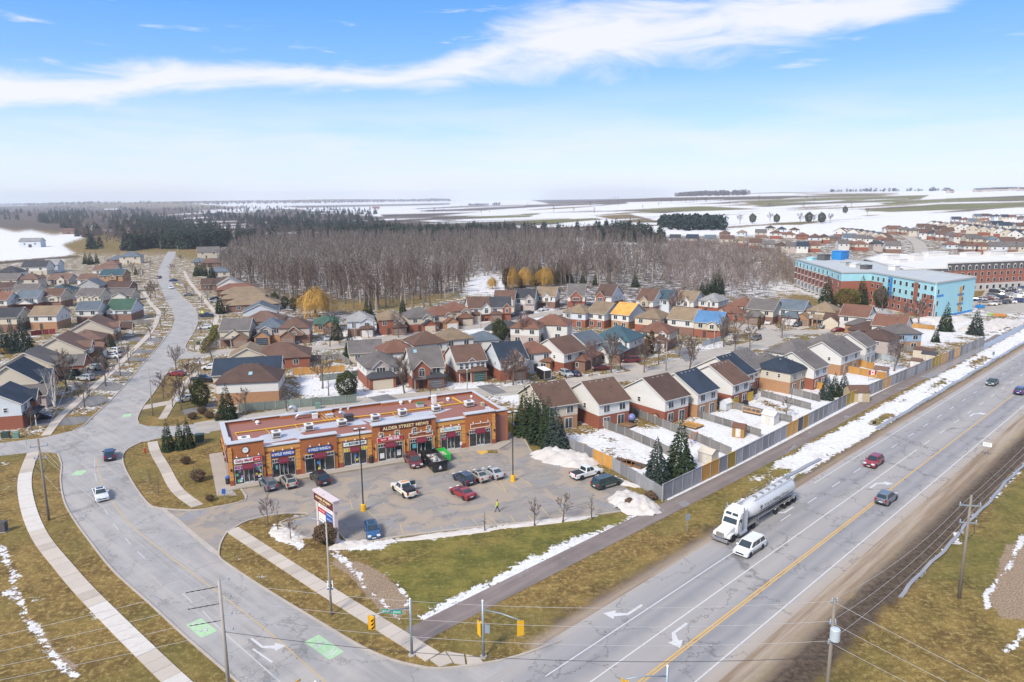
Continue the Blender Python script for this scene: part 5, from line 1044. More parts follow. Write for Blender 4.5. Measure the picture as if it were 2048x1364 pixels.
(57,769,16,8.0,6.5,'1g','gy','pk','pk','pinkish garage block beside the white birch',dict(vents=0)),(62,697,106,10.0,12.0,'2g','gy','cr','rd','grey brown one with a skylight on its long side roof',dict(h=4.4,gables=((0.0,7.0,1.0,3.6,6.0,'rd','gy',(1.0,1.0),'sq',.6),),left=())),
(124,668,106,12.0,13.0,'2g','pb','cr','ob','brown one with twin cream gables and a dormer',dict(h=4.2,gables=((-1.5,3.4,3.9,4.6,1.0,'wh','pb',(.9,.9),'sq',.8),),garage=(2.5,5.0,3.0,'ob','wh','gable'))),(172,659,106,9.0,10.0,'1h','pb','ob','ob','low brown hip between two broad gabled houses',{}),
(186,633,108,12.0,13.0,'2g','pb','cr','ob','broad cream gable with a dormer above the driveways',dict(h=4.0,gables=((-1.0,3.0,3.8,4.4,1.0,'wh','pb',(.9,.9),'sq',.8),(3.6,4.6,1.0,3.0,4.0,'ob','db',(1.2,1.2),'sq',.8)))),
(248,597,4,9.0,11.0,'2g','gn','lb','bb','green roofed one beside the left sidewalk',dict(h=4.2,pitch=.62,gables=((-2.6,3.0,3.0,3.8,.4,'lb','gn',(1.0,.9),'sq',.6),))),(182,602,8,7.6,9.0,'2g','bg','wh','bb','white one left of the green roof',{}),
(98,611,4,9.0,9.5,'2g','tn','wh','ob','tan roofed one with a plain white back',dict(vents=2)),(14,615,4,11.0,9.5,'2g','dg','cr','bb','charcoal one at the picture edge above the dark spruces',{}),
(62,580,4,9.0,9.0,'2g','bg','wh','rd','with a broad white porch gable',dict(gables=((0.5,6.6,1.0,2.8,2.6,'wh','bg',(1.0,.5),'sq',.5),))),(58,567,4,10.0,9.0,'2g','gy','cr','cr','dark roof behind the white porch gable',{}),(113,576,4,7.4,9.5,'2g','br','cr','bb','brown one with two windows in a broad front gable',dict(gables=((0.3,4.6,3.1,4.4,.4,'cr','br',(2.0,1.0),'sq',.5),),fw=())),(128,567,4,9.0,8.0,'2h','tl','cr','cr','teal hip behind the two window gable',{}),
(186,576,4,9.6,9.5,'2g','gy','cr','bb','with three small front gables left of the street',dict(gables=((-3.2,2.2,3.2,4.6,.3,'cr','gy',(.7,1.0)),(0.4,2.2,3.2,4.6,.3,'cr','gy',(.9,1.0)),(3.2,2.2,3.2,4.6,.3,'cr','gy',(.9,1.0))),fw=())),(184,557,94,9.0,10.0,'2g','bg','gr','gr','blue grey gable turned towards us',dict(h=4.6)),
(124,547,4,11.0,10.0,'1g','pb','pk','pk','broad brown roof with a small cream gable',dict(gables=((1.6,4.0,1.0,2.8,.8,'cr','pb'),))),(181,547,4,10.0,10.0,'1g','pb','wh','wh','brown roof beside the turned blue grey gable',{}),(240,562,4,12.0,10.0,'1g','db','bb','bb','long dark brown roof near the street trees',{}),(247,577,4,10.0,9.5,'1g','gy','cr','cr','behind the green roof with a pale porch gable',dict(gables=((0.5,6.0,1.0,2.6,2.0,'wh','gy',(1.0,.5),'sq',.5),))),
(229,538,4,12.0,10.0,'2g','tl','ob','ob','dark teal one with a tan gable far up the left',dict(gables=((1.0,4.0,3.0,4.2,.8,'ob','tl'),))),(213,530,4,13.0,10.0,'1g','pb','wh','wh','long pinkish brown roof far up the left',{}),(222,520,14,10.0,10.0,'1h','pb','bb','bb','small brown hip below the blue grey hilltop roofs',{}),(238,510,14,14.0,11.0,'1h','bg','rd','rd','blue grey hilltop roof over red brick',{}),(262,503,14,14.0,11.0,'2h','bg','cr','cr','highest blue grey roof on the left',{}),
(22,532,4,12.0,11.0,'2h','dg','wh','wh','dark hip below the snowy field at the picture edge',{}),(74,521,12,14.0,12.0,'2g','dg','wh','cr','dark roofed row house below the snowy field',{}),(106,518,12,8.0,11.0,'2g','lg','lb','lb','pale blue end house below the snowy field',{}),(20,546,4,11.0,10.0,'2g','gy','cr','cr','dark gable with cream side far left',{}),(62,546,8,10.0,9.0,'2h','pb','cr','cr','pinkish hip with cream front far left',{}),(12,564,4,10.0,9.0,'1g','db','bb','bb','low dark brown roof at the picture edge',{}),(4,584,4,8.0,9.0,'2g','rb','wh','bb','rust roof with a white gable at the picture edge',{}),
]
for x,y,a,w,d,s_,r_,u_,l_,hint,k_ in T:house(x,y,a,w,d,s_,r_,u_,l_,HL(r_,u_,l_,s_[0]=='2',hint),**k_)
# far subdivision on the right
hr=random.Random(21)
def far_row(pts,n,ang,stl,label_tail,jit=2.0,w=(7.5,10.5),roofs='br db rb gy dg nv bg tn gy br'.split()):
 for i in range(n):
  t=(i+.5)/n*(len(pts)-1);k=min(int(t),len(pts)-2);f=t-k;x=pts[k][0]*(1-f)+pts[k+1][0]*f+hr.uniform(-jit,jit);y=pts[k][1]*(1-f)+pts[k+1][1]*f+hr.uniform(-.5,.5)
  rf=hr.choice(roofs);wl_=hr.choice(('wh','cr','wh','lb','pk','cr'));lo=hr.choice(('rd','bb',wl_));st_=hr.choice(stl)
  house(x,y,ang+hr.uniform(-6,6),hr.uniform(*w),hr.uniform(9,11),st_,rf,wl_,lo,'far %s %s roofed house %s'%(WALLN[wl_],ROOFN[rf],label_tail),far=True,group='far houses '+label_tail,name='house')
far_row([(1335,468),(1460,470),(1560,484),(1640,482)],11,-20,('2g','2g','2h'),'at the back of the wood');far_row([(1430,461),(1540,458),(1620,466),(1680,470)],9,-20,('2g','1h','2h'),'before the dark pine plantation')
far_row([(1665,478),(1740,480),(1800,482)],4,-12,('2g','2h'),'left of the far street');far_row([(1680,455),(1720,458),(1775,466)],9,40,('2g',),'in the stepped row below the fields',1,(7,8),'gy br bg rb dg'.split());far_row([(1690,466),(1740,470),(1790,473)],5,-15,('2h','2g'),'near the far street')
far_row([(1885,481),(1950,486),(2010,482),(2060,484)],6,-12,('2g','2h','1h'),'behind the long brick apartments',roofs='rb br tn nv dg gy'.split());far_row([(1840,457),(1900,462),(1960,470),(2060,476)],10,-15,('2g','2h'),'on the slope right of the far street')
far_row([(1860,441),(1920,446),(1980,452),(2060,462)],15,35,('2g',),'in the long stepped row on the hillside',1,(7,8),'gy lg bg nv dg br'.split());far_row([(1905,432),(1960,438),(2010,444),(2070,446)],10,-15,('2g','2h'),'on the upper hillside');far_row([(1950,427),(2000,428),(2070,432)],8,-15,('2g','2h','1h'),'on the hillside crest')
far_row([(1840,446),(1870,449),(1900,456)],4,-15,('2g',),'at the top of the far street');far_row([(1770,449),(1800,452),(1835,455)],5,-15,('2g','2h'),'beside the cars on the far street');far_row([(1530,450),(1600,455)],3,-20,('1h','2h'),'under the scattered field trees')
# ---- vehicles
TYRE=mat('tyre_rubber',(0.018,0.018,0.019),0.85,.2,4,coord='obj');RIM=mat('wheel_rim',(0.38,0.38,0.40),0.3,.1,3,metal=.8,coord='obj');CGLASS=mat('car_glass',(0.02,0.035,0.04),.05,.3,1,spec=.9,coord='obj',detail=1)
PLAST=mat('dark_plastic',(0.022,0.022,0.024),.6,.2,3,coord='obj');HEADL=mat('headlamp_lens',(0.62,0.64,0.66),.12,.1,2,coord='obj');TAILL=mat('taillamp_lens',(0.32,0.012,0.012),.15,.1,2,coord='obj');PLATE=mat('licence_plate',(0.62,0.64,0.68),.5,.05,2,coord='obj');CHROME=mat('bright_metal',(0.55,0.55,0.56),.25,.1,2,metal=.9,coord='obj')
PAINT={k:mat('paint_'+k,c,.32,.10,.7,coat=.8,coord='obj',detail=3)for k,c in dict(white=(.66,.66,.65),silver=(.36,.37,.38),beige=(.34,.31,.27),grey=(.15,.16,.17),slate=(.105,.13,.165),navy=(.016,.026,.06),black=(.014,.015,.018),red=(.24,.016,.022),maroon=(.12,.014,.018),blue=(.018,.075,.18),green=(.02,.045,.04),dkgrey=(.045,.05,.055),royal=(.015,.03,.16)).items()}
CARS={
'sedan':(4.7,1.82,[(-2.35,.32),(-2.33,.78),(-2.2,.98),(-1.55,1.02),(.95,.98),(1.8,.86),(2.25,.68),(2.35,.45),(2.32,.25),(-2.3,.25)],(-1.75,-.85,.2,1.15),.99,1.43,(1.42,-1.40),.32),
'coupe':(4.7,1.9,[(-2.35,.32),(-2.33,.82),(-2.2,1.0),(-1.5,1.02),(.8,.98),(1.9,.88),(2.28,.72),(2.35,.45),(2.32,.22),(-2.3,.22)],(-1.7,-.75,.05,.95),.99,1.36,(1.45,-1.42),.34),
'suv':(4.55,1.86,[(-2.27,.36),(-2.27,.95),(-2.2,1.08),(1.0,1.06),(1.85,.97),(2.2,.80),(2.27,.5),(2.24,.3),(-2.22,.3)],(-2.22,-1.75,.25,1.1),1.05,1.68,(1.38,-1.36),.36),
'hatch':(4.25,1.78,[(-2.12,.33),(-2.12,.9),(-2.05,1.02),(1.0,1.0),(1.75,.88),(2.08,.7),(2.12,.45),(2.1,.26),(-2.08,.26)],(-2.05,-1.5,.2,1.1),1.0,1.5,(1.3,-1.28),.32),
'van':(5.1,1.98,[(-2.55,.36),(-2.55,.98),(-2.48,1.08),(1.55,1.06),(2.15,.92),(2.5,.74),(2.55,.48),(2.52,.28),(-2.5,.28)],(-2.5,-2.15,.75,1.65),1.05,1.75,(1.6,-1.5),.35),
'pickup':(5.6,2.0,[(-2.8,.5),(-2.8,1.06),(-2.78,1.1),(1.25,1.12),(2.4,1.06),(2.72,.92),(2.8,.6),(2.76,.42),(-2.76,.42)],(-.75,-.55,.55,1.25),1.11,1.86,(1.75,-1.65),.40)}
_cm={}
def car_meshes(kind):
 if kind in _cm:return _cm[kind]
 L,W,prof,(gb,rb_,rf,fb),zb,zr,(wf,wr_),wrad=CARS[kind];D={}
 mb=MB();n=len(prof);h=W/2
 ys=[(-h+.0,1.0),(h-.0,1.0)]
 V=[];stations=[(-h,.93,.04),(-h+.09,1.0,0),(h-.09,1.0,0),(h,.93,.04)]
 for y,sc_,ins in stations:
  for x,z in prof:V.append((x*(1-ins*.6),y,(z-.5)*(1-ins*1.4)+.5))
 F=[tuple(range(n)),tuple(range(3*n,4*n))[::-1]]
 for s in range(3):
  for i in range(n):j=(i+1)%n;F.append((s*n+j,s*n+i,(s+1)*n+i,(s+1)*n+j))
 mb.add(V,F);D['body']=bevelled(mb,'body',None,.05,2)
 t=.14
 def loft(x0,x1,x2,x3,z0,z1,w0,w1):return[(x0,-w0,z0),(x3,-w0,z0),(x3,w0,z0),(x0,w0,z0),(x1,-w1,z1),(x2,-w1,z1),(x2,w1,z1),(x1,w1,z1)]
 w0,w1=h-.06,h-.06-t*(1.35 if kind!='van' else 1.0)
 cb=MB().add(loft(gb,rb_,rf,fb,zb-.04,zr,w0,w1),[(0,3,2,1),(4,5,6,7),(0,1,5,4),(1,2,6,5),(2,3,7,6),(3,0,4,7)]);D['cabin']=bevelled(cb,'cabin',None,.06,2)
 c=[Vector(p)for p in loft(gb,rb_,rf,fb,zb,zr,w0,w1)]
 def quad(a,b,d,e,m0,m1,m2,m3,lift=.012):
  """inset quad on a face: corners a,b bottom, d,e top"""
  def P(u,v):return(a.lerp(b,u)).lerp(e.lerp(d,u),v)
  nrm=(b-a).cross(e-a).normalized()*lift;return[P(m0,m2)+nrm,P(m1,m2)+nrm,P(m1,m3)+nrm,P(m0,m3)+nrm]
 D['windscreen']=MB().add(quad(c[1],c[2],c[6],c[5],.07,.93,.10,.92),[(0,1,2,3)]).mesh('windscreen',CGLASS);D['rear_window']=MB().add(quad(c[3],c[0],c[4],c[7],.10,.90,.18,.90),[(0,1,2,3)]).mesh('rear_window',CGLASS)
 cuts=((.06,.36),(.40,.68),(.71,.94))if kind in('van','suv')else(((.10,.50),(.54,.93))if kind!='pickup' else((.08,.45),(.5,.93)))
 D['side']=[]
 for a,b in cuts:
  D['side'].append(MB().add(quad(c[0],c[1],c[5],c[4],a,b,.12,.88),[(0,1,2,3)]).mesh('side_window',CGLASS));D['side'].append(MB().add(quad(c[2],c[3],c[7],c[6],1-b,1-a,.12,.88),[(0,1,2,3)]).mesh('side_window',CGLASS))
 fx,rx=L/2,-L/2;zh=prof[-4][1]if kind!='pickup' else.84
 for nm,x,yy,zz,m,s in(('headlight',fx-.16,h-.30,zh,HEADL,(.20,.22,.09)),('taillight',rx+.03,h-.22,zb-.14,TAILL,(.06,.14,.12 if kind in('sedan','coupe')else.2))):
  D[nm]=MB().box(-s[0],s[0],-s[1],s[1],-s[2],s[2]).mesh(nm,m);D[nm+'p']=(x,yy,zz)
 D['grille']=MB().box(fx-.05,fx+.015,-.55,.55,.50,zh-.06).mesh('grille',PLAST);D['bumper']=MB().box(rx-.015,rx+.1,-h*.8,h*.8,.32,.52).mesh('rear_bumper',PLAST);D['plate']=MB().box(rx-.03,rx-.016,-.26,.26,.56 if kind!='pickup' else.45,.70 if kind!='pickup' else.58).mesh('licence_plate',PLATE);D['fplate']=MB().box(fx+.016,fx+.03,-.26,.26,.38,.50).mesh('licence_plate',PLATE)
 D['mirror']=MB().box(-.09,.09,-.12,.12,-.08,.08).mesh('mirror',None);D['arch']=MB().lathe([(wrad+.07,-.02),(wrad+.07,.02)],16).xf(Matrix.Rotation(pi/2,4,'X')).mesh('wheel_arch',PLAST)
 tw=.22;D['tyre']=MB().lathe([(wrad*.62,-tw/2),(wrad*.94,-tw/2),(wrad,-tw*.3),(wrad,tw*.3),(wrad*.94,tw/2),(wrad*.62,tw/2)],18).xf(Matrix.Rotation(pi/2,4,'X')).mesh('wheel',TYRE);D['rim']=MB().lathe([(wrad*.60,-tw/2-.008),(wrad*.2,-tw/2+.02),(.02,-tw/2-.005)],12).xf(Matrix.Rotation(pi/2,4,'X')).mesh('rim',RIM)
 D['rail']=MB().box(rb_+.15,rf-.1,-.02,.02,0,.05).mesh('roof_rail',CHROME)
 _cm[kind]=D;return D
def car(kind,col,front,rear,label,group,name=None,z=None,lite=False,extras=(),loc=None,heading=None):
 L,W,prof,gh,zb,zr,(wf,wr_),wrad=CARS[kind];D=car_meshes(kind);pm=PAINT[col]
 if loc is None:a,b=G(*front),G(*rear);c=(a+b)/2;ang=atan2(a.y-b.y,a.x-b.x)
 else:c,ang=Vector(loc),heading
 o=empty(name or{'sedan':'parked_sedan','coupe':'parked_coupe','suv':'parked_suv','hatch':'parked_hatchback','van':'parked_minivan','pickup':'pickup_truck'}[kind],(c.x,c.y,(float(zt(c.x,c.y))if z is None else z)+.015),ang,label,'pickup' if kind=='pickup' else 'car' if kind!='van' else 'minivan',group)
 link('body',D['body'],o,m=pm);cb=link('cabin',D['cabin'],o,m=pm);link('windscreen',D['windscreen'],cb);link('rear_window',D['rear_window'],cb)
 for me_ in D['side']:link('side_window',me_,cb)
 h=W/2
 for x in(wf,wr_):
  for s in(-1,1):
   w_=link('wheel',D['tyre'],o,(x,s*(h-.10),wrad),(0,0,0 if s<0 else pi))
   if not lite:link('rim',D['rim'],w_);link('wheel_arch',D['arch'],o,(x,s*(h-.012),wrad+.02))
 for s in(-1,1):
  for nm in('headlight','taillight'):x,y,zz=D[nm+'p'];link(nm,D[nm],o,(x,s*y,zz))
 if lite:return o
 for s in(-1,1):link('mirror',D['mirror'],o,(gh[3]-.35,s*(h+.05),zb+.08),m=pm)
 link('grille',D['grille'],o);link('rear_bumper',D['bumper'],o);link('licence_plate',D['plate'],o);link('licence_plate',D['fplate'],o)
 if 'rails' in extras:
  for s in(-1,1):link('roof_rail',D['rail'],o,(0,s*(h-.33),zr))
 if 'dirty' in extras:MB().box(wr_+.5,wf-.5,-h-.004,h+.004,.3,.62).build('side_skirt',mat('road_grime',(.20,.18,.16),.8,.2,3,coord='obj'),o)
 if kind=='pickup':
  MB().box(-2.72,-.85,-h+.14,h-.14,1.085,1.125).build('bed_cover' if 'cover' in extras else 'bed',PLAST,o)
  if 'stripe' in extras:
   for s in(-1,1):MB().box(-2.7,2.2,s*(h+.002)-.004,s*(h+.002)+.004,.78,.90).build('gold_stripe',LETY,o)
   MB().box(-2.806,-2.80,-h+.15,h-.15,.72,.82).build('gold_stripe',LETY,o);MB().box(-.2,.1,-.55,.55,1.86,1.97).build('light_bar',mat('amber_lens',(.75,.28,.02),.3),o)
   MB().box(0,1.0,0,.05,.55,1.08).xf(Matrix.Translation((.15,-h,0))@Matrix.Rotation(radians(-112),4,'Z')).build('open_door',pm,o);MB().box(.08,.9,.01,.04,1.08,1.7).xf(Matrix.Translation((.15,-h,0))@Matrix.Rotation(radians(-112),4,'Z')).build('door_window',CGLASS,o);MB().box(-2.5,-1.0,-.7,.7,1.13,1.45).build('tool_bin',PLAST,o)
 if 'moonroof' in extras:MB().box(gh[1]+.2,gh[2]-.15,-.45,.45,zr+.001,zr+.014).build('roof_glass',CGLASS,cb)
 return o
HG,LG,SG='vehicles driving on the roads','vehicles parked before the plaza','cars parked along the residential streets'
def hcar(kind,col,px,py,away,label,ex=()):
 p=G(px,py);car(kind,col,0,0,label,HG,{'van':'minivan','suv':'suv','hatch':'hatchback','sedan':'sedan'}[kind],extras=ex,loc=(p.x,p.y,0),heading=HD+(0 if away else pi))
hcar('van','white',1499,1102,False,'white minivan driving behind the tank truck towards the intersection',('dirty',));hcar('suv','red',1747,930,False,'red crossover driving towards us on the highway');hcar('suv','slate',1772,1003,True,'dark blue grey crossover driving away past the turn arrow',('rails',));hcar('sedan','green',1984,769,False,'dark sedan with headlights towards us far up the highway');hcar('suv','royal',2040,787,True,'deep blue SUV at the right picture edge driving away')
car('sedan','white',(207,1007),(197,983),'white sedan coming down the curving street',HG,'sedan',extras=('moonroof',));car('suv','navy',(219,905),(221,927),'dark blue car driving away up the curving street',HG,'suv',extras=('rails',))
car('suv','slate',(529,966),(546,984),'grey blue SUV parked nose to the first blue signed shop',LG,extras=('rails',));car('suv','beige',(570,961),(585,979),'beige SUV parked beside the grey blue one',LG,extras=('rails','moonroof'));car('van','black',(630,953),(651,974),'black minivan parked at the second blue signed shop',LG,extras=('rails',));car('van','maroon',(837,940),(817,918),'dark red minivan parked beside the black skip',LG);car('hatch','blue',(748,1080),(741,1057),'bright blue sedan parked alone at the lawn kerb',LG,extras=('moonroof',));car('pickup','white',(793,975),(825,998),'white works pickup with gold stripes and an open door',LG,extras=('stripe',))
car('suv','navy',(914,955),(943,973),'navy crossover left of the beige sedan',LG,extras=('rails',));car('sedan','beige',(943,949),(971,966),'beige sedan between navy crossover and silver sedan',LG,extras=('moonroof',));car('sedan','silver',(973,943),(1001,960),'silver sedan nearest the right lamp post',LG);car('coupe','red',(909,983),(943,1001),'red muscle coupe in the middle of the lot',LG);car('pickup','white',(1198,946),(1146,960),'white pickup with a black bed cover by the snow bank',LG,extras=('cover',));car('van','green',(1237,965),(1189,979),'dark green minivan with salt stained sides',LG,extras=('rails','dirty'))
for kd,cl,f,r,l in(('suv','silver',(154,759),(190,762),'silver SUV in the left driveway behind the bare tree'),('suv','silver',(180,738),(203,741),'silver SUV half hidden by the bare tree'),('suv','white',(218,705),(237,706),'white SUV beside the small spruce on the left'),('sedan','white',(217,716),(233,716),'white car under the left street lamp'),('sedan','navy',(102,836),(60,838),'dark car in the driveway of the edge house'),('sedan','white',(399,658),(422,657),'white sedan on the right near the hedge'),('pickup','navy',(425,633),(402,634),'dark blue pickup beside the right sidewalk'),('hatch','black',(418,601),(436,599),'black car at the foot of the long tan roofs'),('sedan','silver',(420,605),(440,604),'pale car at the foot of the long tan roofs'),('coupe','red',(337,750),(371,752),'red car across the drive on the right of the street'),('pickup','black',(424,763),(387,764),'black pickup before the skylight house'),('hatch','white',(411,739),(431,738),'white hatchback beside the navy roof'),('sedan','silver',(363,804),(386,800),'pale car behind the bare trees right of the street'),('van','white',(343,583),(341,572),'white van driving down the street bend'),('hatch','maroon',(313,558),(322,556),'dark red car far up the street'),('sedan','royal',(338,563),(354,562),'blue car by the far right verge'),('sedan','grey',(368,592),(386,591),'grey car by the right verge below the blue one'),
('suv','silver',(1145,757),(1119,747),'silver SUV before the open garage'),('sedan','navy',(1138,745),(1161,756),'dark sedan beside the silver SUV at the open garage'),('van','maroon',(1250,725),(1273,724),'dark red van before the blue grey bungalow'),('sedan','maroon',(1187,740),(1217,739),'dark car behind the bare trees of the back street'),('suv','white',(855,661),(873,660),'white SUV on the crescent above the brown hip roof'),('suv','black',(967,642),(989,640),'black SUV on the crescent left'),('sedan','navy',(1026,632),(1038,630),'dark blue car in the snow of the crescent'),('sedan','black',(1048,629),(1064,627),'black car in the snow of the crescent'),('sedan','white',(1081,622),(1095,620),'white car at the upper crescent lamp'),('sedan','white',(595,689),(590,680),'nearer of two white cars in one driveway'),('suv','white',(589,679),(586,672),'farther of two white cars in one driveway'),('sedan','silver',(654,684),(656,676),'silver car before the green roofed garage'),('hatch','white',(530,687),(528,680),'white car before the navy garage door'),('sedan','white',(1530,652),(1543,644),'white sedan at the cul-de-sac'),('suv','dkgrey',(1586,655),(1603,650),'dark crossover at the cul-de-sac'),('suv','grey',(1634,658),(1663,655),'grey SUV beside the basketball net'),('coupe','red',(1661,664),(1690,661),'red car behind the grey roofs'),('hatch','dkgrey',(1505,683),(1522,676),'dark hatchback parked at the snowy island')):car(kd,cl,f,r,l,SG)
vr=random.Random(12);cols=list(PAINT);n_=0
CT={'white':'white','silver':'silver','grey':'grey','black':'black','red':'red','dkgrey':'charcoal','beige':'beige','royal':'blue','navy':'navy','slate':'slate','maroon':'maroon','blue':'blue','green':'green'}
for y0,x0,x1,k,nm in((611,1968,2052,8,'front row'),(602,1950,2050,11,'second row'),(594,1985,2052,8,'third row'),(585,1990,2052,8,'back row'),(573,2005,2055,6,'row below the brick apartments')):
 for i in range(k):
  c_=vr.choice(('white','silver','grey','black','red','white','dkgrey','beige','royal','navy'));x=x0+(x1-x0)*i/k;y=y0-(x-x0)*.10+vr.uniform(-.6,.6);kd=vr.choice(('sedan','suv','hatch','pickup','van'));p=G(x,y);car(kd,c_,0,0,'%s %s in the %s of the apartment car park'%(CT[c_],{'sedan':'sedan','suv':'SUV','hatch':'hatchback','pickup':'pickup','van':'minivan'}[kd],nm),'cars in the apartment car park, '+nm,lite=True,loc=(p.x,p.y,0),heading=radians(150)+vr.choice((0,pi))+vr.uniform(-.05,.05))
for i in range(12):
 x,y=vr.choice(((1810,468),(1822,466),(1833,474),(1848,472),(1795,464),(1842,478),(1855,476),(1785,462),(1862,474),(1826,470),(1838,469),(1803,462)));x+=vr.uniform(-6,6);c_=vr.choice(('white','silver','black','royal','grey'));car(vr.choice(('sedan','suv','van')),c_,(x+4,y),(x-4,y+.6),'far %s car on the street behind the apartments'%CT[c_],'cars on the far street',lite=True)
 # tank truck with sleeper tractor
TW=mat('truck_white',(.68,.68,.66),.3,.06,1,coat=.6,coord='obj');TANK=mat('tank_shell',(.62,.62,.61),.26,.12,.6,metal=.25,coord='obj',stretch=(.3,1,1));STEEL=mat('dull_steel',(.34,.32,.30),.45,.25,2,metal=.6,coord='obj')
tp=Vector((*H(5.6,-9.15),0));truck=empty('tank_truck',tp,HD+pi,'white tank truck with sleeper cab and grey lettering on the highway','truck')
def twheel(x,s,r=.50,dual=False):
 w_=MB().lathe([(r*.55,-.15),(r*.95,-.15),(r,-.10),(r,.10),(r*.95,.15),(r*.55,.15)],20).xf(Matrix.Rotation(pi/2,4,'X')).build('wheel',TYRE,truck,(x,s*(1.05 if not dual else.98),r),0 if s<0 else pi);MB().lathe([(r*.54,-.14),(r*.45,-.10),(r*.2,-.18 if not dual else.0),(.03,-.18 if not dual else.0)],14).xf(Matrix.Rotation(pi/2,4,'X')).build('rim',RIM,w_)
for s in(-1,1):
 for x in(-1.35,-5.55,-6.9):twheel(x,s,.5,x<-2)
 for x in(-13.4,-16.2,-17.7,-19.2):twheel(x,s,.5,True)
hood=MB().prismy([(-.15,.75),(-.1,1.45),(-.45,1.62),(-2.35,1.95),(-2.35,.75)],-.88,.88);link('hood',bevelled(hood,'hood',TW,.12,3),truck)
for s in(-1,1):link('fender',bevelled(MB().prismy([(-.35,.75),(-.45,1.15),(-.9,1.28),(-1.8,1.22),(-2.2,.95),(-2.25,.75),(-1.95,.78),(-1.75,1.05),(-1.35,1.12),(-.95,1.05),(-.78,.75)],s*1.05-.17,s*1.05+.17),'fender',TW,.03,2),truck)
MB().box(-.14,-.04,-.55,.55,.78,1.46).build('grille',CHROME,truck);MB().box(-.02,.22,-1.2,1.2,.42,.74).build('bumper',CHROME,truck)
for s in(-1,1):MB().box(-.42,-.22,s*.98-.15,s*.98+.15,.85,1.02).build('headlight',HEADL,truck)
link('cab',bevelled(MB().prismy([(-2.36,.7),(-2.36,1.95),(-2.75,2.75),(-3.05,3.35),(-5.1,3.75),(-5.1,.7)],-1.16,1.16),'cab',TW,.10,3),truck)
MB().add([(-2.345,-.98,2.04),(-2.345,.98,2.04),(-2.655,.9,2.66),(-2.655,-.9,2.66)],[(0,1,2,3)]).build('windscreen',CGLASS,truck)
for s in(-1,1):
 MB().add([(-2.82,s*.08,2.98),(-2.82,s*.9,2.98),(-2.985,s*.85,3.30),(-2.985,s*.08,3.30)],[(0,1,2,3)if s>0 else(3,2,1,0)]).build('sleeper_window',CGLASS,truck);MB().box(-3.5,-2.7,s*1.168-.004,s*1.168+.004,1.95,2.6).build('side_window',CGLASS,truck);MB().tube([(-3.75,s*1.25,.9),(-3.75,s*1.25,4.1)],.09,8).build('exhaust_stack',CHROME,truck);MB().box(-2.6,-2.5,s*1.45-.1,s*1.45+.1,1.9,2.5).build('mirror',CHROME,truck);MB().tube([(-2.6,s*1.12,.65),(-4.6,s*1.12,.65)],.33,10).build('fuel_tank',CHROME,truck);MB().box(-7.5,-4.95,s*1.0-.3,s*1.0+.3,1.06,1.12).build('mudguard',STEEL,truck)
for k in range(5):MB().box(-2.98,-2.9,-.8+.4*k-.07,-.8+.4*k+.07,2.72,2.82).build('roof_marker',mat('red_marker',(.5,.05,.02),.3),truck)
MB().box(-19.6,-1.0,-.42,.42,.68,.95).build('chassis',STEEL,truck);MB().box(-.05,.0,-.3,.3,.5,.6).build('licence_plate',PLATE,truck)
prof=[(-6.3,.25),(-6.1,.75),(-5.7,1.0),(-7.3,1.2)]
tank=MB();rings=[(-5.75,.45,2.15),(-5.95,.78,2.2),(-7.6,1.16,2.42),(-8.0,1.22,2.46),(-18.6,1.22,2.46),(-19.2,1.12,2.46),(-19.5,.75,2.46),(-19.58,.3,2.46)];tank.tube([(x,0,z)for x,r,z in rings],[r for x,r,z in rings],28);tk=tank.build('tank',TANK,truck,smooth=True);tk.data.set_sharp_from_angle(angle=radians(50))
for s in(-1,1):
 MB().box(-18.9,-7.6,s*.55-.04,s*.55+.04,3.52,3.66).build('catwalk_rail',TANK,tk);MB().tube([(-19.2,s*.75,3.95),(-7.6,s*.75,3.95)],.025,5).build('hand_rail',CHROME,tk);MB().box(-18.2,-8.2,s*1.222-.006,s*1.222+.006,2.10,2.18).build('trim_stripe',LETK,tk);MB().box(-19.3,-7.2,s*1.13-.05,s*1.13+.05,1.22,1.34).build('side_rail',CHROME,truck)
 for x in(-13.4,-16.2,-17.7,-19.2):MB().prismy([(x-.68,.95),(x-.55,1.12),(x,1.20),(x+.55,1.12),(x+.68,.95),(x+.62,.92),(x,1.15),(x-.62,.92)],s*1.0-.28,s*1.0+.28).build('mudguard',STEEL,truck)
 for k in range(7):MB().tube([(-18.4+k*1.7,s*.55,3.6),(-18.4+k*1.7,s*.75,3.95)],.02,4).build('rail_post',CHROME,tk)
for k in range(6):MB().lathe([(.32,0),(.32,.12),(.2,.16)],12,(-9.0-k*1.85,0,3.66)).build('hatch',STEEL,tk)
MB().box(-19.1,-18.5,-.25,.25,3.66,4.0).build('vent_box',CHROME,tk);MB().box(-19.75,-19.6,-1.1,1.1,.6,.9).build('rear_bumper',STEEL,truck)
for s in(-1,1):
 MB().box(-19.78,-19.75,s*.9-.12,s*.9+.12,.68,.82).build('taillight',TAILL,truck)
 lt=lettering('P & H Milling Group',.62,mat('truck_letters',(.20,.21,.23),.5),tk,-13.2,s*1.235,2.62,7.2,rot=(pi/2,0,0)if s<0 else(pi/2,0,pi));MB().prismy([(-8.9,2.95),(-8.35,2.95),(-8.35,2.6),(-8.62,2.32),(-8.9,2.6)],s*1.238-.006,s*1.238+.006).build('crest',mat('crest_grey',(.12,.13,.15),.5),tk)
MB().add([(-6.35,-.3,2.95),(-6.35,.3,2.95),(-6.12,.3,2.5),(-6.12,-.3,2.5)],[(0,1,2,3)]).xf(Matrix.Translation((.08,0,.03))).build('front_crest',mat('crest_grey',(.12,.13,.15),.5),tk)
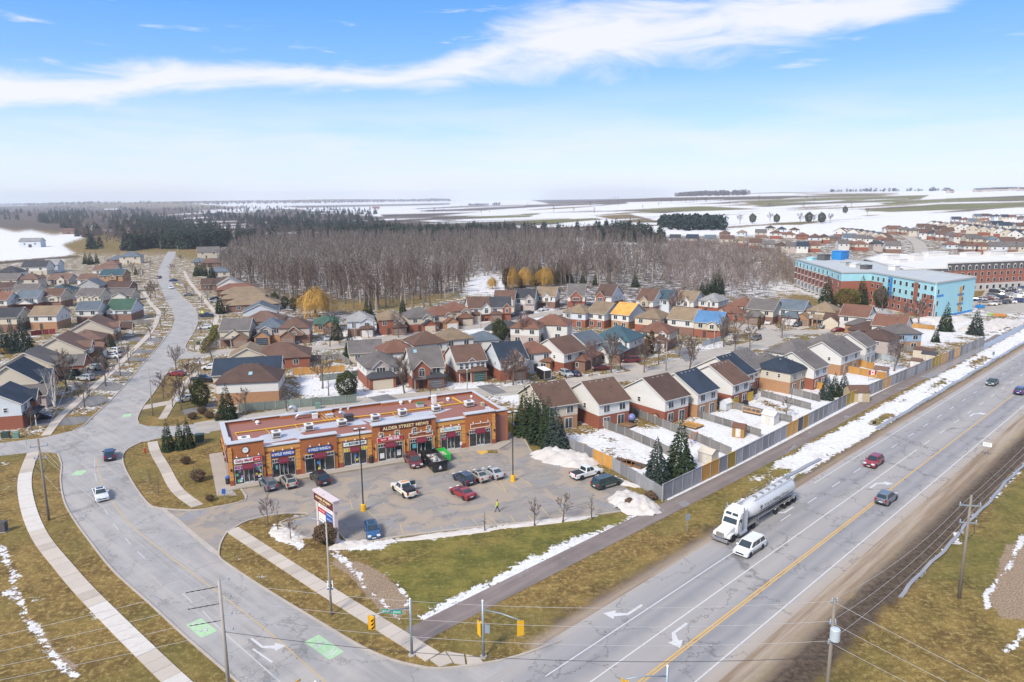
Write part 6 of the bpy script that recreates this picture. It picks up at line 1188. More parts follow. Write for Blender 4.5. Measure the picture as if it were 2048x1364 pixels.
MB().tube([(-8.6,-.9,.35),(-8.6,-.9,1.1)],.06,6).tube([(-8.6,.9,.35),(-8.6,.9,1.1)],.06,6).build('landing_leg',STEEL,truck)
# black cargo trailer
tp=G(1088,757);t_=empty('cargo_trailer',(tp.x,tp.y,0),radians(112),'black cargo trailer with a snow covered roof beside the orange bungalow','trailer');MB().box(-2.2,2.2,-1.05,1.05,.45,2.5).build('box',PAINT['black'],t_);MB().box(-2.15,2.15,-1.0,1.0,2.502,2.62).build('roof_snow',mat('snow_cap',(.78,.78,.80),.9,.05,1),t_)
for s in(-1,1):MB().box(-2.24,-2.202,s*.95-.1,s*.95+.1,.45,2.5).build('corner_trim',CHROME,t_);MB().lathe([(.2,-.1),(.32,-.1),(.33,0),(.32,.1),(.2,.1)],14).xf(Matrix.Rotation(pi/2,4,'X')).build('wheel',TYRE,t_,(0,s*1.0,.33))
MB().box(-2.25,-2.203,-.9,.9,.3,.44).build('rear_ramp',CHROME,t_);MB().tube([(2.2,0,.5),(3.4,0,.45)],.06,6).build('tow_bar',CHROME,t_)
# ---- fences, sheds, yards
FW={k:mat('fence_'+k,c,.85,.28,1.2,bump=.2,bscale=8,stretch=(1,1,.35),rnd=.26)for k,c in dict(grey=(.245,.245,.26),dark=(.085,.08,.085),honey=(.46,.235,.055),mustard=(.38,.25,.03),tan=(.50,.29,.13),old=(.185,.175,.165),green=(.165,.205,.18),red=(.22,.02,.02),blue=(.30,.34,.36),brown=(.20,.11,.05)).items()}
POSTM=mat('fence_post',(.30,.295,.29),.85,.2,1)
_fp={}
def panel_mesh(w,h,gap):
 k=(round(w,2),h,gap)
 if k in _fp:return _fp[k]
 mb=MB();n=max(3,int(w/.155));bw=w/n
 for i in range(n):mb.box(i*bw+gap/2,(i+1)*bw-gap/2,-.018-(.012 if i%2 else 0),.018-(.012 if i%2 else 0),.05,h+(.02 if i%3==1 else 0))
 mb.box(0,w,.02,.06,.3,.4).box(0,w,.02,.06,h-.4,h-.3);_fp[k]=mb.mesh('panel',None);return _fp[k]
def post_mesh(h):
 if('p',h)not in _fp:_fp[('p',h)]=MB().box(-.07,.07,-.09,.07,0,h+.08).mesh('post',None)
 return _fp[('p',h)]
def fence(pts,h,m,label,world=False,pw=2.4,gap=.012,pick=None,cap=False,cat='fence',name='timber_fence',side=1):
 P=[Vector((*p,0))for p in(pts if world else P2(pts))];o=empty(name,P[0],0,label,cat)
 for a,b in zip(P,P[1:]):
  L=(b-a).length;n=max(1,round(L/pw));w=L/n;ang=atan2(b.y-a.y,b.x-a.x)
  for i in range(n):
   q=a+(b-a)*(i/n);c=a+(b-a)*((i+.5)/n);mm=FW[pick(c)if pick else m];hh=h+rng.uniform(-.04,.04)
   pn=link('panel',panel_mesh(w-.1,h,gap),o,(q.x-P[0].x+cos(ang)*.05,q.y-P[0].y+sin(ang)*.05,0),(0,0,ang),mm);link('post',post_mesh(h),o,m=POSTM,loc=(q.x-P[0].x,q.y-P[0].y,0),rot=(0,0,ang))
   if cap:MB().box(0,w,-.08,.08,h+.02,h+.06).build('cap_rail',mm,o,(q.x-P[0].x,q.y-P[0].y,0),ang)
 return o
def pickw(c):
 x=float(pix(c.x,c.y,1.2)[0])
 for a,b,k in((1405,1437,'honey'),(1462,1477,'mustard'),(1568,1590,'honey'),(1590,1602,'dark'),(1602,1613,'honey'),(1692,1710,'mustard'),(1710,1734,'tan'),(1768,1783,'tan'),(1866,1882,'mustard'),(1882,1894,'tan'),(1906,1922,'tan'),(1186,1219,'honey')):
  if a<x<b:return k
 return 'grey'
cor=G(1325,1002);endp=G(1968,690)
fence([(cor.x,cor.y),tuple(G(1470,931)[:2]),tuple(G(1700,808)[:2]),(endp.x,endp.y)],2.6,'grey','tall grey timber fence with some honey and mustard panels along the highway',True,2.45,pick=pickw,cap=True)
fence([(1325,1002),(1225,940),(1132,896)],2.2,'grey','grey timber fence with one honey stretch beside the parking lot',pick=pickw)
for pts,h,m,l in(([(1168,842),(1250,872),(1320,903),(1372,930)],1.7,'old','weathered fence between the first and second snowy yards'),([(1266,830),(1342,862),(1400,886),(1463,914)],1.7,'old','weathered fence between the second and third snowy yards'),([(1368,826),(1428,845),(1522,874)],1.5,'old','slatted fence beside the brown garden shed'),([(1431,808),(1525,832),(1584,846)],1.5,'old','slatted fence behind the white garden shed'),([(1522,793),(1570,806),(1622,820)],1.5,'old','grey fence below the mustard screens'),([(1500,772),(1570,786),(1640,804)],1.6,'old','grey fence behind the green covered gazebo'),([(1563,762),(1600,768),(1650,782)],1.7,'honey','honey fence in front of the three spruces'),([(1640,734),(1700,746),(1772,760)],1.8,'honey','nearer long honey fence by the flag'),([(1640,718),(1700,728),(1748,740)],1.8,'honey','farther long honey fence below the wide grey roof'),([(1725,712),(1800,726)],1.6,'blue','bluish old fence beyond the honey fences'),([(1800,700),(1845,708)],1.6,'old','old fence behind the small dark roofed shed'),
([(478,824),(600,815),(714,805)],1.9,'green','long sage green fence behind the plaza'),([(586,750),(640,747),(690,743)],1.8,'honey','honey fence across the yard behind the skylight house'),([(640,762),(690,757),(718,752)],1.6,'green','short green fence beside the rounded cedar'),([(606,722),(680,718),(700,730)],1.6,'old','grey yard fence right of the wide brown bungalow'),([(1405,693),(1442,682)],1.6,'blue','pale blue fence at the blue metal roofed house'),([(62,672),(85,669),(112,667)],1.7,'red','red stained fence behind the dark spruces'),([(58,655),(122,650)],1.6,'blue','pale grey fence above the red one'),([(0,709),(18,707)],1.7,'honey','bit of honey fence at the left picture edge'),([(246,650),(303,648)],1.7,'old','dark board fence beside the green roofed house'),([(1168,842),(1150,838)],1.7,'old','short gate fence beside the white house'),([(1182,632),(1225,640)],1.5,'blue','pale fence below the two tall white backs'),([(1820,655),(1870,660)],1.6,'honey','honey fence before the snowy lot'),([(700,790),(714,787)],1.6,'old','dark fence beside the cream garage house')):fence(pts,h,m,l,gap=.03 if m=='old' else.012)
def screen(px,py,ang,w,h,m,label):p=G(px,py);o=empty('privacy_screen',(p.x,p.y,0),radians(ang),label,'screen');link('panel',panel_mesh(w,h,.012),o,m=FW[m]);MB().box(-.06,.06,-.06,.06,0,h).build('post',FW[m],o);MB().box(w-.06,w+.06,-.06,.06,0,h).build('post',FW[m],o)
screen(1464,818,40,2.2,2.2,'mustard','left mustard privacy screen behind the white house');screen(1494,804,40,2.2,2.1,'mustard','right mustard privacy screen behind the white house');screen(1396,826,20,2.4,2.0,'old','grey privacy screen behind the navy roof')
def shed(px,py,ang,w,d,h,wall,roof,label,rise=.6):
 p=G(px,py);o=empty('garden_shed',(p.x,p.y,0),radians(ang),label,'shed');MB().prismx([(-d/2,0),(d/2,0),(d/2,h),(0,h+rise),(-d/2,h)],-w/2,w/2).build('wall',wall,o);gable_roof(MB(),-w/2,w/2,d,h,rise,.15,.08,.12).build('roof',roof,o);dr=MB().box(-.45,.45,-d/2-.04,-d/2-.004,.1,h-.15).build('door',TRIM,o);MB().box(.3,.36,-d/2-.07,-d/2-.04,.9,1.05).build('handle',PLAST,dr)
shed(1540,846,-46,2.6,2.2,1.9,WM['wh'],WM['wh'],'white plastic shed in the snowy yard');shed(1478,872,-30,2.2,2.0,1.9,mat('shed_yellow',(.30,.17,.05),.8,.2,2),RM['rb'],'ochre garden shed with an orange brown roof');shed(1416,924,-46,2.6,2.2,1.9,WM['cr'],WM['cr'],'cream plastic shed against the tall fence');shed(1712,800,0,4.2,3.6,2.2,WM['tnw'],RM['br'],'brown roofed garden pavilion behind the mustard panels',1.2);shed(1762,752,-40,3.0,2.6,1.9,WM['pk'],RM['pb'],'pinkish shed beside the flag');shed(1848,714,-44,5.0,3.0,2.1,WM['cr'],RM['br'],'long brown roofed shed behind the fence');shed(1858,720,-44,3.4,2.6,1.8,WM['cr'],RM['dg'],'dark roofed shed against the fence');shed(1832,734,-44,2.4,2.0,1.8,WM['wh'],RM['pb'],'small white shed beside the tangled tree');shed(1452,818,40,2.4,1.6,1.6,WM['lb'],WM['wh'],'low pale shed before the mustard screens');shed(1318,843,40,2.6,1.2,1.6,mat('shed_cream',(.55,.42,.22),.8),RM['db'],'small yellow lean-to against the brick wall',.3)
# yard things
p=G(1552,776);gz=empty('gazebo',(p.x,p.y,0),radians(40),'gazebo frame over a bright green cover in a back yard','gazebo')
for sx_ in(-1,1):
 for sy_ in(-1,1):MB().box(sx_*1.5-.05,sx_*1.5+.05,sy_*1.3-.05,sy_*1.3+.05,0,2.4).build('post',PLAST,gz)
MB().bar((-1.5,-1.3,2.4),(1.5,-1.3,2.4),.1).bar((-1.5,1.3,2.4),(1.5,1.3,2.4),.1).bar((-1.5,-1.3,2.4),(-1.5,1.3,2.4),.1).bar((1.5,-1.3,2.4),(1.5,1.3,2.4),.1).build('top_frame',PLAST,gz);link('cover',bevelled(MB().box(-1.3,1.3,-1.1,1.1,.02,.95),'cover',mat('lime_cover',(.10,.42,.10),.6,.2,2),.2,3),gz)
def deck(px,py,ang,w,d,m,label,rail=True):
 p=G(px,py);o=empty('wooden_deck',(p.x,p.y,0),radians(ang),label,'deck')
 for k in range(int(d/.3)):MB().box(-w/2,w/2,-d/2+k*.3,-d/2+k*.3+.28,.35,.42).build('plank',FW[m],o)
 MB().box(-w/2+.1,w/2-.1,-d/2+.1,d/2-.1,0,.349).build('base',FW['dark'],o)
 if rail:
  for k in range(5):MB().box(-w/2+k*w/4-.04,-w/2+k*w/4+.04,-d/2,-d/2+.08,.42,1.3).build('rail_post',FW[m],o)
  MB().box(-w/2,w/2,-d/2-.02,-d/2+.1,1.3,1.36).build('hand_rail',FW[m],o)
deck(1255,852,-46,2.8,2.6,'brown','brown steps and deck behind the second white house',False);deck(1385,853,-46,3.4,3.0,'honey','cluttered orange deck behind the dark brown roofed house');deck(1508,826,-46,4.0,2.6,'tan','tan deck with snow before the mustard screens');deck(1818,690,-20,5.0,3.2,'honey','orange deck under the sky blue house');deck(1160,892,-46,2.2,1.6,'honey','orange planter deck at the first snowy yard',False)
def barbecue(px,py,label):p=G(px,py);o=empty('barbecue',(p.x,p.y,0),radians(40),label,'barbecue');link('cover',bevelled(MB().box(-.8,.8,-.4,.4,.05,1.15),'cover',PLAST,.15,2),o);MB().box(-.5,.5,-.3,.3,1.151,1.25).build('lid',PLAST,o)
barbecue(1490,812,'black covered barbecue between the mustard screens');barbecue(1508,788,'black covered barbecue against the grey screen')
p=G(1263,846);bb_=empty('trampoline_ball',(p.x,p.y,0),0,'big violet blue ball on the brown deck','ball');MB().lathe([(.75*sin(pi*k/10)+.001,.45+.75-.75*cos(pi*k/10))for k in range(11)],16).build('shell',mat('violet_ball',(.16,.19,.40),.4),bb_,smooth=True);MB().lathe([(.5,0),(.5,.44)],10).build('stand',PLAST,bb_)
p=G(1386,888);ps=empty('swing_set',(p.x,p.y,0),radians(44),'orange swing set with blue seats near the big spruces','swing set');MB().bar((-1.5,0,2),(1.5,0,2),.1).bar((-1.5,-.7,0),(-1.5,0,2),.08).bar((-1.5,.7,0),(-1.5,0,2),.08).bar((1.5,-.7,0),(1.5,0,2),.08).bar((1.5,.7,0),(1.5,0,2),.08).build('frame',mat('orange_frame',(.5,.16,.03),.6),ps);MB().box(-.9,-.4,-.2,.2,.5,.55).build('seat',BLUE_S,ps);MB().box(.2,.7,-.2,.2,.5,.55).build('seat',BLUE_S,ps);MB().tube([(-.65,0,.55),(-.65,0,2)],.015,4).tube([(.45,0,.55),(.45,0,2)],.015,4).build('rope',PLAST,ps)
p=G(1744,762);fl=empty('flag',(p.x,p.y,0),radians(10),'red and white flag hung over the honey fence','flag');MB().box(-1.0,-.5,-.02,.02,1.6,2.6).box(.5,1.0,-.02,.02,1.6,2.6).build('red_bar',RED_S,fl);MB().box(-.5,.5,-.018,.018,1.6,2.6).build('white_field',WHITE_S,fl);MB().prismy([(0,1.8),(.05,1.95),(.28,1.98),(.2,2.12),(.3,2.2),(.12,2.24),(0,2.45),(-.12,2.24),(-.3,2.2),(-.2,2.12),(-.28,1.98),(-.05,1.95)],-.024,.024).build('leaf_emblem',RED_S,fl);MB().tube([(-1.0,0,0),(-1.0,0,2.7)],.03,5).build('pole',PLAST,fl)
# raised vegetable beds
for k,(x,y)in enumerate(((1250,926),(1268,930))):p=G(x,y);o=empty('raised_bed',(p.x,p.y,0),radians(-46),('nearer','farther')[k]+' brown raised garden bed inside the lot side fence','garden bed');MB().box(-2,2,-.9,-.8,0,.35).box(-2,2,.8,.9,0,.35).box(-2,-1.9,-.8,.8,0,.35).box(1.9,2,-.8,.8,0,.35).build('frame',FW['brown'],o);MB().box(-1.9,1.9,-.8,.8,0,.25).build('soil',mat('bed_soil',(.08,.055,.04),.95,.3,2),o);[MB().box(-2+i-.03,-2+i+.03,-.9,-.84,.35,1.2).build('picket',FW['brown'],o)for i in range(5)]
# driveways and snow heaps
DR=[([(735,795),(775,788),(800,800),(760,806)],0),([(862,790),(905,780),(930,796),(885,800)],1),([(952,772),(985,768),(1015,785),(985,790)],0),([(1120,745),(1150,738),(1185,758),(1150,765)],1),([(60,838),(175,832),(190,838),(150,850),(62,852)],0),([(85,800),(205,790),(222,800),(195,812),(100,815)],0),([(135,765),(215,764),(248,770),(235,782),(150,775)],0),([(180,738),(265,745),(262,752),(190,748)],0),([(215,712),(295,716),(290,722),(222,722)],0),([(218,698),(310,700),(305,706),(220,708)],0),([(245,672),(330,678),(326,684),(250,682)],0),([(1230,726),(1262,718),(1300,742),(1275,748)],1),([(1345,700),(1372,694),(1395,718),(1372,724)],0),([(580,665),(600,663),(608,694),(590,696)],1),([(640,672),(664,668),(680,690),(660,694)],1),([(280,812),(345,800),(345,808),(282,820)],1),([(365,820),(430,806),(432,815),(368,830)],0),([(398,630),(430,628),(430,634),(398,637)],0),([(395,655),(428,652),(428,658),(393,661)],0),([(345,562),(360,560),(362,566),(346,567)],0),([(1520,640),(1540,636),(1555,655),(1535,660)],1),([(1580,642),(1605,638),(1620,655),(1595,660)],1),([(1630,645),(1665,640),(1680,660),(1640,664)],1),([(720,672),(748,668),(758,682),(730,684)],1),([(845,655),(875,650),(890,664),(862,668)],1)]
for k,(q,c_)in enumerate(DR):st(sheet('driveway',P2(q),.012+.0006*(k%5),M_DRIVE2 if c_ else M_DRIVE),'driveway before a house')
for x,y,w in((1945,575,0),):st(sheet('apartment_car_park',P2([(1940,612),(1965,590),(1975,572),(2000,562),(2110,556),(2110,600),(2060,625),(1990,628)]),.02,M_STR),'pale car park beside the apartments')
SNOWM=mat('old_snow',(.60,.585,.575),.9,.05,.8,bump=.6,bscale=3,col2=(.43,.37,.31));
def snow_heap(px,py,L,W,hgt,ang,seed,label):
 rs=random.Random(seed);p=G(px,py);n,m_=34,16;mb=MB()
 from mathutils import noise as mn
 for i in range(n+1):
  for j in range(m_+1):
   u,v=i/n*2-1,j/m_*2-1;q=Vector((u*2.1+seed,v*2.1,seed*.7));r=u*u+v*v;e=max(0,1-r-.35*(mn.fractal(q*1.6,1,2,4)+.25));z=hgt*min(1,e*1.5)**.7*(.75+.55*mn.fractal(q*2.3,1,2,4))-.06;mb.v.append((u*L/2,v*W/2,z))
 for i in range(n):
  for j in range(m_):a=i*(m_+1)+j;mb.f.append((a,a+m_+1,a+m_+2,a+1))
 o=mb.build('snow_bank',SNOWM,None,(p.x,p.y,0),radians(ang),smooth=True);return tag(o,label,'snow',None,'stuff')
snow_heap(1128,918,13,7,1.5,-30,3,'large dirty snow bank at the lot corner by the fence');snow_heap(1268,1008,9,6.5,1.3,-60,5,'snow bank at the fence corner above the path');snow_heap(572,1070,6.5,3.2,.5,-38,7,'dirty snow heap at the small bare trees');snow_heap(700,1090,6,2.0,.4,20,9,'dirty snow ridge at the foot of the pylon');snow_heap(1232,962,9,2.2,.5,-38,11,'snow ridge along the fence behind the minivan');snow_heap(1985,652,40,10,2.2,30,13,'long ploughed snow ridge beyond the fence end');snow_heap(1880,640,26,9,1.4,10,15,'snow mounds on the empty lot');snow_heap(900,1068,16,1.6,.3,14,17,'thin snow ridge along the lot kerb');snow_heap(1090,1044,16,1.6,.3,14,19,'thin snow ridge by the two lawn trees')
# ---- trees
BARK=mat('grey_bark',(0.125,0.098,0.08),0.9,0.35,2.0,coord='obj',stretch=(3,3,.6),rnd=0.25);TWIG=mat('bare_twigs',(0.155,0.112,0.094),0.9,0.3,.8,coord='obj',rnd=0.22)
BIRCH=mat('birch_bark',(0.58,0.54,0.50),0.8,0.35,2.5,coord='obj',stretch=(1,1,3),rnd=.1);PALEB=mat('pale_bark',(0.33,0.28,0.235),0.9,0.3,1.0,coord='obj',rnd=.2);TWIGP=mat('pinkish_twigs',(0.20,0.125,0.11),0.9,0.25,.8,coord='obj',rnd=.15)
def needles(name,c,c2):return mat(name,c,0.85,0.3,1.6,coord='obj',col2=c2,rnd=0.18,spec=.25)
SPR=needles('spruce_needles',(0.012,0.022,0.011),(0.050,0.075,0.032));SPRB=needles('blue_spruce_needles',(0.020,0.032,0.026),(0.070,0.095,0.078));CED=needles('cedar_foliage',(0.022,0.032,0.010),(0.085,0.10,0.030));YEL=needles('yellow_green_foliage',(0.075,0.075,0.015),(0.20,0.17,0.04));BRN=needles('winter_brown_foliage',(0.045,0.030,0.014),(0.12,0.075,0.035));BRN2=needles('brown_twiggy_shrub',(0.085,0.055,0.035),(0.19,0.125,0.075));WIL=needles('golden_willow_twigs',(0.27,0.15,0.032),(0.50,0.30,0.075))
def twig_tris(rs,p,d,L,w,out):
 s=d.cross(Vector((rs.uniform(-1,1),rs.uniform(-1,1),rs.uniform(-1,1))));
 s=s.normalized()*w if s.length>1e-4 else Vector((w,0,0));q=p+d*L;out.append((p-s,p+s,q))
def bare_tree(seed,H=8.0,spread=0.5,fork=0.28,twig=0.02,n1=7,n2=5,n3=5,upright=0.5,stems=1,n4=3):
 """returns trunk MB (stems, limbs) and crown MB (branches and twigs)"""
 rs=random.Random(seed);tr=MB();cr=MB();tw=[]
 for sidx in range(stems):
  lean=Vector((rs.uniform(-.1,.1),rs.uniform(-.1,.1),1))if stems==1 else Vector((rs.uniform(-.45,.45),rs.uniform(-.45,.45),1));lean.normalize();r0=H*0.021/sqrt(stems)+.03
  pts=[Vector((0,0,-0.1))];n=6
  for i in range(1,n+1):pts.append(pts[-1]+(lean+Vector((rs.uniform(-.1,.1),rs.uniform(-.1,.1),0))).normalized()*H*0.86/n)
  tr.tube(pts,[r0*1.25]+[r0*(1-.85*i/n)for i in range(1,n+1)],6)
  for a in range(n1):
   f=fork+(0.95-fork)*(a+rs.random()*.6)/n1;k=min(int(f*n),n-1);p=pts[k].lerp(pts[k+1],f*n-k);az=a*2.4+rs.uniform(-.5,.5)
   d=Vector((cos(az)*(1-upright*.6),sin(az)*(1-upright*.6),upright+rs.uniform(0,.3))).normalized();L=H*spread*(1.05-f*.65)*rs.uniform(.8,1.15)
   mid=p+d*L*.5+Vector((0,0,.03*L));end=p+d*L+Vector((0,0,.14*L));tr.tube([p,mid,end],[r0*.42*(1.1-f),r0*.3*(1.1-f),r0*.1],4)
   for b in range(n2):
    g_=.25+.75*(b+rs.random())/n2;q=p.lerp(mid,g_*2)if g_<.5 else mid.lerp(end,g_*2-1)
    d2=(d+Vector((rs.uniform(-.9,.9),rs.uniform(-.9,.9),rs.uniform(-.15,.7)))).normalized();L2=L*.5*rs.uniform(.6,1.1)*(1.2-g_*.5);e2=q+d2*L2;cr.tube([q,e2],[r0*.13,r0*.04],3,caps=False)
    for c in range(n3):
     h_=.2+.8*(c+rs.random())/n3;q3=q.lerp(e2,h_);d3=(d2+Vector((rs.uniform(-1,1),rs.uniform(-1,1),rs.uniform(-.2,.8)))).normalized();L3=L2*.55*rs.uniform(.6,1.2);twig_tris(rs,q3,d3,L3,twig,tw)
     for e_ in range(n4):twig_tris(rs,q3+d3*L3*(.2+.25*e_),(d3+Vector((rs.uniform(-1,1),rs.uniform(-1,1),rs.uniform(-.2,.7)))).normalized(),L3*.6,twig*.8,tw)
 for t in tw:cr.add(t,[(0,1,2)])
 return tr,cr
def spruce(seed,H=9.0,R=2.2,n=760,size=.42,droop=.35,low=.03,power=.85,gap=.25):
 rs=random.Random(seed);tr=MB().tube([(0,0,-.1),(0,0,H*.96)],[H*.02+.05,.02],6);cr=MB();tiers=int(H*2.1)
 for i in range(n):
  t=low+(1-low)*(1-sqrt(1-rs.random()*.999));tq=(int(t*tiers)+rs.random()*(1-gap))/tiers;tq=min(max(tq,low),.985);rad=R*(1-tq)**power+.06;az=rs.uniform(0,2*pi);bulge=1+.17*sin(az*3+seed+tq*9)+.12*sin(az*7+tq*23);r=rad*bulge*rs.uniform(.45,1.0)**.6
  L=size*(1.25-.75*tq)*rs.uniform(.7,1.3)*(H/9)**.5;d=Vector((cos(az),sin(az),-droop+rs.uniform(-.25,.3))).normalized();p=Vector((cos(az)*r,sin(az)*r,tq*H-r*.18));sd=Vector((-sin(az),cos(az),rs.uniform(-.35,.35)))*L*.5
  a=p-d*L*.6;cr.add([a,p+sd*.95-d*L*.05,p+d*L,p-sd*.95-d*L*.05],[(0,1,2),(0,2,3)])
  if rs.random()<.5:u=Vector((rs.uniform(-.4,.4),rs.uniform(-.4,.4),1))*L*.4;cr.add([p-d*L*.5,p+u,p+d*L*.7],[(0,1,2)])
 cr.add([(-.1,0,H*.93),(.1,0,H*.93),(0,0,H*1.01)],[(0,1,2)]);cr.add([(0,-.1,H*.93),(0,.1,H*.93),(0,0,H*1.01)],[(0,1,2)])
 return tr,cr
def bush(seed,H,R,n,size,flat=.8,base=.1,power=2.0):
 """leafy or twiggy mound"""
 rs=random.Random(seed);tr=MB();cr=MB()
 for k in range(5):a=k*1.3;tr.tube([(cos(a)*.1,sin(a)*.1,-.05),(cos(a)*R*.5,sin(a)*R*.5,H*.6)],[.05,.015],4)
 for i in range(n):
  v=Vector((rs.gauss(0,1),rs.gauss(0,1),rs.gauss(0,1))).normalized()*rs.uniform(.55,1.0)**.5;bl=1+.18*sin(v.x*5+seed)*sin(v.y*4+v.z*6)
  p=Vector((v.x*R*bl,v.y*R*bl,H*base+(H*(1-base))*(.5+.5*v.z*bl)));L=size*rs.uniform(.6,1.3);d=Vector((rs.uniform(-1,1),rs.uniform(-1,1),rs.uniform(-.4,1))).normalized();s=d.orthogonal().normalized()*L*.45;s.rotate(Matrix.Rotation(rs.uniform(0,6.28),3,d));cr.add([p-d*L*.5,p+s,p+d*L*.5,p-s],[(0,1,2,3)])
 return tr,cr
def willow(seed,H,R,n):
 rs=random.Random(seed);tr=MB().tube([(0,0,-.1),(.1,0,H*.25),(0,.1,H*.5)],[.55,.45,.3],8);cr=MB()
 for k in range(9):
  a=k*.7;tr.tube([(0,0,H*.3),(cos(a)*R*.35,sin(a)*R*.35,H*.62),(cos(a)*R*.6,sin(a)*R*.6,H*.8)],[.22,.13,.05],5)
 for i in range(n):
  az=rs.uniform(0,6.283);rr=sqrt(rs.random());bl=1+.2*sin(az*4+seed)+.1*sin(az*9);z=H*(1-.42*rr*rr)*(1+.08*sin(az*5+rr*6))-rs.random()**2*H*.5;x,y=cos(az)*R*rr*bl,sin(az)*R*rr*bl;L=rs.uniform(.6,2.0);o=Vector((cos(az),sin(az),0))*rs.uniform(.05,.5);s=Vector((-sin(az),cos(az),0))*rs.uniform(.04,.09)
  p=Vector((x,y,z));e=p+o+Vector((0,0,-L if rr>.45 else rs.uniform(-.6,.5)));cr.add([p-s,p+s,e],[(0,1,2)])
 return tr,cr
TPL={}
def tpl(name,gen,tm,cm):
 t,c=gen;TPL[name]=(t.mesh('trunk',tm),c.mesh('crown',cm))
for k in range(5):tpl('street%d'%k,bare_tree(40+k,8,.52,.22,.058,9,6,5,.55,1,4),BARK,TWIG)
for k in range(3):tpl('young%d'%k,bare_tree(60+k,5,.46,.3,.042,7,5,5,.6,1,4),BARK,TWIG)
for k in range(3):tpl('vase%d'%k,bare_tree(70+k,9,.56,.12,.058,10,7,5,.85,1,4),BARK,TWIG)
tpl('pink',bare_tree(80,9,.56,.15,.06,10,7,6,.75,1,4),BARK,TWIGP);tpl('birch',bare_tree(81,9,.36,.2,.02,8,4,4,.9,3),BIRCH,PALEB);tpl('sapling',bare_tree(82,4,.22,.3,.02,6,4,3,.8),BARK,TWIG)
for k in range(4):tpl('wood%d'%k,bare_tree(90+k,17,.26,.30,.075,10,6,4,.75,1,3),PALEB if k==0 else BARK,TWIG)
for k in range(3):tpl('spruce%d'%k,spruce(10+k,9,2.1+.2*k,1500),BARK,SPR)
tpl('bluespruce',spruce(15,9,2.5,1700),BARK,SPRB);tpl('narrow',spruce(16,9,1.75,1300,.36),BARK,SPR);tpl('pine',bush(17,9,3.2,3600,.42),BARK,CED);tpl('round',bush(18,6,2.0,3400,.27,base=.04),BARK,CED);tpl('column',bush(19,6,.75,900,.3,base=.02),BARK,BRN);tpl('columng',bush(20,6,0.9,900,.3,base=.02),BARK,CED);tpl('yellowpine',bush(21,8,4.6,3600,.45),BARK,YEL);tpl('twigbush',bush(22,2.4,1.5,2600,.2),BARK,BRN2)
tpl('willow',willow(5,10.5,7.2,5200),BARK,WIL);tpl('conifer',spruce(30,14,2.6,420,.75),BARK,SPR)
def tree(kind,px,py,H0,label,group=None,name='bare_tree',rs=1.0,cat='tree',loc=None):
 base={'street':8,'young':5,'vase':9,'wood':17}.get(kind.rstrip('0123456789'),{'pink':9,'birch':9,'sapling':4,'pine':9,'round':6,'column':6,'columng':6,'yellowpine':8,'twigbush':2.4,'willow':10.5,'conifer':14}.get(kind,9))
 p=loc or G(px,py);o=empty(name,(p.x,p.y,float(zt(p.x,p.y))),rng.uniform(0,6.28),label,cat,group);s=H0/base;o.scale=(s*rs,s*rs,s)
 link('trunk',TPL[kind][0],o);link('crown',TPL[kind][1],o);return o
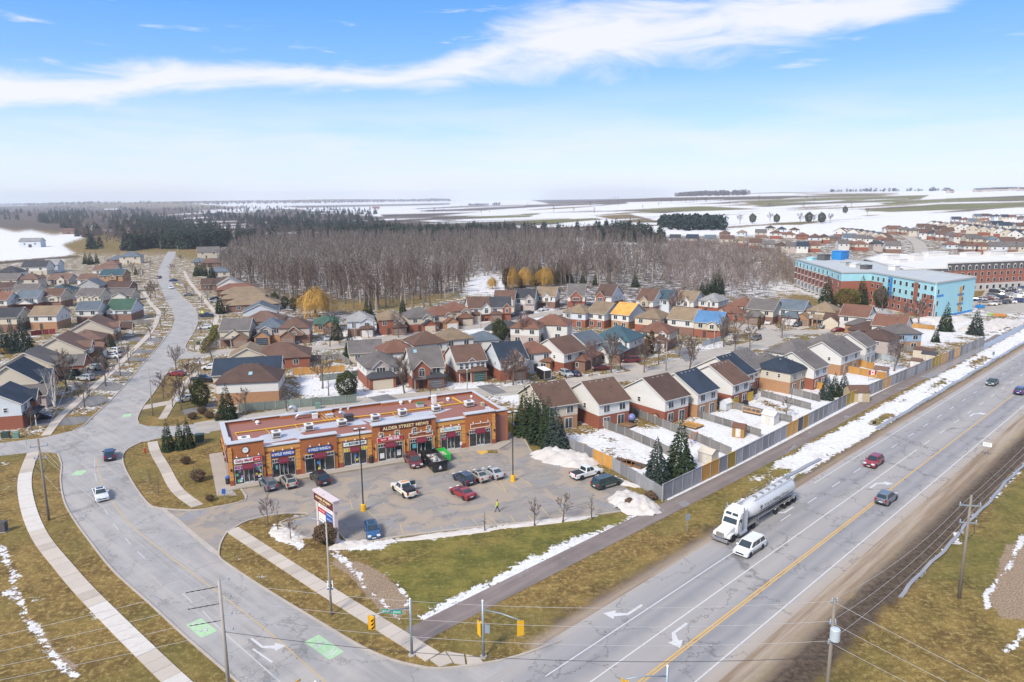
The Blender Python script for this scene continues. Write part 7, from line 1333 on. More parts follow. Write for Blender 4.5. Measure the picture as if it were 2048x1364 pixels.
BT=[
('street0',212,772,8,'beside the silver SUV on the left verge'),('street1',170,815,6.2,'between two driveways above the left corner'),('vase0',134,781,9,'with a dense upright crown before the grey brown house'),('young0',64,861,5.4,'in a round stone bed by the dark car'),('street2',258,727,5.6,'near the walking person on the left'),('young1',302,678,5.4,'before the snowy driveways on the left'),('sapling',243,690,5,'behind the leaning street lamp on the left'),
('street3',352,742,7,'behind the red car on the right of the street'),('street4',327,797,6.2,'on the right verge halfway up to the red car'),('vase1',362,820,7.2,'beside the three small spruces'),('street0',382,770,6.2,'left of the dark pickup'),('young2',398,752,5.2,'before the white hatchback on the right'),('street2',425,722,6.4,'between hedge and navy roof'),('young0',345,815,4.2,'nearest the three small spruces'),
('vase2',302,602,8.5,'larger of the pair at the left bend'),('street1',311,597,7,'smaller of the pair at the left bend'),('young1',330,640,5,'on the left verge below the bend'),('sapling',322,655,5,'thin one on the left verge below the bend'),('young2',373,586,5,'on the right verge near the dark blue car'),('young0',404,612,5,'behind the yellow sign on the right verge'),('sapling',388,590,4.5,'before the blue car far up'),('street3',345,545,6,'on the right verge far up the street'),('young1',402,665,4,'by the white sedan on the right verge'),('street4',282,560,7,'far up on the left verge'),('young2',300,536,6,'farthest up on the left verge'),('street0',362,525,6,'near the crest of the street'),
('street1',535,1050,4.0,'on the grass at the lot entrance'),('sapling',557,1063,3.8,'at the snow pile near the pylon'),('young0',582,1079,3.2,'rising from the dirty snow by the pylon'),('young1',1069,1051,3.8,'left one on the lawn edge by the lot'),('young2',1125,1044,4.3,'right one on the lawn edge by the lot'),('sapling',970,1062,3.2,'thin stem at the lawn edge near the walking worker'),('sapling',1184,1038,4.2,'thin stem at the lawn edge near the dark minivan'),('sapling',301,968,2.8,'on the island below the hydrant'),('sapling',317,985,3.0,'slim one on the island before the entrance'),('sapling',388,955,2.4,'staked in the bed before the plaza side'),
('young0',492,830,6.4,'in front of the green fence'),('sapling',574,822,5.4,'slim one before the green fence'),('street2',645,777,8.5,'tall one in the snowy yard behind the green fence'),('sapling',657,791,5.4,'low one in the snowy yard behind the green fence'),('vase0',809,786,8.2,'dark one before the cream garage house'),('young1',861,793,3.4,'small one beside the concrete driveway'),('street3',797,675,8.5,'dark one before the all brick house'),('young2',738,676,5.4,'before the white garage door'),('street4',660,693,7.5,'in the crescent yard left of the tall spruce'),('young0',680,690,5,'between green roof and tall spruce'),
('pink',1047,686,9,'with a reddish crown behind the bushy pine'),('birch',1132,664,9,'pale clump behind the rust brown roofs'),('vase1',1222,745,10,'large one before the blue grey bungalow'),('pink',1182,744,8,'reddish one by the pair of parked cars'),('street0',1241,738,6,'before the dark red van'),('street1',1317,727,7.4,'on the snowy corner under the street lamp'),('vase2',1288,745,7.5,'by the street before the navy roof'),('street2',1358,712,6.5,'at the drive of the brick garage'),('vase0',1380,738,8.5,'spreading one above the navy fence row roof'),('pink',1351,644,11,'tall reddish one between two tan roofs'),('vase1',1447,693,9,'dense one beside the pale blue fence'),('street3',1468,678,9,'right of the street lamp by the blue metal roof'),('street4',1499,698,7,'before the grey parked hatchback'),('street0',1563,676,8,'round crowned one in the cul-de-sac'),('young1',1496,657,7,'behind the cul-de-sac island'),('vase2',1470,701,5.5,'low clump before the fence row roofs'),
('street1',1836,655,10,'spreading one before the snowy lot'),('vase0',1788,742,8,'tangled dark one behind the fence'),('young2',1571,834,4.4,'in the snowy yard beside the white shed'),('vase1',1026,770,8.5,'dense one before the navy roofed house'),('pink',1010,768,6,'low reddish one before the navy roofed house'),('street2',1045,766,7,'between the navy house and the black trailer'),('street3',1092,605,8,'before the tan brown house by the golden willows'),('vase2',1018,612,8,'dark one before the charcoal roof'),('street4',1075,610,7,'by the lamp of the upper crescent'),('young0',990,668,6,'blue green wrapped one on the crescent corner'),('vase0',1810,640,6,'low one right of the sky blue house'),('vase1',1765,622,9,'leafless one below the blue building'),('street0',1790,620,8,'slender one below the blue building'),('street1',130,640,6,'in the yard between tan and white houses'),('vase2',138,600,8,'bushy one in the yard behind the tan roof'),('street3',20,570,8,'far left among the dark roofs'),('street4',265,545,7,'beside the long dark brown roof'),('young2',430,585,7,'pinkish one before the rust brown long roof'),('street0',415,600,6,'before the parked cars by the long tan roofs'),
]
for kd,x,y,h,hint in BT:tree(kd,x,y,h,'leafless tree '+hint,'leafless street and yard trees','birch_tree' if kd=='birch' else 'bare_tree')
tree('birch',110,813,9.5,'white barked birch clump in the snowy left front yard',None,'birch_tree')
ET=[('spruce0',1050,868,9.6,'leftmost of the five by the lot'),('spruce1',1067,873,9.6,'second of the five by the lot'),('spruce2',1081,882,9.2,'third of the five by the lot'),('spruce0',1097,891,9.4,'fourth of the five by the lot'),('bluespruce',1112,899,8.6,'nearest and rightmost of the five by the lot'),('bluespruce',1313,962,7.6,'smaller of the pair in the fence corner'),('spruce1',1360,948,9.6,'taller of the pair in the fence corner'),
('narrow',337,901,6.2,'left of the three left of the plaza'),('narrow',361,898,5.6,'middle of the three left of the plaza'),('narrow',377,895,6.0,'right of the three left of the plaza'),('spruce2',455,836,7.6,'beside the green fence behind the plaza'),('spruce0',701,718,9.0,'tall one above the honey fence in the yard'),('spruce1',673,679,8.6,'right of the green roofed bungalow'),('spruce2',737,640,9.5,'dark one behind the balcony house'),('spruce0',806,628,7,'small dark one behind the all brick house'),('spruce1',441,627,8.4,'on the verge left of the long tan roofs'),('narrow',450,655,5,'behind the hedge by the round porch house'),
('spruce0',394,552,9,'first of the roadside cluster far up'),('narrow',402,549,9.5,'second of the roadside cluster far up'),('spruce2',410,552,9,'third of the roadside cluster far up'),('spruce1',424,556,9.4,'last of the roadside cluster far up'),('bluespruce',8,706,9,'left of the dark group at the picture edge'),('bluespruce',28,704,9.5,'second of the dark group at the picture edge'),('bluespruce',48,702,11,'tallest of the dark group at the picture edge'),('narrow',62,712,6,'slim one right of the dark group at the edge'),('spruce0',88,571,8,'between the far left roofs'),('narrow',272,549,6,'by the far left driveways'),('spruce1',172,528,9,'first below the snowy field'),('spruce2',182,529,9,'second below the snowy field'),('narrow',194,527,9,'third below the snowy field'),('bluespruce',205,735,5.6,'behind the bare tree by the silver SUV'),('bluespruce',147,757,6.5,'behind the dense upright bare tree'),('spruce0',226,696,4,'dark one by the white SUV on the left'),
('bluespruce',1077,684,7,'blue green one left of the rust bungalows'),('spruce1',1385,618,6,'before the tan arched gable'),('spruce2',1653,613,13,'tall dark one before the unfinished building'),('spruce0',1722,613,13,'right dark one before the unfinished building'),('spruce0',1891,662,10,'left one on the snowy lot'),('bluespruce',1951,669,9,'right one at the fence end'),('spruce1',1871,684,5,'low one behind the fence end'),('bluespruce',1652,798,6.2,'left one behind the mustard fence panels'),('spruce0',1668,792,5.6,'middle one behind the mustard fence panels'),('bluespruce',1686,790,5.6,'right one behind the mustard fence panels'),('narrow',1415,590,8,'left one at the wood edge behind the grey hip'),('narrow',1425,588,10,'middle one at the wood edge behind the grey hip'),('spruce2',1436,587,12,'tall one at the wood edge behind the grey hip'),('spruce1',1404,590,7,'low one at the wood edge behind the grey hip'),('narrow',1614,572,6,'slim one before the brick end of the unfinished building'),('spruce0',985,668,4.5,'tiny one on the crescent corner')]
for kd,x,y,h,hint in ET:tree(kd,x,y,h,'dark green spruce, '+hint,'spruces','spruce_tree')
tree('round',402,814,6.2,'rounded dark green evergreen beside the spruce behind the plaza',None,'evergreen_tree');tree('round',694,793,5.8,'broad rounded cedar at the end of the green fence',None,'cedar_tree',1.3);tree('pine',1000,686,7.4,'bushy pine in the middle block',None,'pine_tree');tree('column',1294,713,6.5,'left of two brown columnar cedars beside the brick garage',None,'cedar_tree');tree('column',1303,708,7.0,'right of two brown columnar cedars beside the brick garage',None,'cedar_tree');tree('yellowpine',1693,618,8.5,'broad yellow green pine before the unfinished building',None,'pine_tree');tree('pine',1762,616,8.5,'dull green pine right of the yellow green one',None,'pine_tree');tree('column',1518,660,5,'brown columnar cedar before the cream gable',None,'cedar_tree')
tree('willow',632,634,11.5,'golden weeping willow standing above the roofs',None,'willow_tree');tree('willow',1026,578,11,'orange willow at the wood edge, left of three',None,'willow_tree',.45);tree('willow',1050,574,10,'orange willow at the wood edge, middle of three',None,'willow_tree',.7);tree('willow',1090,572,10,'orange willow at the wood edge, right of three',None,'willow_tree',.9);tree('willow',985,578,6,'low rusty willow in the snowy clearing',None,'willow_tree',.7);tree('column',1014,578,11,'tall tawny columnar tree left of the orange willows',None,'columnar_tree',1.6)
for x,y,h,k in((1068,570,10,0),(1080,566,12,1),(1105,566,11,2),(1118,565,13,0),(1128,566,12,1),(1042,575,7,2),(1138,566,10,0),(1165,574,8,1),(1270,574,8,2),(1190,570,6,0)):tree('spruce%d'%k,x,y,h,'dark cedar at the wood edge behind the upper row','dark cedars at the wood edge','cedar_tree')
for x,y,h in((505,592+6,4.4),(550,606,5.5),(570,612,5.0),(587,617,5.2),(535,604,4)):tree('round',x,y+4,h,'dark evergreen behind the long tan roofs','evergreens behind the long tan roofs','evergreen_tree')
for x,y,s,hint in((652,1086,2.6,'brown twiggy bush under the pylon sign'),(372,928,1.3,'brown shrub bed left of the plaza walkway'),(396,962,1.9,'dark red brown bush beside the plaza walkway'),(420,1002,1.0,'low brown shrub beside the bike rack'),(1258,1012,1.2,'low reddish shrub at the snow pile'),(1300,1000,1.4,'brown shrub at the fence corner'),(905,860,0.1,'')):
 if hint:tree('twigbush',x,y,s,hint,None,'shrub',1,'shrub')
for k,(x,y)in enumerate(((405,775+52),(440,838),(418,836),(385,838))):tree('twigbush',x,y,1.4,'dark shrub in the corner garden behind the small spruces','corner garden shrubs','shrub',1.1,'shrub')
# hedge
hb_=empty('hedge',G(415,700),0,'clipped yellow green hedge on the right of the street','hedge');c0,c1=G(408,708),G(432,664);hv=Vector((c1.x-c0.x,c1.y-c0.y,0));cr=MB()
for i in range(2200):
 t=rng.random();p=Vector((c0.x,c0.y,0))+hv*t+Vector((rng.uniform(-1,1),rng.uniform(-.8,.8),rng.uniform(.1,2.6+.3*sin(t*9))))-hb_.location;d=Vector((rng.uniform(-1,1),rng.uniform(-1,1),rng.uniform(-.3,1))).normalized();s=d.orthogonal()*.16;cr.add([p-d*.2,p+s,p+d*.2,p-s],[(0,1,2,3)])
cr.build('crown',YEL,hb_)
# ---- woodland
def arr(mb):return np.array(mb.v,np.float32),mb.f
def tri_arr(mb):
 V=np.array(mb.v,np.float32);F_=[]
 for f in mb.f:
  for i in range(1,len(f)-1):F_.append((f[0],f[i],f[i+1]))
 return V,np.array(F_,np.int32)
def scatter(name,mbs,pos,hs,base_h,m,label,wide=(.8,1.2),rs=None):
 """one mesh of many scaled copies of small shapes"""
 rs=rs or nrng;T_=[tri_arr(b)for b in mbs];VV,FF,off_=[],[],0;pick=rs.integers(0,len(T_),len(pos))
 for k,(V,F_)in enumerate(T_):
  I=np.nonzero(pick==k)[0]
  if not len(I):continue
  s=hs[I]/base_h;a=rs.uniform(0,6.283,len(I));w=s*rs.uniform(*wide,len(I));c,q=np.cos(a)*w,np.sin(a)*w
  X=V[None,:,0]*c[:,None]-V[None,:,1]*q[:,None]+pos[I,0][:,None];Y=V[None,:,0]*q[:,None]+V[None,:,1]*c[:,None]+pos[I,1][:,None];Z=V[None,:,2]*s[:,None]+pos[I,2][:,None]
  VV.append(np.stack([X,Y,Z],-1).reshape(-1,3));FF.append((F_[None]+(np.arange(len(I))*len(V))[:,None,None]+off_).reshape(-1,3));off_+=len(I)*len(V)
 o=link(name,np_mesh(name,np.concatenate(VV),np.concatenate(FF),m));return tag(o,label,'woodland',None,'stuff')
def sample_view(poly,n,seed):
 """n ground places inside an outline, thinning out with distance"""
 rs=np.random.default_rng(seed);xs=[p[0]for p in poly];ys=[p[1]for p in poly];out=[]
 while len(out)<n:
  x=rs.uniform(min(xs),max(xs),4000);y=rs.uniform(min(ys),max(ys),4000);k=in_poly(x,y,poly)
  for a,b in zip(x[k],y[k]):
   if len(out)<n:p=G(a,b);out.append((p.x,p.y,p.z))
 return np.array(out)
def sample(poly,n,seed):
 """n ground places, even per square metre, inside an outline seen in the photo"""
 rs=np.random.default_rng(seed);c=[G(x,y)for x,y in poly];xs=[p.x for p in c];ys=[p.y for p in c];out=np.zeros((0,3))
 while len(out)<n:
  X=rs.uniform(min(xs),max(xs),n*4);Y=rs.uniform(min(ys),max(ys),n*4);Z=zt(X,Y);px,py=pix(X,Y,Z);k=in_poly(px,py,poly);out=np.concatenate([out,np.stack([X,Y,Z],-1)[k]])
 return out[:n]
WOOD=[(452,560),(500,580),(560,598),(640,606),(700,622),(830,628),(900,596),(925,592),(938,562),(962,552),(998,556),(1012,574),(1240,572),(1330,560),(1330,500),(1150,482),(900,480),(640,482),(480,495),(440,530)]
wp=sample(WOOD,2500,3);wp=wp[np.argsort(wp[:,1])]
WL=('leafless tree in the front rows of the bare wood behind the houses','leafless trees of the bare wood')
for i in range(205):
 x,y,z=wp[i];h=rng.uniform(13,18);tree('wood%d'%(i%4),0,0,h,WL[0],WL[1],'bare_tree',rng.uniform(.9,1.25),loc=Vector((x,y,z)))
wr=wp[205:]
ft=[bare_tree(200+k,16,.26,.30,.11,8,4,3,.75,1,2)for k in range(5)]
scatter('bare_wood',[c for t,c in ft],wr,nrng.uniform(12,18,len(wr)),16,mat('wood_twigs',(0.128,0.100,0.088),.9,.25,.05,detail=5),'dense leafless wood behind the subdivision',rs=np.random.default_rng(1));scatter('bare_wood_trunks',[t for t,c in ft],wr,nrng.uniform(12,18,len(wr)),16,mat('wood_trunks',(0.235,0.195,0.165),.9,.5,.12),'pale trunks inside the leafless wood',rs=np.random.default_rng(1))
# scrub with snow between, right of the wood
sp=sample([(1330,500),(1330,565),(1400,590),(1480,585),(1590,570),(1590,540),(1560,505),(1440,488),(1340,484)],1500,5);st_=[bare_tree(220+k,7,.34,.15,.05,7,4,3,.7,2,1)for k in range(3)]
scatter('leafless_scrub',[c for t,c in st_],sp,nrng.uniform(3,9,len(sp)),7,mat('scrub_twigs',(0.155,0.108,0.092),.9,.25,.06),'pinkish leafless scrub between wood and unfinished building',rs=np.random.default_rng(2));scatter('scrub_stems',[t for t,c in st_],sp,nrng.uniform(3,9,len(sp)),7,mat('scrub_stem',(0.30,0.25,0.22),.9,.4,.1),'pale stems in the leafless scrub',rs=np.random.default_rng(2))
# mixed forest running to the left and back
lowc=[spruce(240+k,14,3.0,150,1.5)for k in range(3)];lowb=[bare_tree(250+k,14,.3,.3,.16,6,4,3,.7,1,1)for k in range(3)]
for k,(poly,n,cf,sd)in enumerate((([(-250,470),(-250,418),(200,412),(480,412),(760,418),(740,446),(800,470),(640,482),(470,492),(350,500),(300,496),(262,503),(222,494),(180,500),(165,484),(150,470),(110,452),(60,438)],5200,.36,7),([(740,446),(860,462),(1010,466),(1130,470),(1260,462),(1330,486),(1150,484),(900,482),(640,482)],1100,.45,8))):
 q=sample_view(poly,n,sd);rs_=np.random.default_rng(sd);cl=np.sin(q[:,0]/55+1)*np.sin(q[:,1]/70+q[:,0]/120)+rs_.normal(0,.35,n);isc=cl>np.quantile(cl,1-cf)
 scatter('conifer_forest',[c for t,c in lowc],q[isc],rs_.uniform(10,19,isc.sum()),14,mat('forest_conifers',(0.012,0.026,0.018),.9,.3,.04,col2=(0.045,0.065,0.036)),('dark conifers of the forest on the far left','dark conifers along the back of the bare wood')[k],(.8,1.3),rs_);scatter('far_bare_forest',[c for t,c in lowb],q[~isc],rs_.uniform(9,16,(~isc).sum()),14,mat('forest_twigs',(0.145,0.105,0.10),.9,.3,.03),('leafless trees of the forest on the far left','leafless trees along the back of the bare wood')[k],(.9,1.5),rs_)
 # woodlots and tree lines near the horizon
lot_c=[bush(260+k,16,5,60,3.6,base=.0)for k in range(3)]
def woodlot(poly,n,h,m,label,sd,name='far_wood'):
 q=sample(poly,n,sd);rs_=np.random.default_rng(sd);return scatter(name,[c for t,c in lot_c],q,rs_.uniform(*h,n),16,m,label,(.9,1.4),rs_)
MW=mat('far_wood_twigs',(0.135,0.105,0.10),.95,.3,.01);MC=mat('far_conifers',(0.018,0.035,0.028),.95,.4,.02)
woodlot([(340,408),(430,405),(640,404),(900,400),(900,402.6),(640,407),(430,409.5)],900,(14,24),MW,'long bluish wood on the horizon left of centre',31);woodlot([(900,398),(1180,394),(1500,389),(1500,390.6),(1180,396.2),(900,400.5)],700,(12,20),MW,'thin bluish tree line on the horizon',32);woodlot([(-300,408),(200,407),(340,406),(340,409),(200,411),(-300,413)],700,(16,28),MW,'bluish wooded ridge on the far left horizon',33)
woodlot([(1318,452),(1330,446),(1400,447),(1455,455),(1452,462),(1380,462),(1322,459)],150,(10,14),MC,'dark green pine plantation behind the far houses',34,'pine_plantation');woodlot([(938,411),(1000,409),(1000,411),(938,413)],40,(10,16),MC,'dark trees round the lone farmhouse in the fields',35,'farm_shelterbelt');woodlot([(1660,382),(1750,381),(1900,381),(1900,383),(1750,384),(1660,385)],60,(8,15),MC,'dark trees along the right hand crest',36,'crest_trees')
FL=[(1480,448,12),(1505,447,12),(1540,443,12),(1553,446,11),(1600,447,13),(1617,446,13),(1627,447,11),(1643,447,13),(1660,446,12),(1690,427,12),(1735,430,12)]
for k,(x,y,h)in enumerate(FL):tree('pine' if k%2 else 'street%d'%(k%5),x,y,h,'lone field tree beyond the far houses','lone trees in the snowy field','field_tree')
fl2=random.Random(9)
for k in range(46):
 x=fl2.choice((fl2.uniform(1330,1420),fl2.uniform(1180,1330),fl2.uniform(1420,1760),fl2.uniform(860,1180)));y=(404 if x<1420 and x>1330 else fl2.uniform(402,424))-(x-1400)*.012;tree('wood%d'%(k%4),x,y,fl2.uniform(9,17),'leafless fencerow tree in the open fields','leafless fencerow trees','bare_tree',1.5)
 # ---- street furniture, people
CONCP=mat('concrete_pole',(.34,.31,.28),.8,.15,2,coord='obj',stretch=(1,1,.3));GALV=mat('galvanised_pole',(.30,.35,.40),.45,.15,2,metal=.4,coord='obj');WOODP=mat('weathered_pole',(.215,.185,.155),.9,.3,3,coord='obj',stretch=(3,3,.3));SIGY=mat('signal_yellow',(.72,.40,.012),.5,.06,2,coord='obj');LENSD=mat('dark_lens',(.02,.02,.02),.2);INSUL=mat('grey_insulator',(.30,.34,.40),.4,.1,3);WIRE=mat('overhead_wire',(.42,.41,.40),.5,.1,1);WIRED=mat('dark_wire',(.05,.05,.055),.6)
def street_lamp(px,py,h,arm,label,ang=None,m=CONCP):
 p=G(px,py);o=empty('street_lamp',(p.x,p.y,float(zt(p.x,p.y))),ang if ang is not None else 0,label,'street lamp','street lamps');MB().tube([(0,0,0),(0,0,h)],[.14,.08],8).build('pole',m,o,smooth=True)
 MB().tube([(0,0,h-.15),(arm*.4,0,h+.35),(arm,0,h+.45)],.04,6).build('arm',GALV,o,smooth=True);hd=MB().box(arm-.05,arm+.55,-.13,.13,h+.38,h+.50).build('lamp_head',CONCP,o);MB().box(arm+.05,arm+.5,-.1,.1,h+.35,h+.379).build('lens',HEADL,hd);return o
sl=street_lamp(663,1229,10.6,3.2,'concrete street lamp with the forty sign before the big lawn',radians(165));street_lamp(306,831,10.4,1.8,'street lamp on the right verge near the three small spruces',radians(170));street_lamp(241,751,8.4,2.2,'street lamp on the left verge beside the walking person',radians(20));street_lamp(389,700,8.2,2.0,'street lamp on the right verge near the hedge',radians(160));street_lamp(322,507,10,2.5,'left street lamp on the crest',0.2);street_lamp(357,515,9,2.5,'right street lamp on the crest',radians(160));street_lamp(300,545,9,2,'street lamp far up on the left',.2);street_lamp(1332,741,7.4,1.9,'street lamp on the back street before the bare tree corner',radians(165));street_lamp(1428,691,7.6,2.0,'street lamp at the pale blue fence',radians(10));street_lamp(1633,655,7,2.0,'street lamp in the cul-de-sac',radians(170));street_lamp(962,657,6.5,1.8,'street lamp on the crescent left',radians(165));street_lamp(1096,622,7,1.8,'street lamp on the upper crescent',radians(170));street_lamp(710,676,7,1.4,'street lamp before the balcony house',radians(90))
def plain_pole(px,py,h,label,cap=WFRAME):p=G(px,py);o=empty('lamp_pole',(p.x,p.y,0),0,label,'lamp post');MB().tube([(0,0,0),(0,0,h)],[.11,.08],8).build('pole',CONCP,o);MB().lathe([(.10,0),(.16,.1),(.16,.3),(.05,.38)],8,(0,0,h)).build('lantern',cap,o)
plain_pole(447,837,5.4,'short pale lamp post behind the plaza left end');plain_pole(935,792,6.0,'plain pale pole before the green garage house')
so=MB().box(-.32,.32,-.05,-.02,2.9,3.95).build('speed_sign',WHITE_S,sl,(.02,-.1,0),radians(-160))
MB().box(-.32,.32,-.056,-.051,2.9,3.08).build('sign_band',BLUE_S,so);lettering('40',.5,LETK,so,0,-.062,3.36,.46,bold=.02,depth=.004);lettering('MAXIMUM',.13,LETK,so,0,-.062,3.78,.5,depth=.004)
def lot_lamp(px,py,h,label):
 p=G(px,py);o=empty('parking_lot_lamp',(p.x,p.y,0),FR,label,'lamp post','parking lot lamps');MB().lathe([(.42,0),(.42,.1),(.38,.11),(.36,.95),(.30,1.0)],16).build('base',SIGY,o,smooth=False);MB().tube([(0,0,1.0),(0,0,h)],[.10,.08],6).build('pole',BLACKM,o);MB().box(-.5,.5,-.04,.04,h-.12,h-.04).build('bracket',BLACKM,o)
 for s in(-1,1):hd=MB().box(s*.55-.3,s*.55+.3,-.28,.28,h-.1,h+.08).build('lamp_head',BLACKM,o);MB().box(s*.55-.26,s*.55+.26,-.24,.24,h+.081,h+.11).build('top_snow',WFRAME,hd)
lot_lamp(727,1021,12.3,'black twin lamp on a yellow base in the lot middle');lot_lamp(1026,962,11.4,'black twin lamp on a yellow base near the spruces')
def util_pole(px,py,h,label,arms,m=WOODP,rz=0.0,tf=False):
 p=G(px,py);o=empty('utility_pole',(p.x,p.y,0),rz,label,'utility pole');MB().tube([(0,0,-.2),(0,0,h)],[.19,.13],8).build('pole',m,o,smooth=True)
 for z,w,k in arms:
  if w:a=MB().box(-w,w,-.07,.07,z-.06,z+.06).build('crossarm',GALV,o);[MB().lathe([(.05,0),(.09,.08),(.05,.18),(.08,.26),(.03,.32)],8,(x,0,z+.06)).build('insulator',INSUL,a)for x in((-w+.1,0.0,w-.1)if k==3 else(-w+.1,w-.1))]
  else:b=MB().tube([(.1,0,z),(.8,0,z+.08)],.035,5).build('bracket',GALV,o);MB().lathe([(.03,0),(.07,.05),(.07,.25),(.03,.3)],8,(.8,0,z+.08)).build('insulator',INSUL,b)
 if tf:
  t=MB().lathe([(.36,0),(.4,.05),(.4,1.0),(.34,1.08),(.1,1.12)],14,(.0,-.55,h-3.4)).build('transformer',mat('transformer_grey',(.44,.50,.54),.5),o,smooth=False)
 return o,p
def sag(a,b,dip,m,label,r=.022,n=14):
 a,b=Vector(a),Vector(b);pts=[a.lerp(b,i/n)+Vector((0,0,-dip*4*(i/n)*(1-i/n)))for i in range(n+1)];c=pts[0];o=MB().tube([q-c for q in pts],r,4,caps=False).build('power_line',m,None,c);return tag(o,label,'wire','overhead wires')
u1,p1=util_pole(98,1040,12.0,'weathered utility pole with crossarms on the far left verge',((10.9,1.1,3),(9.2,.8,2)),rz=radians(20));u2,p2=util_pole(461,1412,12.2,'pale utility pole with side brackets at the bottom edge',((12.0,0,1),(10.4,0,1),(8.8,0,1),(7.3,0,1)),mat('pale_pole',(.36,.33,.30),.85,.15,2,coord='obj'),radians(10));u3,p3=util_pole(1918,1196,12.2,'weathered utility pole with crossarms on the grass right of the highway',((11.0,1.1,3),(9.0,.9,2)),rz=radians(-10));u4,p4=util_pole(1648,1452,11.8,'utility pole with a transformer at the bottom right edge',((11.5,.3,2),(9.6,.3,2),(7.8,.3,2)),tf=True)
MB().tube([(-.6,0,8.9),(-.75,0,7.9),(-.1,0,7.0)],.03,5).tube([(.6,0,8.9),(.75,0,7.9),(.1,0,7.0)],.03,5).build('drop_cable',BLACKM,u3);MB().tube([(-.6,0,9.0),(-.8,0,8.2),(-.1,0,7.0)],.03,5).tube([(.6,0,9.0),(.8,0,8.2),(.1,0,7.0)],.03,5).build('drop_cable',BLACKM,u1)
for k,(dz,off_)in enumerate(((11.2,-.9),(11.2,.0),(11.2,.9),(7.0,0))):
 sag((p1.x+off_,p1.y,dz),(p2.x+off_*.3,p2.y,(12.0,10.4,8.8,7.3)[k]),1.2,WIRE,'%s overhead wire between the left verge pole and the bottom edge pole'%('first','second','third','lowest')[k],.014)
 sag((p2.x,p2.y,(12.0,10.4,8.8,7.3)[k]),(p2.x-45,p2.y-14+k,9.5-k*1.3),1.0,WIRE,'%s wire running off to the bottom left'%('first','second','third','lowest')[k],.016)
 sag((p2.x,p2.y,(12.0,10.4,8.8,7.3)[k]),(p4.x,p4.y,(11.6,9.8,8.0,6.5)[k]),1.4,WIRE if k<3 else WIRED,'%s wire across the intersection between the bottom edge poles'%('top','second','third','dark lowest')[k],.014 if k<3 else.022)
 if k<3:sag((p4.x,p4.y,(11.8,9.9,8.1)[k]),(p3.x+off_,p3.y,11.2),1.0,WIRE,'%s wire from the transformer pole to the right grass pole'%('top','middle','lower')[k],.014);sag((p3.x+off_,p3.y,11.2),(p3.x+62+off_,p3.y+60,12),1.2,WIRE,'%s wire leaving the right grass pole up the highway'%('left','middle','right')[k],.014);sag((p4.x,p4.y,(11.5,9.6,7.8)[k]),(p4.x+22,p4.y-26,9.5-k),.5,WIRE,'%s guy wire at the bottom right corner'%('top','middle','lower')[k],.014)
sag((p1.x,p1.y,11.2),(p1.x-30,p1.y+60,11.5),1.2,WIRE,'wire leaving the left verge pole up the side street',.016)
ins=MB()
for k in range(3):
 a=Vector((p2.x,p2.y,(11.6,10.0,8.4)[k]));b=Vector((p2.x-45,p2.y-14+k,9.5-k*1.3));d=(b-a).normalized();o=tag(MB().tube([(0,0,0)]+[tuple(d*(.4+.25*i))for i in range(10)],[.03]+[.05 if i%2 else.025 for i in range(10)],6).build('insulator_string',LENSD,None,a),'%s insulator string on the bottom edge pole'%('upper','middle','lower')[k],'insulator')
def signal_head(parent,x,y,z,rz,name='signal_head',back=False):
 h=MB().box(-.2,.2,-.18,.12,-.62,.62).build(name,SIGY,parent,(x,y,z),rz);MB().box(-.34,.34,.121,.15,-.76,.76).build('backplate',SIGY,h)
 for k in range(3):
  MB().lathe([(.13,0),(.13,.02)],12).xf(Matrix.Translation((0,-.185,.4-.4*k))@Matrix.Rotation(pi/2,4,'X')).build('lens',LENSD,h);MB().lathe([(.15,0),(.15,.2)],10,cap=False).xf(Matrix.Translation((0,-.182,.4-.4*k))@Matrix.Rotation(pi/2,4,'X')).build('visor',SIGY,h)
def signal(px,py,h,arm_px,label,head_rz,sign=None,second=None):
 p=G(px,py);e_=G(arm_px[0],arm_px[1],h-1.3);v=Vector((e_.x-p.x,e_.y-p.y,0));L=v.length;ang=atan2(v.y,v.x);o=empty('traffic_signal',(p.x,p.y,0),ang,label,'traffic light','traffic signals of the intersection');MB().lathe([(.38,0),(.36,.12),(.2,.16)],14).build('footing',CONCP,o);MB().tube([(0,0,.1),(0,0,h)],[.14,.11],10).build('pole',GALV,o,smooth=True);MB().lathe([(.11,0),(.1,.1),(.02,.16)],10,(0,0,h)).build('pole_cap',WFRAME,o)
 MB().tube([(0,0,h-.9),(L*.5,0,h-.55),(L,0,h-.5)],[.07,.06,.045],6).build('mast_arm',GALV,o,smooth=True);signal_head(o,L,0,h-1.25,head_rz-ang)
 if sign:s=MB().box(-1.0,1.0,-.02,.02,-.2,.2).build('street_sign',mat('street_sign_green',(.0,.26,.16),.5),o,(L*.48,-.08,h-.78),sign[1]-ang);lettering(sign[0],.27,LETW,s,0,-.03,0,1.75,depth=.004)
 if second:signal_head(o,second[0],second[1],second[2],second[3]-ang)
 return o
signal(824,1310,6.0,(744,1246),'traffic signal with the green street sign over the street',radians(20),('RIDDELL ROAD',radians(-8)));signal(967,1314,6.0,(1040,1256),'traffic signal with its back to us at the highway corner',radians(200),None,(-.35,0,3.0,radians(120)))
MB().box(-.3,.3,-.03,.03,2.6,3.5).build('back_of_sign',GALV,bpy.data.objects['traffic_signal.001'],(.3,.2,0),.4)
signal(1330,1470,6.4,(1248,1376),'traffic signal just entering the bottom edge at the yellow line',radians(100));signal(640,1500,6.2,(598,1380),'traffic signal head barely showing at the bottom edge',radians(60))
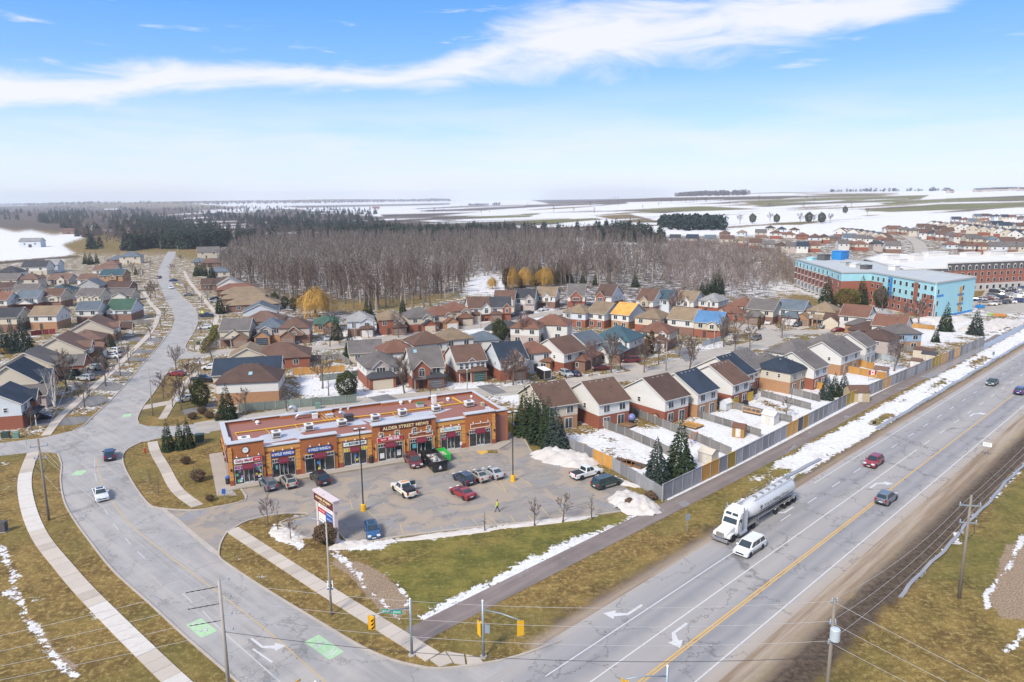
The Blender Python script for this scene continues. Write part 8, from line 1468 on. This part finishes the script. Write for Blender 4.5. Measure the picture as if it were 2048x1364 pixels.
def sign(px,py,h,w,hh,m,label,rz,text=None,name='road_sign'):
 p=G(px,py);o=empty(name,(p.x,p.y,0),rz,label,'sign');MB().tube([(0,0,0),(0,0,h)],.04,6).build('post',GALV,o);b=MB().box(-w/2,w/2,-.06,-.04,h-hh,h).build('plate',m,o)
 for i,t in enumerate(text or()):lettering(t,.16,LETK,b,0,-.066,h-.22-.24*i,w*.75,depth=.003)
sign(1374,1064,2.6,.75,.9,GALV,'grey back of a road sign on the snowy verge',radians(20));sign(1972,914,2.6,1.3,.7,WHITE_S,'white road sign on the gravel right of the highway',radians(-40),('KEEP','RIGHT'));sign(1985,722,2.6,.8,.9,GALV,'far road sign by the wet verge',radians(20));sign(1748,851,.9,1.0,.6,PLAST,'low dark board lying in the verge snow',radians(30));sign(53,909-20,1.8,.05,.3,GALV,'thin marker post on the side street corner',0)
sign(922,905,2.0,.35,.6,WHITE_S,'small white parking sign before the plaza',FR);sign(449,1000,1.8,.55,.8,BLUE_S,'blue and green information board beside the bike rack',FR-.2);sign(405,634-5,1.4,.9,.7,mat('fluorescent_yellow',(.72,.80,.02),.5),'fluorescent yellow sign on the right verge above the dark pickup',0);sign(355,572,1.4,.8,.6,mat('fluorescent_yellow',(.72,.80,.02),.5),'fluorescent yellow sign far up the street',0)
# pylon sign
pp,pq=G(640,1060),G(671,1082);pv=pq-pp;pa=atan2(pv.y,pv.x);PL=pv.length+.3;py_=empty('pylon_sign',(pp.x,pp.y,0),pa,'tall two legged plaza sign with a maroon header','sign');PINK=mat('pylon_pinkish_white',(.60,.50,.49),.6,.05,1,coord='obj');PH=5.75
for x in(0.0,PL):MB().box(x-.24,x+.24,-.24,.24,.0,PH-1.4).build('leg',PINK,py_);MB().box(x-.36,x+.36,-.36,.36,0,.35).build('leg_base',PINK,py_)
hd=MB().box(-.45,PL+.45,-.42,.42,PH-1.4,PH).build('header',PINK,py_);MB().box(-.36,PL+.36,-.44,-.422,PH-1.3,PH-.22).build('header_face',MAROON2,hd);MB().box(-.36,PL+.36,.422,.44,PH-1.3,PH-.22).build('header_face',MAROON2,hd);MB().box(-.55,PL+.55,-.52,.52,PH,PH+.14).build('header_cap',PINK,hd);lettering('ALDER STREET',.42,CREAM,hd,PL/2,-.45,PH-.62,PL*.92,bold=.01);lettering('M E W S',.32,CREAM,hd,PL/2,-.45,PH-1.06,PL*.4);MB().prismy([(PL/2-.3,PH-.05),(PL/2+.3,PH-.05),(PL/2,PH+.5)],-.50,-.445).build('diamond',PINK,hd)
pb_=MB().box(.26,PL-.26,-.16,.16,1.55,PH-1.45).build('tenant_panel',DARKT,py_);W_=PL-.6;z1=PH-1.5
for i,(m,x0,x1,t,tm)in enumerate(((WHITE_S,0,1,'Daisy Mart',LETR),(RED_S,0,.5,'MR.SUB',LETW),(BLUE_S,.5,1,'WING',LETW),(WHITE_S,0,.5,'VILLA',LETY),(BLUE_S,.5,1,'WILD',LETW),(WHITE_S,0,.5,'PIZZA',LETK),(DARKT,.5,1,'',LETW))):
 r=(0,1,1,2,2,3,3)[i];a,b=.3+W_*x0+.03,.3+W_*x1-.03;zt_=z1-r*.66;f_=MB().box(a,b,-.185,-.162,zt_-.62,zt_).build('tenant_sign',m,pb_)
 if t:lettering(t,.26,tm,f_,(a+b)/2,-.195,zt_-.31,(b-a)*.72,depth=.004)
 # small street things
def place(name,px,py,rz,label,cat,group=None):p=G(px,py);return empty(name,(p.x,p.y,.0),rz,label,cat,group)
o=place('fire_hydrant',290,905,0,'red hydrant with a yellow marker on the street island','hydrant');RH=mat('hydrant_red',(.45,.03,.02),.5);MB().lathe([(.2,0),(.2,.08),(.13,.1),(.13,.62),(.17,.65),(.15,.78),(.05,.86)],10).build('barrel',RH,o);MB().tube([(-.24,0,.5),(.24,0,.5)],.07,8).build('nozzle',RH,o);MB().tube([(0,.1,.6),(0,.1,1.9)],.03,5).build('marker_rod',SIGY,o)
o=place('bike_rack',455,992,FR,'grey looped bike rack on the corner pad','bike rack');MB().tube([(-1.2,0,.85),(1.2,0,.85)],.035,6).build('top_bar',GALV,o)
for k in range(7):MB().tube([(-1.2+.4*k,0,0),(-1.2+.4*k,0,.85)],.025,5).build('upright',GALV,o)
def bin_(px,py,m,lid,label,s=1.0,name='waste_bin'):o=place(name,px,py,FR,label,'bin');MB().lathe([(.30*s,.14),(.36*s,.16),(.38*s,1.05*s)],12).build('body',m,o);MB().lathe([(.40*s,1.05*s),(.40*s,1.15*s),(.2*s,1.3*s)],12).build('lid',lid,o)
bin_(457,969,mat('bin_dark',(.02,.025,.03),.5),BLUE_S,'dark bin with a blue lid at the plaza corner',1.1);bin_(743,927,PLAST,PLAST,'black bin before the butcher shop',1.1);
o=place('recycling_tub',983,885,FR,'bright blue recycling tub at the plaza walkway end','bin');MB().prism([(-.5,-.4),(.5,-.4),(.5,.4),(-.5,.4)],.14,.9).build('tub',mat('recycling_blue',(.01,.12,.55),.5),o);MB().box(-.55,.55,-.45,.45,.9,.98).build('rim',mat('recycling_blue',(.01,.12,.55),.5),o)
o=place('donation_bin',1034,868,FR,'fluorescent yellow green donation bin beside the spruces','bin');YG=mat('neon_yellow',(.55,.62,.02),.5);MB().box(-.9,.9,-.7,.7,.1,1.9).build('body',YG,o);MB().box(-.95,.95,-.75,.75,1.9,2.15).build('lid',GALV,o);[MB().box(-.7+.5*k,-.4+.5*k,-.72,-.702,.8-.2*(k%2),1.2).build('black_mark',LETK,o)for k in range(3)];MB().box(-.3,.3,-.722,-.704,1.25,1.55).build('black_mark',LETK,o)
def skip(px,py,rz,L,W,hh,m,fill,label,name='skip_bin',deb=True):
 o=place(name,px,py,rz,label,'skip');t=.08
 for a in((-L/2,L/2,-W/2,-W/2+t),(-L/2,L/2,W/2-t,W/2),(-L/2,-L/2+t,-W/2+t,W/2-t),(L/2-t,L/2,-W/2+t,W/2-t)):MB().box(*a,.25,hh).build('side',m,o)
 MB().box(-L/2+t,L/2-t,-W/2+t,W/2-t,.2,.3).build('floor',m,o);MB().box(-L/2+t,L/2-t,-W/2+t,W/2-t,.31,hh*.55).build('load',fill,o)
 for k in range(6):x=-L/2+.3+k*(L-.6)/5;[MB().box(x-.05,x+.05,s*(W/2+.03)-.03,s*(W/2+.03)+.03,.25,hh-.05).build('rib',m,o)for s in(-1,1)]
 for s in(-1,1):MB().box(-L/2-.04,L/2+.04,s*(W/2)-.06,s*(W/2)+.06,hh,hh+.1).build('top_rail',m,o);MB().tube([(L/2-.4,s*(W/2-.3),.12),(L/2-.4,s*(W/2-.1),.12)],.12,8).build('roller',STEEL,o)
 rs=random.Random(4)
 for k in range(46 if deb else 60):
  a=rs.uniform(0,6.28);l,w=(rs.uniform(.3,1.3),rs.uniform(.08,.3))if deb else(rs.uniform(.1,.25),rs.uniform(.1,.2));Mx=Matrix.Translation((rs.uniform(-L/2+.7,L/2-.7),rs.uniform(-W/2+.5,W/2-.5),hh*(.6 if deb else.6)))@Matrix.Rotation(a,4,'Z')@Matrix.Rotation(rs.uniform(-.5,.5),4,'Y');MB().box(-l/2,l/2,-w/2,w/2,-.02,.08).xf(Mx).build('debris',rs.choice(DEB),o)
DEB=[mat('debris_%d'%k,c,.8)for k,c in enumerate(((.45,.47,.50),(.60,.60,.60),(.25,.28,.34),(.35,.22,.12),(.16,.15,.15),(.50,.42,.32)))]
sa=FR-pi/2;skip(868,932,sa,6.4,2.5,1.9,PAINT['black'],mat('rubble_grey',(.22,.21,.20),.9,.3,3),'black roll-off skip full of metal scrap before the plaza');skip(884,918,sa,3.6,1.9,1.35,mat('skip_green',(.03,.42,.06),.5,.08,1),mat('rubble_pale',(.48,.43,.36),.9,.3,3),'bright green skip full of pale rubble before the plaza',deb=False)
o=bpy.data.objects['skip_bin'];MB().prismx([(-.25,.75),(.25,.75),(0,1.2)],3.205,3.215).build('white_triangle',WHITE_S,o);lettering('BIN',.25,LETW,o,3.22,0,.6,.5,rot=(pi/2,0,pi/2),depth=.004)
for s in(0,1):lettering('4',.3,LETW,o,-.8+s*2.4,-1.29,1.1,.25,depth=.004)
def ubox(px,py,w,d,h,m,label,rz=.3,name='utility_box'):o=place(name,px,py,rz,label,'utility box');MB().box(-w/2,w/2,-d/2,d/2,.08,h).build('cabinet',m,o);MB().box(-w/2-.04,w/2+.04,-d/2-.04,d/2+.04,h+.001,h+.06).build('lid',m,o);MB().box(-w/2-.1,w/2+.1,-d/2-.1,d/2+.1,0,.079).build('pad',CONCP,o)
UG=mat('utility_green',(.14,.24,.19),.6,.1,2);UD=mat('utility_dark',(.03,.06,.05),.5);ubox(12,876,1.3,.9,1.2,UD,'dark green utility box at the left corner');ubox(33,876,1.0,.9,1.1,UG,'pale green utility box at the left corner');ubox(400,884,1.5,1.3,1.5,UD,'large dark utility box between spruces and plaza');ubox(636,817,1.1,.9,1.2,UG,'green utility box behind the plaza');ubox(397,690,1.0,.8,1.0,UD,'dark utility box beside the hedge');ubox(7,1063,.9,.8,1.4,FW['dark'],'black wooden box at the left picture edge',.1)
# people
def person(px,py,heading,H0,jacket,legs,label,stride=.25,hat=None,arm=(.2,-.2)):
 """one continuous skinned body, clothes as material zones"""
 s=H0/1.78;P_=G(px,py);me=bpy.data.meshes.new('person')
 V=[(0,0,.95),(0,0,1.15),(0,0,1.38),(0,0,1.50),(0.02,0,1.58),(.02,0,1.70),(0,.11,.90),(stride*.45,.11,.50),(stride,.11,.09),(stride+.17,.12,.04),(0,-.11,.90),(-stride*.2,-.11,.48),(-stride,-.11,.10),(-stride+.15,-.12,.04),(0,.20,1.40),(arm[0]*.5,.25,1.13),(arm[0]+.08,.22,.90),(arm[0]+.13,.21,.80),(0,-.20,1.40),(arm[1]*.5,-.25,1.13),(arm[1]+.08,-.22,.90),(arm[1]+.13,-.21,.80)]
 E_=[(0,1),(1,2),(2,3),(3,4),(4,5),(0,6),(6,7),(7,8),(8,9),(0,10),(10,11),(11,12),(12,13),(2,14),(14,15),(15,16),(16,17),(2,18),(18,19),(19,20),(20,21)]
 R_=[.155,.15,.165,.06,.085,.09,.095,.068,.05,.045,.095,.068,.05,.045,.07,.052,.042,.035,.07,.052,.042,.035]
 me.from_pydata([tuple(c*s for c in v)for v in V],E_,[]);o=bpy.data.objects.new('person',me);m=o.modifiers.new('skin','SKIN');m.use_smooth_shade=True
 for k,r in enumerate(R_):me.skin_vertices[0].data[k].radius=(r*s,r*s*(1.15 if k in(1,2)else 1));me.skin_vertices[0].data[k].use_root=(k==0)
 o.modifiers.new('sub','SUBSURF').levels=1;nm_=to_mesh(o);nm_.name='body'
 SK=mat('skin',(.42,.25,.18),.6);SH=mat('dark_shoes',(.03,.03,.03),.6)
 for x in(SK,jacket,legs,SH):nm_.materials.append(x)
 for f in nm_.polygons:
  z=f.center.z/s;y=abs(f.center.y)/s;f.material_index=3 if z<.1 else(0 if z>1.52 or(z<.87 and y>.19)else(1 if z>.92 or y>.19 else 2))
 nm_.shade_smooth();b=link('person',nm_,None,(P_.x,P_.y,.02),(0,0,heading));tag(b,label,'person',None)
 MB().lathe([(.098*s,1.70*s),(.10*s,1.75*s),(.07*s,1.80*s),(.01,1.82*s)],10,(.012*s,0,0)).build('hat' if hat else 'hair',hat or mat('dark_hair',(.03,.02,.015),.8),b,smooth=True)
 for q in(-1,1):MB().lathe([(.005,-.012),(.013,0),(.005,.012)],6,(.105*s,q*.032*s,1.66*s)).build('eye',LENSD,b)
 MB().prism([(.10*s,-.012),(.125*s,0),(.10*s,.012)],1.60*s,1.65*s).build('nose',SK,b);return b
person(995,1024,radians(175),1.84,mat('hi_vis_yellow',(.62,.66,.02),.6),mat('dark_trousers',(.02,.025,.035),.8),'worker in a fluorescent yellow jacket walking across the parking lot',.32)
person(868,911,radians(200),1.78,mat('blue_jacket',(.06,.14,.28),.8),mat('dark_trousers',(.02,.025,.035),.8),'person in a blue top at the plaza door behind the skips',.1,arm=(.35,.3));person(235,728,radians(60),1.8,mat('navy_coat',(.015,.02,.04),.8),mat('dark_trousers',(.02,.025,.035),.8),'person in a dark coat walking on the left sidewalk',.3)
o=place('basketball_hoop',1618,653,radians(-60),'basketball net with a pale backboard at the cul-de-sac','basketball hoop');MB().tube([(0,0,0),(0,0,3.0),(.5,0,3.3)],.05,6).build('pole',GALV,o);MB().box(.5,.55,-.9,.9,2.9,3.9).build('backboard',WHITE_S,o);MB().tube([(.56+.22+.22*cos(k*.785),.22*sin(k*.785),3.05)for k in range(9)],.015,4).build('rim',mat('hydrant_red',(.45,.03,.02),.5),o)
# ---- apartment buildings
INSB=mat('blue_insulation',(.34,.62,.68),.6,.10,.6,stretch=(1,1,.2));TAPE=mat('blue_membrane',(.02,.22,.55),.5,.1,1);APBR=mat('apartment_brick',(.30,.105,.065),.85,.2,1);APROOF=mat('grey_flat_roof',(.40,.42,.42),.8,.12,.15);STONE=mat('pale_stone',(.48,.45,.41),.8,.12,.6);MANS=mat('mansard_slate',(.10,.095,.10),.8,.2,1);SNROOF=mat('white_flat_roof',(.62,.60,.57),.8,.14,.12)
def building(name,roof_px,zr,label,edges,roofm,base=None):
 """flat roofed block from the roof outline seen in the photo; edges: index -> (bands, window rows)"""
 P=[G(x,y,zr)for x,y in roof_px];n=len(P);c=sum(P,Vector())/n;zb=float(zt(c.x,c.y));o=empty(name,(c.x,c.y,zb),0,label,'building');Q=[(p.x-c.x,p.y-c.y)for p in P]
 area=sum(Q[i][0]*Q[(i+1)%n][1]-Q[(i+1)%n][0]*Q[i][1]for i in range(n));sgn=1 if area>0 else-1
 bm_=sheet('roof',Q,zr,roofm,o)
 for i in range(n):
  a,b=Vector((*Q[i],0)),Vector((*Q[(i+1)%n],0));d=b-a;L=d.length;ang=atan2(d.y,d.x);sp=edges.get(i,edges.get('all'));r0=0 if sgn>0 else pi
  w_=empty_local=None
  for(z0,z1,m)in sp['bands']:
   MB().box(0,L,-.3*0,.3,z0,z1).xf(Matrix.Translation(a)@Matrix.Rotation(ang,4,'Z')if sgn>0 else Matrix.Translation(b)@Matrix.Rotation(ang+pi,4,'Z')).build('wall',m,o)
  root=Matrix.Translation(a)@Matrix.Rotation(ang,4,'Z')if sgn>0 else Matrix.Translation(b)@Matrix.Rotation(ang+pi,4,'Z')
  MB().box(-.1,L+.1,-.25,.1,zr-.15,zr+.45).xf(root).build('parapet',sp.get('cap',STONE),o)
  k=int(L/sp.get('step',3.6));rot=(0,0,ang if sgn>0 else ang+pi)
  for zi,(z,ww,hh,kind,every)in enumerate(sp.get('rows',())):
   for q in range(k):
    if every and q%every:continue
    x=(q+.5)*L/k;loc=root@Vector((x,-.0,z));mm=win_mesh(ww,hh,'sq');w1=link('window',mm[0],o,loc,rot);link('pane',mm[1],w1)
    if kind=='dormer':MB().prismy([(-ww/2-.25,-.2),(ww/2+.25,-.2),(ww/2+.25,hh+.2),(0,hh+.75),(-ww/2-.25,hh+.2)],-.06,.4).build('dormer_frame',STONE,w1,(0,.058,0))
    if kind=='balc':MB().box(-1.3,1.3,-1.2,-.02,-.35,-.2).build('balcony',STONE,w1)
  for(x0,x1,z0,z1,m)in sp.get('patch',()):MB().box(x0*L,x1*L,-.05,-.004,z0,z1).xf(root).build('panel',m,o)
 return o
wl4=[(z,1.3,1.6,'',0)for z in(1.0,4.1,7.2,10.3)]
ua=building('unfinished_apartments',[(1592,519),(1660,538),(1684,546),(1742,545),(1873,567),(1952,555),(1850,541),(1765,528),(1660,516)],13.2,'unfinished apartment block wrapped in pale blue insulation',{
'all':dict(bands=((-.5,13.0,APBR),),rows=(),cap=APROOF),0:dict(bands=((-.5,3.4,STONE),(3.4,10.0,APBR),(10.0,13.0,INSB)),rows=[(z,1.5,1.9,'balc',0)for z in(1.0,4.1,7.2,10.2)],step=5.2,cap=APROOF),1:dict(bands=((-.5,9.8,APBR),(9.8,13.0,INSB)),rows=wl4[1:],step=6),2:dict(bands=((-.5,9.8,APBR),(9.8,13.0,INSB)),rows=(),cap=APROOF),3:dict(bands=((-.5,5.6,APBR),(5.6,13.0,INSB)),rows=wl4,step=3.4,cap=APROOF,patch=((.30,.37,4.6,12.6,TAPE),(.0,.22,5.6,9.8,APBR),(.82,1.0,.0,8.6,APBR),(.70,.76,.2,12.4,APBR))),
4:dict(bands=((-.5,13.0,INSB),),rows=[(z,1.3,1.7,'',5)for z in(1.0,5.0,9.2)],step=3.6,cap=APROOF,patch=((0,1,.0,.8,TAPE),(.60,.67,1.2,10.6,mat('bare_sheathing',(.55,.30,.10),.8)),(.56,.72,3.6,4.4,TAPE),(.56,.72,7.2,8.0,TAPE),(.04,.2,8.0,8.8,TAPE)))},APROOF)
def roof_thing(px,py,zr,w,d,h,m,label,rz=.6,name='roof_unit'):p=G(px,py,zr);o=empty(name,(p.x,p.y,zr),rz,label,'roof unit');MB().box(-w/2,w/2,-d/2,d/2,.003,h).build('housing',m,o);MB().box(-w/2-.2,w/2+.2,-d/2-.2,d/2+.2,h,h+.2).build('lid',m,o)
roof_thing(1680,519,13.2,7,5,4.2,TAPE,'bright blue stair housing on the unfinished block');roof_thing(1647,520,13.2,5,4,2.6,MANS,'grey penthouse on the unfinished block');roof_thing(1624,520,13.2,4,3,1.2,INSB,'pale blue box on the unfinished block');roof_thing(1690,530,13.2,4,3,1.4,APROOF,'first grey unit on the unfinished block');roof_thing(1710,534,13.2,4,3,1.6,SNROOF,'white unit on the unfinished block');roof_thing(1732,538,13.2,4.5,3,1.6,MANS,'dark unit on the unfinished block');roof_thing(1788,540,13.2,4,3,1.8,SNROOF,'second white unit on the unfinished block')
BR4=dict(bands=((-.5,3.6,STONE),(3.6,9.8,APBR),(9.8,13.3,MANS)),rows=[(.9,1.5,1.7,'',0),(4.2,1.4,1.7,'',0),(7.2,1.4,1.7,'',0),(10.3,1.3,1.6,'dormer',0)],step=3.7,cap=SNROOF)
building('brick_apartments',[(1728,518),(1808,539),(1894,537),(1894,527),(2075,520),(2075,509),(1880,512),(1765,508)],13.5,'long brick apartment block with mansard dormers and a white roof',{'all':BR4},SNROOF)
for k,(x,y,w,h)in enumerate(((1780,518,8,2.2),(1830,522,6,3.2),(1870,512,14,2.0),(1940,512,10,1.8),(1990,510,12,2.2),(1800,524,5,1.4),(2030,512,8,1.6))):roof_thing(x,y,13.5,w,4,h,SNROOF,'%s pale roof box on the brick apartments'%('first','second','third','fourth','fifth','sixth','seventh')[k],.35)
# site clutter by the unfinished block
for k,(x,y,w,h,m,l)in enumerate(((1960,616,3,1.2,TAPE,'blue wrapped pallet by the unfinished block'),(2035,598,3,2.2,WHITE_S,'white site cabin at the picture edge'),(2000,632,4,.8,mat('orange_pallet',(.5,.2,.03),.7),'orange pallets on the snowy lot'),(1985,630,3,.6,mat('green_bundle',(.25,.45,.1),.7),'green bundle on the snowy lot'),(1625,562,3,2,mat('rust_bin',(.35,.09,.03),.8),'rusty container before the brick end'),(1618,558,3,1.5,mat('site_green',(.05,.3,.15),.7),'green container before the brick end'))):
 p=G(x,y);o=empty('site_container',(p.x,p.y,0),.4+k,l,'container');MB().box(-w/2,w/2,-1,1,.1,h).build('body',m,o);MB().box(-w/2+.1,w/2-.1,-1.04,-1.002,.2,h-.1).build('front_panel',m,o)
 # ---- farms and far houses
def barn(px,py,w,d,h,rise,wall,roof,ang,label,name='barn'):
 p=G(px,py);o=empty(name,(p.x,p.y,float(zt(p.x,p.y))),radians(ang),label,'barn' if name=='barn' else 'house');MB().prismx([(-d/2,-1),(d/2,-1),(d/2,h),(0,h+rise),(-d/2,h)],-w/2,w/2).build('wall',wall,o);gable_roof(MB(),-w/2,w/2,d,h,rise,.5,.3,.5).build('roof',roof,o)
 for q in(-.25,.25):mm=win_mesh(1.5,1.5,'sq');w1=link('window',mm[0],o,(q*w,-d/2,h*.45),(0,0,0));link('pane',mm[1],w1)
 dd=MB().box(-1.5,1.5,-d/2-.1,-d/2-.01,0,min(3,h*.8)).build('door',DOORM,o);return o
barn(752,417,40,14,6,4,mat('barn_red',(.26,.03,.03),.8),RM['rb'],5,'long red barn far out in the fields');barn(1222,390.5,60,22,9,6,WM['wh'],RM['lg'],0,'pale farm building beside the grey silo')
for k,(x,h)in enumerate(((1230,38),(1236,30))):p=G(x,391);o=empty('silo',(p.x,p.y,float(zt(p.x,p.y))),0,('taller','shorter')[k]+' grey farm silo on the horizon','silo');MB().lathe([(7,0),(7,h)],14).build('shaft',mat('silo_grey',(.20,.23,.25),.6),o);MB().lathe([(7,h),(5,h+3),(.5,h+4.5)],14).build('dome',GALV,o)
barn(962,411,22,12,6,4,WM['gr'],RM['dg'],10,'lone farmhouse among dark trees in the fields','farmhouse');barn(66,494,20,11,6,3,WM['lb'],RM['lg'],8,'pale blue farmhouse in the snowy field on the left','farmhouse');barn(140,468,16,9,5,3,WM['bb'],RM['pb'],8,'brown farmhouse above the snowy field','farmhouse');barn(190,464,10,9,6,5,WM['wh'],RM['lg'],95,'white round-roofed barn among the trees');barn(215,468,12,9,4,2.5,WM['wh'],RM['lg'],8,'white shed beside the round-roofed barn');barn(265,467,14,9,4,3,WM['pk'],RM['pb'],8,'brown roofed farm shed among bare trees');barn(225,420,60,30,8,3,WM['lb'],RM['lg'],12,'long pale sheds in the far left forest');barn(497,483,16,10,4,2.5,WM['wh'],RM['lg'],15,'small white roofed house at the left end of the wood','farmhouse')
for k,(x,y,w)in enumerate(((1975,383,40),(1998,382,50),(2022,381,40),(2045,382,30),(1955,384,24),(1900,386,16))):barn(x,y,w,16,7,5,WM['pk'],RM[('gy','dg','gy','br','bg','gy')[k]],-5+k*4,'%s building of the crest group at the right horizon'%('second','third','fourth','rightmost','first','outlying')[k],'crest_building')
# ---- air
hz=bpy.data.materials.new('haze');hz.use_nodes=True;t=hz.node_tree;t.nodes.remove(t.nodes['Principled BSDF']);pv_=t.nodes.new('ShaderNodeVolumePrincipled');pv_.inputs['Color'].default_value=(.84,.90,1.0,1);pv_.inputs['Density'].default_value=0.000095;pv_.inputs['Anisotropy'].default_value=0.15;t.links.new(pv_.outputs[0],t.nodes['Material Output'].inputs['Volume'])
o=MB().box(-10000,10000,-9900,10000,-1.6,150).build('haze',hz);tag(o,'thin bluish air over the whole landscape',None,None,'stuff')
